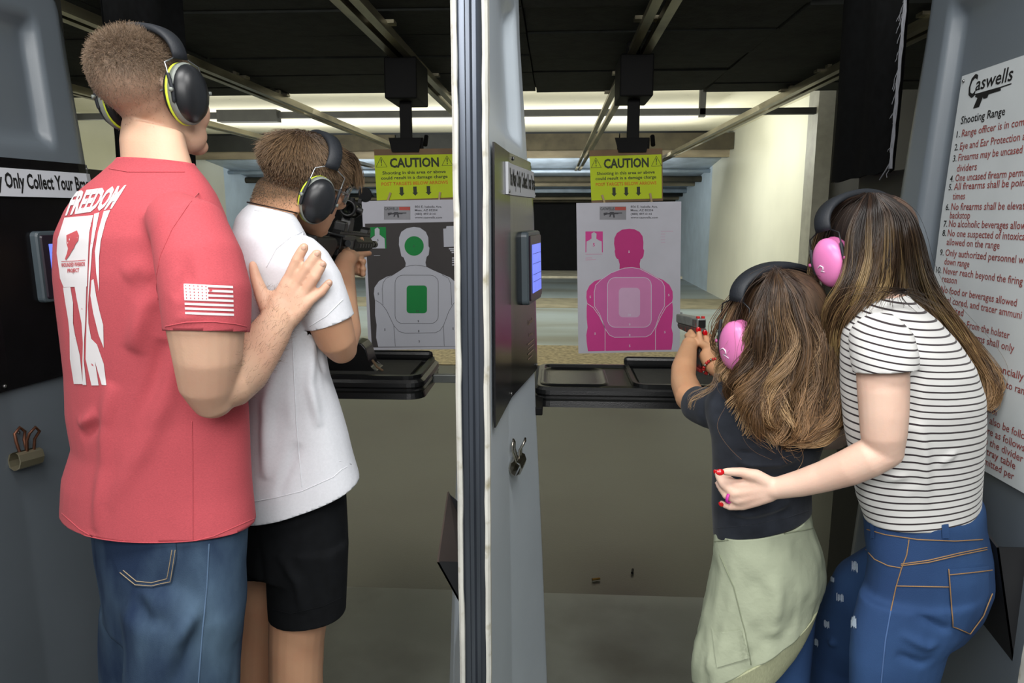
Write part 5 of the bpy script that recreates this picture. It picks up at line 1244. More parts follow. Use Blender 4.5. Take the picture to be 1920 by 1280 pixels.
cloth_relief(me, [(px3([(600, 910), (608, 950), (640, 960)], 1.48), 0.010, -0.003), (px3([(520, 1040), (560, 1090), (570, 1150)], 1.47), 0.014, 0.005), (px3([(470, 980), (490, 1050), (500, 1140)], 1.5), 0.012, -0.002)], 0.0016, (12, 12, 8), 0.003, 6)
cut(me, BS[0][0]+Vector((0, 0, -0.002)), rn(BS[0], 1), 0.3); cut_part(me, lambda bm: loft(bm, BLN, 26), lambda bm: loft(bm, BLF, 24), BLN[2][0], rn(BLN[2]), 0.2); cut_part(me, lambda bm: loft(bm, BLF, 24), lambda bm: loft(bm, BLN, 26), BLF[2][0], rn(BLF[2]), 0.2); keep_big(me)
shorts = garment('shorts', me, M_shorts, boy); ts = bvh(me)
seam('stitching', ts, M_shorts, shorts, [[(503, 1140), (545, 1150), (606, 1136), (648, 1116)]], 0.0009, 0.0004, 1.48)
HB = frame(W(573, 345, 1.66), math.radians(46), math.radians(-16), math.radians(14)); HBS = 0.94
GRIP = {}
def b_bbody(bm):
    loft(bm, [scaled(r, .84) for r in BT[1:11]]+[R((468, 384), (556, 404), 1.57, .055), R((472, 372), (566, 398), 1.59, .05), R((484, 340), (590, 380), 1.63, .05), R((500, 330), (600, 370), 1.65, .05)], 26)
    head_shape(bm, HB, HBS, 1.05)
    limb(bm, [(552, 470, 1.52, 32), (590, 535, 1.482, 38), (619, 603, 1.47, 41), (630, 635, 1.49, 37), (640, 652, 1.515, 30)], 20)
    limb(bm, [(638, 650, 1.512, 30), (642, 620, 1.58, 35), (640, 570, 1.70, 30), (641, 528, 1.82, 25), (644, 502, 1.875, 20), (648, 488, 1.90, 18)], 18)
    # right hand round the pistol grip: palm on the grip, three fingers wrapped, trigger finger straight
    tube(bm, [W(645, 504, 1.87), W(652, 485, 1.905), W(658, 482, 1.93)], [0.023, 0.025, 0.022], 16)
    tube(bm, [W(655, 480, 1.915), W(668, 478, 1.95), W(680, 477, 1.985), W(693, 475, 2.02)], [0.014, 0.0105, 0.0095, 0.0078], 12)
    for (x, y), k in (((682, 490), 1.0), ((680, 504), 0.98), ((679, 514), 0.86)):
        tube(bm, [W(660, y-6, 1.935), W(672, y-3, 1.985), W(679, y, 1.975), W(681, y, 1.945)], [0.012*k, 0.0105*k, 0.0098*k, 0.0092*k], 12)
    tube(bm, [W(650, 486, 1.90), W(647, 474, 1.935), W(652, 468, 1.96)], [0.014, 0.012, 0.0085], 12)
    # left arm forward under the handguard
    limb(bm, [(455, 470, 1.62, 36), (430, 560, 1.70, 36), (426, 590, 1.73, 34), (440, 620, 1.80, 29)], 18); limb(bm, [(440, 620, 1.80, 29), (540, 560, 1.98, 27), (612, 490, 2.10, 19)], 16)
    a = W(612, 490, 2.10); h = W(650, 464, 2.16)
    tube(bm, [a, a.lerp(h, .6), h], [0.022, 0.026, 0.018], 14)
    for k in range(4):
        b_ = h+Vector((-0.01, -0.03+0.022*k, 0.0)); tube(bm, [b_, b_+Vector((0.022, 0, -0.012)), b_+Vector((0.045, 0, 0.004)), b_+Vector((0.047, 0, 0.024))], [0.011, 0.0095, 0.009, 0.008], 12)
    tube(bm, [a, h+Vector((-0.025, -0.01, 0.005)), h+Vector((-0.022, 0.0, 0.03))], [0.014, 0.011, 0.008], 12)
    # legs
    P = lambda l: limb(bm, l, 20)
    P([(572, 1080, 1.57, 52), (560, 1150, 1.565, 54), (556, 1200, 1.565, 51), (555, 1265, 1.57, 49), (556, 1330, 1.58, 50), (560, 1400, 1.59, 40), (565, 1475, 1.60, 31)])
    P([(510, 1070, 1.68, 34), (488, 1120, 1.69, 48), (478, 1180, 1.69, 45), (474, 1250, 1.69, 43), (476, 1320, 1.70, 44), (482, 1390, 1.71, 33), (488, 1420, 1.71, 30)])
    limb(bm, [(556, 1060, 1.60, 60), (545, 980, 1.60, 64)])
me = volume(b_bbody, 0.0036, 5)
def scalp_boy(l):
    x, y, z = l[:, 0], l[:, 1], l[:, 2]
    return np.clip(sstep(-0.050, -0.005, z-0.45*(y+0.02))*sstep(0.078, 0.05, y-0.3*z), 0, 0.95)
locb, scb = set_scalp(me, HB, HBS, scalp_boy); co, no = arr(me)
link('body', me, M_skin_boy, boy, True)
MB3 = np.array(HB.to_3x3()).T
def ln_b(idx, rg): return (0.004+0.026*sstep(0.0, 0.095, locb[idx, 2]-0.1*locb[idx, 1]))*rg.uniform(0.75, 1.2, len(idx))
def dir_b(idx, rg):
    l = locb[idx]; c = np.array([0.012, -0.045, 0.10]); d = l-c; d[:, 2] -= 0.03; d /= np.linalg.norm(d, axis=1)[:, None]
    sw = np.stack([-d[:, 1], d[:, 0], 0*d[:, 0]], 1)*0.35
    d = d+sw+np.array([0, 0.15, -0.25])*1.0+rg.normal(0, 0.16, (len(idx), 3)); d /= np.linalg.norm(d, axis=1)[:, None]; return d @ MB3
dens = np.where(np.abs(locb).max(1) < 0.2, scb**1.5, 0)
stubble('hair', co, no, dens, ln_b, dir_b, 16000, 0.00055, 0.0002, M_hair_boy, boy, 8, 6)
# fringe sweeping forward past the headband
rg = np.random.default_rng(4); F_ = []
for k in range(900):
    a = rg.random(); st = np.array([0.045-0.11*a, 0.055+0.02*rg.random(), 0.088+0.02*rg.random()]); L = 0.05+0.03*rg.random(); q = np.linspace(0, 1, 6)[:, None]
    F_.append(st+q*np.array([0.018, 0.75, 0.05])*L+q**2*np.array([0.01, 0.0, -0.85])*L+rg.normal(0, 0.003, 3))
F_ = np.stack(F_)*HBS; F_ = F_ @ MB3+np.array(HB.translation)
hair_curves('fringe', F_, 0.0006, 0.00025, M_hair_boy, boy)
face_parts(HB, HBS, boy, mat('brow_dark', (84, 62, 44), rough=0.8))
earmuffs(HB, HBS, 'black and lime ear defenders worn by the boy in the white shirt', M_cupblk, (M_greyrim, M_lime_rim), M_padblk, M_bandblk, M_wire, 'lime rimmed ear defenders', half=0.083, cup=(0.029, 0.048), zc=-0.020, yc=-0.002, lean=0.10)
g = thing('safety_glasses', 'clear safety glasses worn by the boy aiming the rifle', 'glasses', HB @ Vector((0, 0.11, 0.01)), 'clear safety glasses'); glasses(g, HB, HBS)
M_blacksole = mat('boy_shoe', (60, 62, 66), rough=0.6)
shoe(boy, W(560, 1500, 1.585), Vector(W(560, 1500, 1.585))+Vector((0.06, 0.24, 0)), M_blacksole, 0.95); shoe(boy, W(486, 1440, 1.70), Vector(W(486, 1440, 1.70))+Vector((-0.02, 0.24, 0)), M_blacksole, 0.95)
nk = thing('necklace', 'thin dark necklace at the collar of the white shirt', 'necklace', W(500, 388, 1.5))
bm = bmesh.new(); c = R((465, 381), (556, 401), 1.567, .062)
tube(bm, [c[0]+Vector(c[1])*1.03*math.cos(t)+Vector(c[2])*1.04*math.sin(t)+Vector((0, 0, 0.002)) for t in [2*PI*k/40 for k in range(40)]], 0.0016, 6, closed=True); obj('chain', bm, mat('chain_dark', (60, 44, 36), rough=0.4, metal=0.5), nk, True)

# ---------------------------------------------------------------- the rifle, built along its own axis (x right, y muzzle, z up)
M_gun = mat('gun_black', (20, 21, 21), rough=0.42, var=0.2, scale=30, spec=0.5); M_gun2 = mat('gun_polymer', (34, 34, 29), rough=0.6, var=0.15, scale=40, bump=0.15, bscale=300); M_gun3 = mat('gun_worn', (60, 62, 64), rough=0.4, metal=0.5)
gu = thing('rifle', 'black carbine with a red dot sight held at the shoulder of the boy', 'rifle', W(640, 455, 1.9))
A = W(580, 458, 1.66); B = W(692, 459, 2.42); gy = (B-A).normalized(); gx = gy.cross(Vector((0, 0, 1))).normalized(); roll = math.radians(12); gx = (Matrix.Rotation(roll, 3, gy) @ gx); gz = gx.cross(gy)
GM = Matrix(((gx.x, gy.x, gz.x, A.x), (gx.y, gy.y, gz.y, A.y), (gx.z, gy.z, gz.z, A.z), (0, 0, 0, 1)))
def gp_(name, m, fn, parent=gu, smooth_=False):
    bm = bmesh.new(); fn(bm); bmesh.ops.transform(bm, matrix=GM, verts=bm.verts); return obj(name, bm, m, parent, smooth_)
def side(poly, x0, x1, bev=0.003):
    def f(bm):
        prism(bm, poly, lambda u, v, t: (t, u, v), x0, x1)
        if bev: bmesh.ops.bevel(bm, geom=bm.edges[:], offset=bev, segments=2, affect='EDGES', profile=0.5)
    return f
gp_('stock', M_gun2, side([(-0.02, 0.020), (0.165, 0.022), (0.19, 0.012), (0.19, -0.012), (0.15, -0.028), (0.09, -0.060), (0.03, -0.105), (-0.02, -0.110)], -0.022, 0.022, 0.006))
gp_('butt_pad', M_gun, side([(-0.032, 0.024), (-0.019, 0.024), (-0.019, -0.114), (-0.032, -0.112)], -0.021, 0.021, 0.004))
gp_('buffer_tube', M_gun, lambda bm: cyl(bm, (0, 0.15, 0.0), (0, 0.27, 0.0), 0.016, 16), smooth_=True)
gp_('upper_receiver', M_gun, side([(0.25, 0.030), (0.43, 0.030), (0.43, -0.012), (0.25, -0.012)], -0.019, 0.019, 0.004))
gp_('lower_receiver', M_gun, side([(0.245, -0.010), (0.425, -0.010), (0.425, -0.062), (0.37, -0.066), (0.365, -0.044), (0.27, -0.040), (0.245, -0.028)], -0.016, 0.016, 0.003))
gp_('charging_handle', M_gun3, side([(0.235, 0.024), (0.26, 0.024), (0.26, 0.030), (0.235, 0.030)], -0.028, 0.028, 0.002))
gp_('forward_assist', M_gun3, lambda bm: cyl(bm, (0.018, 0.285, 0.008), (0.032, 0.268, 0.010), 0.009, 12))
gp_('ejection_cover', M_gun3, side([(0.32, 0.016), (0.395, 0.016), (0.395, -0.004), (0.32, -0.004)], 0.0185, 0.0215, 0.001))
gp_('trigger_guard', M_gun, lambda bm: tube(bm, [(0, 0.30, -0.040), (0, 0.305, -0.062), (0, 0.345, -0.066), (0, 0.368, -0.060)], 0.004, 8))
gp_('pistol_grip', M_gun, side([(0.262, -0.036), (0.302, -0.038), (0.292, -0.085), (0.270, -0.140), (0.228, -0.134), (0.246, -0.085), (0.250, -0.055)], -0.0145, 0.0145, 0.006))
gp_('magazine', M_gun, side([(0.372, -0.06), (0.424, -0.06), (0.428, -0.12), (0.44, -0.185), (0.39, -0.195), (0.376, -0.12)], -0.012, 0.012, 0.003))
def rail(bm):
    box(bm, (-0.010, 0.25, 0.030), (0.010, 0.70, 0.036))
    for k in range(44): box(bm, (-0.0105, 0.255+k*0.010, 0.036), (0.0105, 0.2605+k*0.010, 0.040))
gp_('top_rail', M_gun, rail)['kind'] = 'stuff'
gp_('handguard', M_gun2, lambda bm: prism(bm, [(0.028*math.cos(a), 0.004+0.026*math.sin(a)) for a in [PI/8+k*PI/4 for k in range(8)]], lambda u, v, t: (u, t, v), 0.43, 0.69))
for s in (-1, 1):
    for k in range(5): gp_('handguard_slot', M_gun, lambda bm: box(bm, (s*0.0245-0.003, 0.46+0.044*k, -0.004), (s*0.0245+0.003, 0.49+0.044*k, 0.008), 0.002))
gp_('barrel', M_gun, lambda bm: cyl(bm, (0, 0.68, 0.002), (0, 0.83, 0.002), 0.0095, 14), smooth_=True)
gp_('muzzle_brake', M_gun, lambda bm: tube(bm, [(0, 0.82, 0.002), (0, 0.83, 0.002), (0, 0.87, 0.002), (0, 0.875, 0.002)], [0.0095, 0.012, 0.012, 0.010], 14, flat=True), smooth_=True)
gp_('front_sight', M_gun, side([(0.63, 0.038), (0.68, 0.038), (0.676, 0.052), (0.664, 0.058), (0.64, 0.050)], -0.013, 0.013, 0.003))
gp_('rear_sight', M_gun, side([(0.272, 0.038), (0.315, 0.038), (0.315, 0.058), (0.30, 0.066), (0.276, 0.062)], -0.015, 0.015, 0.003))
gp_('sight_mount', M_gun, side([(0.335, 0.038), (0.40, 0.038), (0.395, 0.072), (0.385, 0.080), (0.345, 0.080), (0.34, 0.060)], -0.013, 0.013, 0.003))
def ringtube(r0, r1, y0, y1, z):
    def f(bm):
        rows = [[bm.verts.new((r*math.cos(t), y, z+r*math.sin(t))) for t in [2*PI*k/24 for k in range(24)]] for r, y in ((r1, y0), (r0*0.96, y0-0.001), (r0, y0+0.003), (r0, y0+0.012), (r0*0.9, y0+0.016), (r0*0.9, y1-0.014), (r0*1.05, y1-0.01), (r0*1.05, y1), (r1, y1))]
        rows.append(rows[0])
        for a, b in zip(rows, rows[1:]):
            for i in range(24): bm.faces.new((a[i], a[(i+1) % 24], b[(i+1) % 24], b[i]))
    return f
rd = gp_('red_dot_sight', M_gun, ringtube(0.024, 0.0165, 0.33, 0.405, 0.102), smooth_=True)
gp_('sight_lens', mat('sight_glass', (120, 130, 130), rough=0.05, trans=0.85), lambda bm: cyl(bm, (0, 0.398, 0.102), (0, 0.400, 0.102), 0.0165, 20), rd)
gp_('turret', M_gun, lambda bm: (cyl(bm, (0.02, 0.37, 0.102), (0.034, 0.37, 0.100), 0.010, 14), cyl(bm, (0, 0.37, 0.122), (0, 0.37, 0.134), 0.009, 14)), rd)
gp_('lens_cover', M_gun, lambda bm: (cyl(bm, (0.024, 0.412, 0.150), (0.0255, 0.417, 0.151), 0.021, 20), box(bm, (0.010, 0.402, 0.122), (0.020, 0.414, 0.136), 0.001)), rd)
gp_('sling', M_gun, lambda bm: tube(bm, [(0.02, 0.30, -0.03), (0.023, 0.315, -0.07), (0.021, 0.30, -0.10), (0.018, 0.285, -0.04)], 0.0022, 6))
# ================================================================ the girl with the pistol
M_tee = mat('charcoal_jersey', (38, 42, 50), rough=0.9, var=0.16, scale=26, spec=0.2, sheen=0.1, bump=0.1, bscale=700)
M_jacket = mat('sage_cotton', (168, 176, 152), rough=0.82, var=0.05, scale=8, bump=0.25, bscale=90, spec=0.25)
M_rib = mat('sage_rib', (176, 180, 146), rough=0.9, var=0.08, scale=120, stretch=(6, 6, 0.3), bump=0.3, bscale=200)
M_skin_girl = skin_mat('skin_girl', (208, 160, 122), (92, 70, 50), (190, 112, 84))
M_hair_girl = hair_mat('hair_girl', (60, 45, 34), (150, 116, 80), rough=0.34, var=0.55, split=0.7)
M_hairbase_g = mat('hair_base_girl', (66, 48, 32), rough=0.7, var=0.3, scale=60, stretch=(1, 1, 0.08))
M_pinkcup = mat('pink_cup', (226, 128, 186), rough=0.3, var=0.01); M_nail = mat('red_nail', (190, 8, 20), rough=0.15, spec=0.7)
M_blue_den = mat('denim_blue', (54, 84, 128), rough=0.85, var=0.14, scale=4, bump=0.2, bscale=700, spec=0.2, second=(36, 58, 98), second_amt=0.46, second_scale=3.5, second_sharp=0.2)
M_dark_den = M_blue_den
girl = thing('person', 'person in a charcoal T-shirt with a sage jacket tied at the waist, aiming a pistol', 'person', (W(1440, 900, 1.5).x, 1.5, 0))
GT = [R((1336, 1012), (1525, 976), 1.5, .100), R((1335, 992), (1524, 955), 1.5, .100), R((1333, 936), (1523, 922), 1.5, .098), R((1336, 860), (1537, 858), 1.5, .095), R((1335, 815), (1550, 815), 1.5, .098), R((1325, 775), (1556, 778), 1.5, .098), R((1324, 748), (1554, 750), 1.505, .09, 2.1), R((1340, 722), (1540, 726), 1.51, .075, 2.0), R((1375, 700), (1508, 703), 1.52, .055, 2.0), R((1398, 685), (1490, 688), 1.525, .045, 2.0), R((1402, 676), (1486, 678), 1.53, .043, 2.0)]
GSL = [(1368, 768, 1.51, 40), (1330, 764, 1.535, 38), (1312, 760, 1.56, 34), (1297, 752, 1.60, 31)]; GSR = [(1515, 768, 1.51, 38), (1520, 765, 1.56, 36), (1512, 755, 1.62, 33), (1506, 748, 1.66, 31)]
def b_gshirt(bm):
    loft(bm, GT, 32)
    limb(bm, GSL, 18, True); limb(bm, GSR, 18, True)
me = volume(b_gshirt, 0.005, 7)
cloth_relief(me, [(px3([(1345, 850), (1400, 870), (1460, 868), (1530, 850)], 1.41), 0.008, 0.005), (px3([(1340, 835), (1380, 850), (1420, 850)], 1.41), 0.006, -0.004), (px3([(1345, 900), (1420, 890), (1530, 900)], 1.41), 0.010, -0.004), (px3([(1345, 950), (1400, 965), (1500, 940)], 1.41), 0.008, 0.004), (px3([(1340, 975), (1420, 975), (1520, 950)], 1.41), 0.007, -0.003), (px3([(1335, 800), (1360, 770), (1370, 740)], 1.42), 0.008, -0.005), (px3([(1460, 820), (1500, 800), (1545, 800)], 1.41), 0.008, 0.004)], 0.0012, (14, 14, 10), 0.0022, 7)
cut(me, GT[1][0], rn(GT[1]), 0.3); cut(me, GT[9][0], rn(GT[9], 1), 0.08); cut_part(me, lambda bm: limb(bm, GSL, 18, True), lambda bm: loft(bm, GT, 32), W(1303, 756, 1.58), W(1297, 752, 1.60)-W(1330, 764, 1.535)); cut_part(me, lambda bm: limb(bm, GSR, 18, True), lambda bm: loft(bm, GT, 32), W(1508, 750, 1.645), W(1506, 748, 1.66)-W(1520, 765, 1.56)); keep_big(me)
gshirt = garment('t_shirt', me, M_tee, girl); tgs = bvh(me)
seam('stitching', tgs, M_tee, gshirt, [[(1338, 990), (1400, 985), (1470, 972), (1522, 955)]], 0.0009, 0.0003, 1.42)
# jacket tied round the waist
GJ = [R((1339, 985), (1522, 958), 1.5, .104), R((1337, 1008), (1528, 985), 1.5, .108), R((1335, 1050), (1545, 1040), 1.5, .120), R((1326, 1110), (1549, 1075), 1.5, .128), R((1316, 1160), (1545, 1100), 1.5, .130), R((1300, 1220), (1541, 1112), 1.495, .130), R((1298, 1258), (1538, 1124), 1.49, .128)]
GC = [R((1299, 1258), (1537, 1124), 1.49, .127), R((1306, 1310), (1524, 1162), 1.485, .114), R((1312, 1345), (1510, 1184), 1.485, .108)]
def ring_skirt(name, rings, m, parent, thick, seg=96, wav=0.0, folds=(), relief=True):
    bm = bmesh.new(); rows = []
    C_ = [catmull([tuple(r[0]) for r in rings], 34), catmull([tuple(r[1]) for r in rings], 34), catmull([tuple(r[2]) for r in rings], 34)]
    for j in range(34):
        row = []
        for k in range(seg):
            t = 2*PI*k/seg; ww = 1+wav*(j/33)*math.sin(t*9+1.3)+wav*0.6*(j/33)*math.sin(t*17)
            row.append(bm.verts.new(Vector(C_[0][j])+Vector(C_[1][j])*math.copysign(abs(math.cos(t))**0.9, math.cos(t))*ww+Vector(C_[2][j])*math.copysign(abs(math.sin(t))**0.9, math.sin(t))*ww))
        rows.append(row)
    for a, b in zip(rows, rows[1:]):
        for k in range(seg): bm.faces.new((a[k], b[k], b[(k+1) % seg], a[(k+1) % seg]))
    me = bpy.data.meshes.new(name); bm.normal_update(); bm.to_mesh(me); bm.free()
    # make sure the faces look outward
    c = np.mean([np.array(r[0]) for r in rings], 0); co, no = arr(me)
    if ((co-c)*no)[:, :2].sum() < 0: me.flip_normals()
    if relief: cloth_relief(me, folds, 0.0038, (26, 26, 18), 0.0055, 8)
    return garment(name, me, m, parent, thick)
jk = ring_skirt('tied_jacket', GJ, M_jacket, girl, 0.004, 140, 0.014, [
    (px3([(1345, 1040), (1375, 1110), (1398, 1200), (1405, 1255)], 1.375), 0.006, 0.006), (px3([(1350, 1015), (1400, 1030), (1500, 1000)], 1.38), 0.008, 0.005), (px3([(1345, 1020), (1365, 1060), (1372, 1110)], 1.38), 0.008, -0.005), (px3([(1480, 1120), (1520, 1110), (1545, 1080)], 1.38), 0.008, 0.004), (px3([(1450, 1180), (1490, 1150), (1530, 1130)], 1.37), 0.006, -0.004),
    (px3([(1420, 1060), (1460, 1120), (1450, 1200)], 1.37), 0.016, 0.005), (px3([(1500, 1060), (1510, 1120), (1490, 1190)], 1.38), 0.012, -0.005), (px3([(1330, 1150), (1325, 1200), (1330, 1260)], 1.4), 0.010, 0.006), (px3([(1430, 1190), (1480, 1180), (1530, 1160)], 1.37), 0.006, 0.004)])
tjk = bvh(jk.data)
cf = ring_skirt('ribbed_cuff', GC, M_rib, girl, 0.006, 120, 0.008, (), False)
decal('welt_pocket', tjk, M_jacket, jk, [[(1336, 1174), (1342, 1184), (1390, 1180), (1392, 1184), (1404, 1232), (1345, 1250), (1341, 1215)]], 0.0035, 6, 1.38)
seam('stitching', tjk, mat('sage_stitch', (136, 144, 120), rough=0.9), jk, [[(1342, 1190), (1392, 1186)], [(1345, 1205), (1394, 1198)], [(1350, 1040), (1376, 1100), (1396, 1180), (1408, 1245)], [(1340, 1015), (1400, 1008), (1470, 1000), (1524, 990)]], 0.0011, 0.001, 1.38)
# knotted sleeves hanging at the front
bm = bmesh.new()
limb(bm, [(1362, 1012, 1.54, 12), (1364, 1030, 1.585, 16), (1400, 1030, 1.615, 20)], 14); limb(bm, [(1400, 1030, 1.62, 22), (1370, 1100, 1.63, 24), (1345, 1170, 1.62, 26), (1330, 1210, 1.61, 22)], 14); limb(bm, [(1400, 1030, 1.62, 22), (1420, 1110, 1.64, 24), (1430, 1190, 1.64, 26)], 14); limb(bm, [(1495, 992, 1.55, 12), (1480, 1010, 1.60, 16), (1400, 1030, 1.615, 20)], 14)
obj('knotted_sleeves', bm, M_jacket, girl, True)
def b_gjeans(bm):
    loft(bm, [R((1348, 1000), (1515, 980), 1.5, .092), R((1345, 1060), (1530, 1050), 1.5, .105), R((1345, 1130), (1530, 1130), 1.5, .108)], 26)
    limb(bm, [(1395, 1120, 1.5, 52), (1400, 1250, 1.5, 46), (1408, 1380, 1.5, 38), (1412, 1500, 1.5, 36)], 18); limb(bm, [(1475, 1120, 1.5, 54), (1470, 1250, 1.5, 46), (1466, 1380, 1.5, 38), (1465, 1500, 1.5, 36)], 18)
me = volume(b_gjeans, 0.008, 5); cloth_relief(me, (), 0.0012); cut(me, R((1348, 1004), (1515, 984), 1.5, .09)[0], (0, 0, 1), 0.2); cut(me, W(1412, 1520, 1.5), (0, 0, -1), 0.08); cut(me, W(1465, 1520, 1.5), (0, 0, -1), 0.08); keep_big(me)
garment('jeans', me, M_blue_den, girl)
for x in (1410, 1466): shoe(girl, W(x, 1565, 1.47), Vector(W(x, 1565, 1.47))+Vector((0.02 if x > 1440 else -0.03, 0.20, 0)), mat('white_trainer', (196, 196, 198), rough=0.6), 0.85)
# pistol: rear of slide and muzzle placed at real distance
pR = W(1316, 607, 1.965); pM = W(1280, 598, 2.115); py_ = (pM-pR).normalized(); px_ = py_.cross(Vector((0, 0, 1))).normalized(); pz = px_.cross(py_)
PM = Matrix(((px_.x, py_.x, pz.x, pR.x), (px_.y, py_.y, pz.y, pR.y), (px_.z, py_.z, pz.z, pR.z), (0, 0, 0, 1)))
GP = lambda x, y, z: PM @ Vector((x, y, z))
HG = frame(W(1458, 604, 1.52), math.radians(-31), math.radians(2), math.radians(-4)); HGS = 0.95
def b_gbody(bm):
    loft(bm, [scaled(r, .84) for r in GT[1:8]]+[R((1398, 705), (1490, 706), 1.52, .048), R((1408, 670), (1478, 672), 1.53, .042), R((1405, 630), (1475, 632), 1.53, .042)], 24)
    head_shape(bm, HG, HGS, 1.0)
    limb(bm, [(1368, 768, 1.515, 30), (1318, 762, 1.55, 30), (1294, 744, 1.62, 28), (1283, 718, 1.72, 25), (1281, 704, 1.76, 23)], 18)
    limb(bm, [(1281, 706, 1.755, 23), (1282, 690, 1.80, 23), (1287, 668, 1.87, 19), (1291, 652, 1.915, 15.5), (1293, 645, 1.93, 15)], 18)
    limb(bm, [(1515, 768, 1.52, 30), (1508, 750, 1.64, 28), (1490, 730, 1.74, 24)], 16); limb(bm, [(1490, 730, 1.74, 24), (1420, 715, 1.80, 22), (1352, 697, 1.86, 16.5), (1333, 684, 1.895, 14.5), (1326, 668, 1.92, 15)], 18)
    # left hand cupping the grip: palm, four fingers round the front, thumb up along the frame
    tube(bm, [W(1292, 648, 1.925), GP(-0.026, 0.010, -0.066), GP(-0.022, 0.012, -0.050)], [0.0175, 0.0205, 0.018], 14)
    for k in range(4):
        z = -0.036-0.0165*k; q = (1, 1, .95, .85)[k]
        tube(bm, [GP(-0.030, 0.006, z-0.006), GP(-0.026, 0.040, z), GP(-0.002, 0.052, z+0.001), GP(0.019, 0.040, z+0.001)], [0.0100*q, 0.0088*q, 0.0080*q, 0.0070*q], 12)
    tube(bm, [GP(-0.022, -0.008, -0.058), GP(-0.0185, 0.012, -0.034), GP(-0.0165, 0.040, -0.024)], [0.012, 0.0095, 0.0072], 12)
    # right hand behind the grip, thumb upright with its nail towards us
    tube(bm, [W(1328, 672, 1.915), GP(0.012, -0.034, -0.068), GP(0.010, -0.020, -0.050)], [0.0165, 0.0185, 0.016], 14)
    tube(bm, [GP(0.006, -0.036, -0.062), W(1313, 642, 1.925), W(1311, 629, 1.93), W(1310.5, 620, 1.935)], [0.013, 0.0105, 0.0088, 0.0074], 12)
    tube(bm, [GP(0.020, -0.022, -0.052), W(1323, 643, 1.945), W(1322.5, 633, 1.95), W(1322, 626, 1.95)], [0.012, 0.0092, 0.0080, 0.0068], 12)
    for k in range(3):
        z = -0.046-0.016*k
        tube(bm, [GP(0.018, -0.014, z), GP(0.023, 0.012, z+0.001), GP(0.019, 0.036, z+0.001), GP(-0.004, 0.042, z+0.002)], [0.0098, 0.0088, 0.0078, 0.0068], 12)
    tube(bm, [GP(0.020, -0.006, -0.036), GP(0.0185, 0.030, -0.026), GP(0.0175, 0.056, -0.022), GP(0.017, 0.072, -0.021)], [0.0095, 0.0082, 0.0072, 0.0062], 12)
    limb(bm, [(1400, 1100, 1.5, 44), (1430, 1000, 1.5, 60)])
me = volume(b_gbody, 0.0033, 4)
set_scalp(me, HG, HGS, lambda l: np.clip(sstep(-0.10, -0.04, l[:, 2]-0.35*l[:, 1])*sstep(0.075, 0.05, l[:, 1]-0.3*l[:, 2]), 0, 0.95)); link('body', me, M_skin_girl, girl, True)
face_parts(HG, HGS, girl, mat('brow_brown', (70, 54, 42)))
nail(girl, W(1309.5, 618.5, 1.93), (W(1309, 612, 1.93)-W(1311, 626, 1.93)), CAM-W(1310, 619, 1.93), M_nail, 0.0088); nail(girl, W(1322, 624, 1.945), (W(1320, 618, 1.945)-W(1323, 632, 1.945)), CAM-W(1322, 624, 1.945), M_nail, 0.0088); nail(girl, GP(-0.0235, 0.030, -0.036), GP(0, 1, 0)-GP(0, 0, 0), GP(-1, 0, 0.1)-GP(0, 0, 0), M_nail, 0.007)
# hair: dark inner volume, then strands along traced locks
def b_ghair(bm):
    S = HG @ Matrix.Scale(HGS, 4); ellipsoid(bm, (0, -0.020, 0.034), (0.079, 0.096, 0.086), S, 24, 16)
    loft(bm, [R((1408, 570), (1512, 550), 1.51, .075), R((1412, 620), (1532, 605), 1.51, .080), R((1414, 680), (1548, 665), 1.49, .070), R((1406, 720), (1554, 720), 1.46, .045), R((1418, 760), (1550, 765), 1.43, .026), R((1430, 785), (1540, 790), 1.415, .014)], 26)
me = volume(b_ghair, 0.006, 10); hb = link('hair', me, M_hairbase_g, girl, True)
GG = [
 [(1452, 512, 1.47), (1404, 532, 1.49), (1374, 575, 1.50), (1356, 630, 1.50), (1352, 680, 1.50), (1358, 706, 1.49), (1370, 726, 1.47), (1386, 746, 1.45)],
 [(1452, 511, 1.45), (1438, 540, 1.43), (1422, 590, 1.415), (1420, 630, 1.41), (1428, 672, 1.41), (1412, 712, 1.405), (1398, 748, 1.40), (1416, 785, 1.395), (1440, 820, 1.39)],
 [(1453, 511, 1.44), (1445, 545, 1.415), (1440, 590, 1.405), (1452, 640, 1.40), (1446, 690, 1.395), (1422, 725, 1.39), (1424, 762, 1.385), (1448, 795, 1.38), (1482, 806, 1.385)],
 [(1456, 511, 1.44), (1468, 550, 1.41), (1470, 600, 1.40), (1476, 655, 1.395), (1462, 700, 1.39), (1440, 735, 1.385), (1442, 775, 1.38), (1458, 808, 1.38)],
 [(1460, 511, 1.44), (1490, 550, 1.42), (1502, 600, 1.405), (1514, 650, 1.40), (1512, 700, 1.395), (1496, 745, 1.39), (1502, 785, 1.385), (1490, 816, 1.385)],
 [(1463, 512, 1.445), (1506, 550, 1.43), (1528, 600, 1.42), (1540, 650, 1.41), (1538, 705, 1.405), (1524, 750, 1.40), (1524, 785, 1.395), (1505, 818, 1.395), (1484, 818, 1.395)],
 [(1466, 513, 1.45), (1516, 548, 1.45), (1544, 600, 1.44), (1556, 655, 1.43), (1562, 710, 1.42), (1556, 755, 1.41), (1548, 795, 1.40), (1520, 815, 1.40), (1488, 820, 1.40)],
 [(1468, 514, 1.46), (1520, 550, 1.47), (1552, 605, 1.47), (1568, 665, 1.46), (1576, 725, 1.45), (1566, 775, 1.44), (1562, 800, 1.43)]]
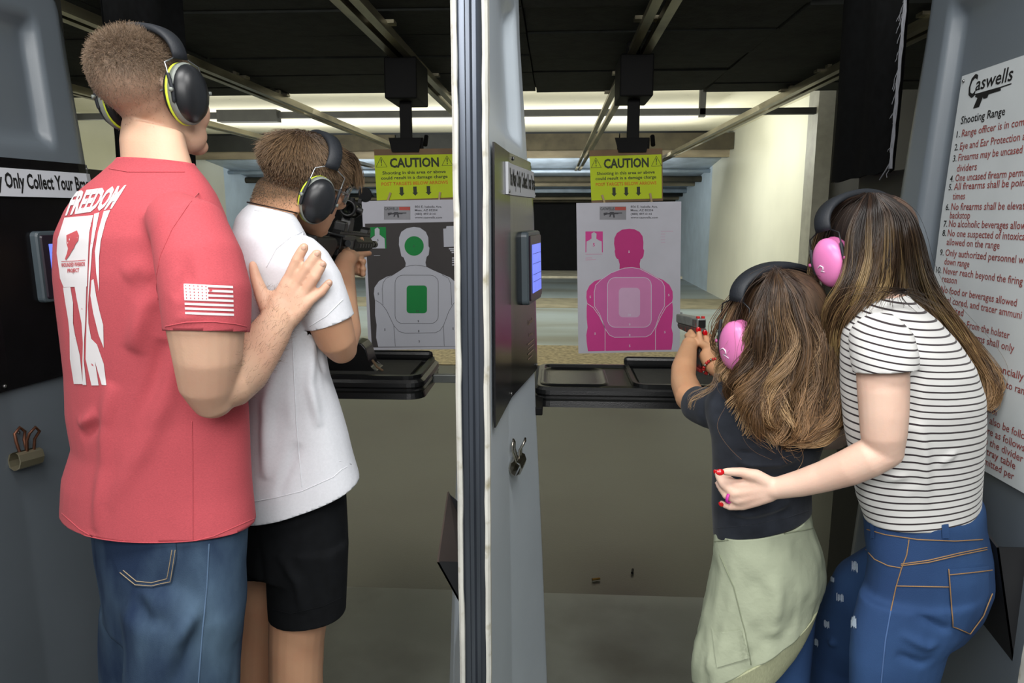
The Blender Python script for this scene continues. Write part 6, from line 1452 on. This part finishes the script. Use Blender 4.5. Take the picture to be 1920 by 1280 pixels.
M_hg2 = hair_mat('hair_girl_dark', (44, 32, 23), (110, 80, 50), rough=0.36, var=0.35, split=0.8); M_hg3 = hair_mat('hair_girl_light', (86, 66, 48), (190, 156, 114), rough=0.32, var=0.3, split=0.55)
hair_locks(GG, 8200, (M_hair_girl, M_hg2, M_hg3, M_hair_girl), hb, 0.00085, 0.0003, npt=26, spread=0.006, clump=60, clump_r=0.025, depth=0.030, wave=0.021, seed=3, uj=0.10, wf=(12, 12), end_jit=0.22, gap=(0.10, 0.95))
WSP = [[(1340, 700, 1.48), (1332, 722, 1.47), (1312, 736, 1.46), (1296, 745, 1.46), (1292, 760, 1.47)], [(1350, 700, 1.47), (1342, 724, 1.46), (1322, 738, 1.45), (1303, 748, 1.46), (1297, 768, 1.47)]]
hair_curves('loose_hairs', guide_hair(WSP, 22, 14, 0.006, 10, 0.006, 0.005, 0.003, 5), 0.00035, 0.00015, M_hg3, hb)
fly = guide_hair(GG, 260, 18, 0.05, 200, 0.03, 0.02, 0.012, 9); hair_curves('loose_hairs', fly, 0.0003, 0.00015, M_hair_girl, hb)
SQ = (1, [(-0.28, -0.10), (-0.12, -0.02), (-0.02, -0.14), (-0.10, -0.26), (0.10, -0.30), (0.34, -0.38)])
SQ = (-1, [(0.42, -0.16), (0.22, -0.06), (0.06, -0.12), (0.02, -0.26), (0.20, -0.30), (-0.12, -0.40)])
earmuffs(HG, HGS, 'pink ear defenders worn by the girl with the pistol', M_pinkcup, None, mat('pink_pad', (190, 96, 150), rough=0.6), M_bandblk, mat('wire_black', (30, 30, 34), rough=0.35, metal=0.3), 'pink ear defenders', half=0.100, half2=0.08, cup=(0.024, 0.049), zc=-0.036, yc=0.006, lean=0.05, band_w=0.020, padding=0.012, band_top=0.120, mark=SQ)
# pistol
M_slide = mat('slide_steel', (136, 138, 136), rough=0.4, metal=0.35, var=0.15, scale=40); M_frame_r = mat('frame_red_dip', (70, 66, 64), rough=0.5, var=0.15, second=(150, 40, 36), second_amt=0.42, second_scale=60, second_sharp=0.06); M_redtrim = mat('red_trim', (190, 40, 40), rough=0.4)
ps = thing('pistol', 'grey and red pistol held in both hands of the girl', 'pistol', pR)
def pp(name, m, fn, parent=ps):
    bm = bmesh.new(); fn(bm); bmesh.ops.transform(bm, matrix=PM, verts=bm.verts); return obj(name, bm, m, parent)
sl = pp('slide', M_slide, side([(0, 0.014), (0.172, 0.014), (0.176, 0.010), (0.176, -0.006), (0.172, -0.012), (0, -0.012)], -0.0125, 0.0125, 0.003))
for k in range(5): pp('serration', M_frame_r, lambda bm: box(bm, (-0.0132, 0.010+0.006*k, -0.008), (0.0132, 0.0122+0.006*k, 0.010)), sl)
pp('ejection_port', M_slide, lambda bm: box(bm, (0.003, 0.07, 0.002), (0.0131, 0.115, 0.0142), 0.001), sl)
pp('rear_sight', M_redtrim, lambda bm: (box(bm, (-0.011, 0.006, 0.0135), (-0.003, 0.016, 0.020), 0.001), box(bm, (0.003, 0.006, 0.0135), (0.011, 0.016, 0.020), 0.001)), sl)
pp('front_sight', M_slide, lambda bm: box(bm, (-0.002, 0.158, 0.0135), (0.002, 0.168, 0.0195), 0.0008), sl)
pp('back_plate', M_gun, lambda bm: box(bm, (-0.010, -0.002, -0.010), (0.010, 0.001, 0.010), 0.001), sl)
pp('barrel', M_gun, lambda bm: cyl(bm, (0, 0.17, 0.002), (0, 0.180, 0.002), 0.0075, 14))
pp('frame', M_frame_r, side([(-0.004, -0.012), (0.165, -0.012), (0.165, -0.022), (0.155, -0.028), (0.060, -0.030), (0.050, -0.034), (0.0, -0.030), (-0.010, -0.022)], -0.0118, 0.0118, 0.003))
pp('trigger_guard', M_frame_r, lambda bm: tube(bm, [(0, 0.042, -0.032), (0, 0.048, -0.058), (0, 0.082, -0.060), (0, 0.092, -0.030)], 0.0042, 8))
pp('trigger', M_redtrim, lambda bm: tube(bm, [(0, 0.066, -0.030), (0, 0.064, -0.042), (0, 0.068, -0.050)], 0.0030, 8))
pp('grip', M_frame_r, side([(-0.004, -0.026), (0.042, -0.030), (0.030, -0.075), (0.024, -0.116), (-0.024, -0.120), (-0.018, -0.075), (-0.008, -0.045)], -0.0135, 0.0135, 0.005))
pp('magazine_base', M_redtrim, side([(0.030, -0.115), (0.028, -0.126), (-0.028, -0.130), (-0.027, -0.119)], -0.0145, 0.0145, 0.003))
# bracelet
br = thing('bracelet', 'beaded red and silver bracelet on the wrist of the girl with the pistol', 'bracelet', W(1336, 688, 1.885))
c = W(1335, 687, 1.888); ax = (W(1326, 668, 1.92)-W(1352, 697, 1.86)).normalized(); u_ = ax.orthogonal().normalized(); v_ = ax.cross(u_)
for k in range(22):
    t = 2*PI*k/22; bm = bmesh.new(); ellipsoid(bm, c+(u_*math.cos(t)+v_*math.sin(t))*0.0245, [0.0042]*3, None, 8, 6); obj('bead', bm, M_redtrim if k % 3 else M_chrome, br, True)
# hair tie loop of hair elastic at the other wrist is hidden; nothing built
# ================================================================ the woman in the striped top
M_skin_wom = skin_mat('skin_woman', (236, 202, 182), (70, 52, 40), (206, 138, 116))
M_hair_wom = hair_mat('hair_woman', (32, 23, 18), (146, 114, 78), rough=0.30, var=0.4, split=0.74)
M_hairbase_w = mat('hair_base_woman', (36, 26, 20), rough=0.6, var=0.3, scale=60, stretch=(1, 1, 0.08))
def stripe_mat():
    m = bpy.data.materials.new('striped_jersey'); m.use_nodes = True; nt = m.node_tree; N = nt.nodes; L = nt.links; b = N['Principled BSDF']
    at = N.new('ShaderNodeAttribute'); at.attribute_name = 'stripe'
    fr = N.new('ShaderNodeMath'); fr.operation = 'FRACT'; L.new(at.outputs['Fac'], fr.inputs[0])
    cr = N.new('ShaderNodeValToRGB'); cr.color_ramp.interpolation = 'LINEAR'; e = cr.color_ramp.elements; w_ = lin((222, 222, 220)); k = lin((52, 44, 48))
    e[0].position = 0.0; e[0].color = w_; e[1].position = 0.36; e[1].color = w_
    for p, c in ((0.40, k), (0.60, k), (0.64, w_)): x = e.new(p); x.color = c
    L.new(fr.outputs[0], cr.inputs[0]); L.new(cr.outputs[0], b.inputs['Base Color']); b.inputs['Roughness'].default_value = 0.9; b.inputs['Specular IOR Level'].default_value = 0.2; b.inputs['Sheen Weight'].default_value = 0.15
    return m
M_stripe = stripe_mat()
wo = thing('person', 'person in a striped top and blue jeans leaning over the girl', 'person', (W(1720, 1000, 1.42).x, 1.42, 0))
WT = [R((1626, 975), (1843, 976), 1.42, .125), R((1621, 955), (1844, 957), 1.42, .125), R((1606, 915), (1846, 890), 1.42, .124), R((1598, 860), (1849, 812), 1.415, .124), R((1584, 790), (1848, 745), 1.41, .128), R((1576, 725), (1830, 690), 1.41, .132), R((1576, 665), (1800, 645), 1.415, .135), R((1580, 612), (1764, 604), 1.42, .120, 2.1), R((1600, 578), (1722, 570), 1.43, .088, 2.0), R((1622, 556), (1702, 552), 1.44, .060, 2.0), R((1632, 546), (1694, 543), 1.45, .050, 2.0)]
WSL = [(1640, 618, 1.33, 46), (1654, 645, 1.295, 58), (1660, 675, 1.28, 60), (1662, 703, 1.275, 58)]; WSF = [(1620, 620, 1.53, 44), (1605, 660, 1.58, 48), (1595, 704, 1.625, 46), (1593, 719, 1.635, 45)]
def b_wshirt(bm):
    loft(bm, WT, 34)
    limb(bm, WSL, 20, True); limb(bm, WSF, 18, True)
me = volume(b_wshirt, 0.005, 7)
cloth_relief(me, [(px3([(1720, 690), (1708, 740), (1705, 800)], 1.30), 0.012, -0.008), (px3([(1605, 930), (1650, 900), (1700, 890)], 1.31), 0.007, 0.005), (px3([(1612, 945), (1660, 925), (1730, 900)], 1.30), 0.007, -0.004), (px3([(1625, 955), (1680, 945), (1735, 915)], 1.30), 0.007, 0.004), (px3([(1720, 790), (1735, 860), (1745, 960)], 1.30), 0.012, 0.004), (px3([(1690, 570), (1716, 630), (1722, 690)], 1.31), 0.006, -0.004), (px3([(1620, 640), (1612, 680), (1605, 710)], 1.30), 0.008, -0.005), (px3([(1760, 870), (1800, 850), (1840, 850)], 1.31), 0.008, 0.003)], 0.0016, (11, 11, 7), 0.003, 6)
cut(me, WT[1][0], rn(WT[1]), 0.34); cut(me, WT[9][0], rn(WT[9], 1), 0.075); cut_part(me, lambda bm: limb(bm, WSL, 20, True), lambda bm: loft(bm, WT, 34), W(1661, 693, 1.285), W(1664, 735, 1.280)-W(1659, 655, 1.29)); cut_part(me, lambda bm: limb(bm, WSF, 18, True), lambda bm: loft(bm, WT, 34), W(1594, 712, 1.63), W(1592, 725, 1.64)-W(1605, 660, 1.58)); keep_big(me)
# stripe coordinate: planes through these lines, evenly numbered down the body
co, no = arr(me)
SR = [((1560, 560), (1790, 600)), ((1560, 660), (1820, 690)), ((1570, 750), (1850, 772)), ((1580, 840), (1850, 850)), ((1590, 905), (1850, 902)), ((1600, 1000), (1850, 978))]
pl = []
for l, r in SR:
    q = R(l, r, 1.42, .1); pl.append((np.array(q[0]), np.array(Vector(q[1]).cross(Vector(q[2])).normalized())*(1 if Vector(q[1]).cross(Vector(q[2])).z < 0 else -1)))
D_ = np.stack([(co-c)@n for c, n in pl], 1); val = np.zeros(len(co)); N0 = [0, 8.2, 15.4, 21.6, 26.4, 33.6]
for i in range(len(pl)-1):
    f = D_[:, i]/(D_[:, i]-D_[:, i+1]+1e-9); ok = (D_[:, i] >= 0) & (D_[:, i+1] < 0); val[ok] = N0[i]+f[ok]*(N0[i+1]-N0[i])
val[D_[:, 0] < 0] = (D_[:, 0]*80)[D_[:, 0] < 0]; val[D_[:, -1] >= 0] = (N0[-1]+D_[:, -1]*80)[D_[:, -1] >= 0]
me.attributes.new('stripe', 'FLOAT', 'POINT').data.foreach_set('value', (val+10).astype(np.float32))
wsh = garment('striped_top', me, M_stripe, wo); tws = bvh(me)
WJ = [R((1622, 940), (1842, 940), 1.42, .118), R((1620, 962), (1850, 955), 1.42, .125), R((1622, 992), (1853, 998), 1.42, .132), R((1628, 1035), (1866, 1052), 1.42, .142), R((1620, 1090), (1868, 1105), 1.42, .146), R((1612, 1140), (1850, 1145), 1.42, .142), R((1606, 1175), (1820, 1180), 1.42, .125)]
def b_wjeans(bm):
    loft(bm, WJ, 32)
    loft(bm, [R((1612, 1100), (1850, 1110), 1.37, .10), R((1597, 1160), (1816, 1178), 1.36, .10), R((1592, 1210), (1782, 1212), 1.355, .10), R((1591, 1260), (1766, 1265), 1.35, .098), R((1592, 1340), (1745, 1345), 1.35, .088), R((1605, 1450), (1725, 1455), 1.36, .068), R((1615, 1560), (1725, 1560), 1.38, .068), R((1635, 1660), (1715, 1660), 1.40, .05)], 26)
    limb(bm, [(1680, 1080, 1.50, 70), (1640, 1110, 1.55, 76), (1606, 1170, 1.60, 72), (1580, 1230, 1.63, 62), (1575, 1300, 1.62, 54), (1580, 1400, 1.58, 48), (1590, 1500, 1.54, 42)], 20)
me = volume(b_wjeans, 0.0055, 6)
cloth_relief(me, [(px3([(1640, 1060), (1660, 1085), (1700, 1075)], 1.28), 0.010, -0.004), (px3([(1815, 1190), (1770, 1180), (1720, 1150)], 1.28), 0.008, -0.005), (px3([(1785, 1210), (1740, 1215), (1690, 1190)], 1.27), 0.008, 0.006), (px3([(1772, 1240), (1730, 1245), (1680, 1225)], 1.27), 0.008, -0.004), (px3([(1720, 1060), (1760, 1040), (1800, 1030)], 1.28), 0.008, 0.004), (px3([(1540, 1220), (1580, 1190), (1610, 1180)], 1.55), 0.008, 0.005)], 0.0012, (12, 12, 9), 0.002, 6)
cut(me, WJ[0][0]+Vector((0, 0, 0.0)), rn(WJ[0], 1), 0.3); cut(me, W(1675, 1650, 1.40), (0, 0, -1), 0.12); cut(me, W(1590, 1500, 1.54), (0, 0, -1), 0.12); keep_big(me)
wj = garment('jeans', me, M_blue_den, wo); twj = bvh(me)
M_gold = mat('gold_stitch', (150, 116, 76), rough=0.8)
decal('back_pocket', twj, M_blue_den, wj, [[(1776, 1066), (1850, 1060), (1850, 1110), (1838, 1150), (1815, 1184), (1784, 1172), (1780, 1120)]], 0.0035, 6, 1.3)
seam('waist_seam', twj, M_gold, wj, [[(1626, 992), (1660, 1002), (1720, 1011), (1790, 1014), (1842, 1011)], [(1624, 1030), (1640, 1048), (1665, 1060), (1688, 1064)], [(1704, 1012), (1700, 1040), (1690, 1066), (1680, 1100), (1670, 1146)], [(1690, 1060), (1740, 1054), (1800, 1040), (1850, 1030)], [(1690, 1057), (1740, 1050), (1800, 1036), (1850, 1026)], [(1682, 1098), (1730, 1099), (1778, 1100)]], 0.0011, 0.0006, 1.3)
seam('pocket_seam', twj, M_gold, wj, [[(1776, 1066), (1780, 1120), (1784, 1172), (1815, 1186), (1840, 1152), (1856, 1112)], [(1778, 1076), (1820, 1072), (1856, 1068)]], 0.0011, 0.0042, 1.3)
seam('side_seam', twj, mat('denim_seam_blue', (74, 104, 152), rough=0.85), wj, [[(1670, 1146), (1660, 1200), (1652, 1280)]], 0.0015, 0.0004, 1.3)
M_frayw = mat('frayed_denim', (178, 194, 214), rough=0.95, var=0.12, scale=200, stretch=(1, 1, 5))
rr_ = random.Random(9); RP = []
for cx, cy, w_, h_ in ((1604, 1062, 6, 12), (1576, 1120, 7, 9), (1551, 1169, 5, 9), (1602, 1166, 5, 13), (1562, 1086, 3, 6), (1532, 1204, 3, 8)):
    for q in range(5): a = -0.5+0.25*q; RP.append([(cx+a*w_*1.6-0.8, cy-h_*rr_.uniform(0.5, 1)+3*a), (cx+a*w_*1.6+1.0, cy-h_*rr_.uniform(0.5, 1)+3*a), (cx+a*w_*1.6+1.2, cy+h_*rr_.uniform(0.4, 1)+3*a), (cx+a*w_*1.6-1.0, cy+h_*rr_.uniform(0.4, 1)+3*a)])
decal('rips', twj, M_frayw, wj, RP, 0.0018, 4, 1.5)
for x0, x1 in ((1632, 1639), (1762, 1775)):
    decal('belt_loop', twj, M_blue_den, wj, [[(x0, 958), (x1, 958), (x1+3, 1008), (x0+3, 1008)]], 0.003, 6, 1.3)
shoe(wo, W(1668, 1720, 1.36), Vector(W(1668, 1720, 1.36))+Vector((-0.13, 0.19, 0)), M_shoe, 0.92); shoe(wo, W(1592, 1560, 1.52), Vector(W(1592, 1560, 1.52))+Vector((-0.12, 0.20, 0)), M_shoe, 0.92)
HWm = frame(W(1630, 468, 1.50), math.radians(-29), math.radians(-14), math.radians(-8)); HWS = 0.92
def b_wbody(bm):
    loft(bm, [scaled(r, .84) for r in WT[1:9]]+[R((1630, 555), (1696, 552), 1.45, .052), R((1612, 525), (1690, 520), 1.47, .048), R((1585, 490), (1665, 490), 1.49, .045)], 26)
    head_shape(bm, HWm, HWS, 0.95)
    limb(bm, [(1645, 630, 1.33, 38), (1655, 690, 1.285, 46), (1656, 730, 1.280, 45), (1657, 775, 1.278, 43), (1657, 815, 1.278, 40), (1660, 843, 1.280, 33)], 20)
    limb(bm, [(1661, 846, 1.280, 32), (1630, 858, 1.285, 36), (1592, 876, 1.30, 34), (1545, 893, 1.325, 29), (1500, 906, 1.345, 25), (1462, 914, 1.362, 21), (1450, 916, 1.366, 20)], 20)
    d = 1.378
    hand_shape(bm, (W(1444, 902, 1.366), W(1444, 931, 1.366)), [W(1378, 908, d), W(1376, 924, d-.004), W(1382, 937, d-.004), W(1390, 949, d)], [W(1360, 894, d+.012), W(1356, 907, d+.004), W(1361, 928, d+.004), W(1368, 950, d+.004)], [W(1351, 890, d+.022), W(1349, 896, d+.014), W(1353, 917, d+.014), W(1359, 947, d+.012)], [W(1347, 884, d+.030), W(1345, 886, d+.022), W(1346, 906, d+.022), W(1353, 942, d+.02)],
               [W(1418, 892, 1.368), W(1390, 885, 1.368), W(1360, 884, 1.366)], 0.88, 0.016, 0.0118, (0.0095, 0.0086, 0.0074))
    # far arm reaching down to the table edge, mostly hidden
    limb(bm, [(1610, 640, 1.56, 38), (1594, 712, 1.63, 40), (1590, 770, 1.68, 36), (1585, 800, 1.70, 30)], 18); limb(bm, [(1585, 800, 1.70, 30), (1560, 815, 1.73, 29), (1530, 822, 1.76, 22), (1520, 823, 1.765, 20)], 16)
    a = W(1520, 823, 1.765); K = [a+Vector((-0.07, 0.02, 0.02-0.016*i)) for i in range(4)]; f = Vector((-0.03, 0.0, -0.004))
    hand_shape(bm, (a+Vector((0, 0, .02)), a-Vector((0, 0, .02))), K, [k+f for k in K], [k+f*1.8 for k in K], [k+f*2.4 for k in K], [a+Vector((-.02, .0, .035)), a+Vector((-.05, .0, .05)), a+Vector((-.075, .0, .052))], 0.88, 0.016, 0.0118, (0.0092, 0.0084, 0.0074))
    limb(bm, [(1720, 1100, 1.42, 70), (1730, 980, 1.42, 80)])
me = volume(b_wbody, 0.0034, 5)
set_scalp(me, HWm, HWS, lambda l: np.clip(sstep(-0.10, -0.04, l[:, 2]-0.35*l[:, 1])*sstep(0.075, 0.05, l[:, 1]-0.3*l[:, 2]), 0, 0.95)); link('body', me, M_skin_wom, wo, True); twb = bvh(me)
face_parts(HWm, HWS, wo, mat('brow_black', (44, 34, 28)))
nail(wo, W(1350, 885, 1.360), W(1343, 885, 1.36)-W(1362, 884, 1.36), CAM-W(1350, 885, 1.36), M_nail, 0.0085); nail(wo, W(1352, 945, 1.388), W(1349, 940, 1.39)-W(1357, 950, 1.388), CAM-W(1353, 945, 1.39)+Vector((-0.8, 0, 0.2)), M_nail, 0.006); nail(wo, W(1342, 885, 1.398), W(1340, 880, 1.4)-W(1346, 890, 1.398), CAM-W(1343, 886, 1.4)+Vector((-0.8, 0, 0.2)), M_nail, 0.006)
rg_ = thing('finger_ring', 'magenta silicone ring on the hand behind the girl\'s back', 'ring', W(1366, 939, 1.372))
a, b = W(1372, 932, 1.374), W(1360, 928, 1.382); ax = (b-a).normalized(); c = W(1367, 933.5, 1.3745); u_ = ax.orthogonal().normalized(); v_ = ax.cross(u_)
bm = bmesh.new(); rows = []
for k in range(28):
    t = 2*PI*k/28; e = u_*math.cos(t)+v_*math.sin(t); rows.append([bm.verts.new(c+e*r_+ax*o) for r_, o in ((0.0098, -0.003), (0.0112, -0.0028), (0.0116, 0), (0.0112, 0.0028), (0.0098, 0.003))])
for i in range(28):
    p, q = rows[i], rows[(i+1) % 28]
    for j in range(5): bm.faces.new((p[j], p[(j+1) % 5], q[(j+1) % 5], q[j]))
obj('band', bm, mat('magenta_silicone', (196, 44, 156), rough=0.5), rg_, True)
def b_whair(bm):
    S = HWm @ Matrix.Scale(HWS, 4); ellipsoid(bm, (-0.002, -0.014, 0.034), (0.0785, 0.0985, 0.0865), S, 24, 16)
    loft(bm, [R((1606, 430), (1680, 410), 1.49, .065), R((1604, 490), (1694, 470), 1.49, .068), R((1596, 535), (1704, 510), 1.505, .058), R((1560, 575), (1716, 545), 1.515, .040), R((1540, 620), (1598, 610), 1.50, .04), R((1548, 680), (1582, 680), 1.50, .035), R((1554, 740), (1578, 740), 1.50, .025)], 26)
    limb(bm, [(1700, 510, 1.53, 24), (1745, 560, 1.55, 20), (1790, 620, 1.55, 14), (1825, 670, 1.54, 9)], 12)
me = volume(b_whair, 0.006, 8); hb = link('hair', me, M_hairbase_w, wo, True)
WG = [
 [(1622, 364, 1.46), (1575, 385, 1.50), (1538, 430, 1.52), (1522, 490, 1.53), (1520, 540, 1.53), (1530, 590, 1.52), (1545, 640, 1.51), (1548, 690, 1.50), (1552, 740, 1.49)],
 [(1628, 363, 1.43), (1614, 395, 1.41), (1602, 440, 1.395), (1598, 500, 1.385), (1584, 548, 1.38), (1562, 590, 1.40), (1558, 640, 1.42), (1572, 690, 1.45), (1574, 730, 1.46)],
 [(1632, 363, 1.42), (1626, 400, 1.395), (1620, 450, 1.385), (1612, 505, 1.38), (1596, 550, 1.375), (1574, 590, 1.39), (1562, 630, 1.41), (1560, 670, 1.44)],
 [(1636, 363, 1.42), (1644, 400, 1.395), (1640, 450, 1.385), (1626, 505, 1.38), (1608, 545, 1.375), (1586, 578, 1.38), (1570, 610, 1.40), (1562, 650, 1.43)],
 [(1640, 364, 1.42), (1664, 400, 1.40), (1668, 450, 1.39), (1662, 505, 1.39), (1650, 548, 1.40), (1640, 575, 1.42), (1630, 600, 1.46)],
 [(1644, 365, 1.42), (1680, 400, 1.395), (1692, 450, 1.385), (1696, 505, 1.405), (1700, 548, 1.45), (1730, 590, 1.49), (1770, 640, 1.52), (1800, 680, 1.53)],
 [(1646, 364, 1.42), (1688, 396, 1.40), (1704, 445, 1.388), (1710, 500, 1.415), (1722, 545, 1.49), (1756, 585, 1.53), (1796, 640, 1.54), (1822, 690, 1.54)],
 [(1648, 364, 1.42), (1696, 396, 1.405), (1714, 448, 1.395), (1722, 510, 1.44), (1748, 560, 1.52), (1790, 620, 1.54), (1826, 672, 1.54), (1846, 720, 1.53), (1850, 755, 1.52)],
 [(1650, 364, 1.42), (1703, 398, 1.42), (1724, 448, 1.42), (1737, 508, 1.47), (1768, 574, 1.55), (1806, 626, 1.55), (1838, 670, 1.54), (1862, 705, 1.52), (1872, 728, 1.51), (1862, 750, 1.51), (1846, 756, 1.51)]]
M_hw2 = hair_mat('hair_woman_dark', (24, 17, 14), (96, 70, 46), rough=0.34, var=0.3, split=0.85); M_hw3 = hair_mat('hair_woman_light', (52, 38, 29), (206, 174, 118), rough=0.30, var=0.3, split=0.6)
hair_locks(WG, 8200, (M_hair_wom, M_hw2, M_hair_wom, M_hw3), hb, 0.0008, 0.0003, npt=24, spread=0.007, clump=80, clump_r=0.011, depth=0.026, wave=0.006, seed=12, uj=0.13, end_jit=0.15, gap=(0.10, 0.92))
WW = [[(1700, 545, 1.36), (1640, 548, 1.33), (1600, 555, 1.33), (1570, 575, 1.34), (1560, 600, 1.36)], [(1690, 548, 1.36), (1720, 556, 1.36), (1760, 570, 1.40), (1800, 590, 1.46)]]
hair_curves('loose_hairs', guide_hair(WW, 60, 14, 0.014, 20, 0.01, 0.01, 0.003, 5), 0.0004, 0.0002, M_hair_wom, hb)
hair_curves('loose_hairs', guide_hair(WG, 110, 18, 0.018, 150, 0.014, 0.02, 0.01, 6), 0.0003, 0.00015, M_hair_wom, hb)
SQ = (-1, [(0.30, -0.10), (0.12, -0.02), (0.0, -0.10), (0.02, -0.20), (0.16, -0.24), (-0.02, -0.30)])
earmuffs(HWm, HWS, 'pink ear defenders worn by the woman in the striped top', M_pinkcup, None, mat('pink_pad', (190, 96, 150)), M_bandblk, mat('wire_black', (30, 30, 34)), 'pink ear defenders', half=0.100, half2=0.072, cup=(0.024, 0.0475), zc=-0.008, yc=0.006, lean=0.05, band_w=0.020, padding=0.011, band_top=0.124, mark=SQ)
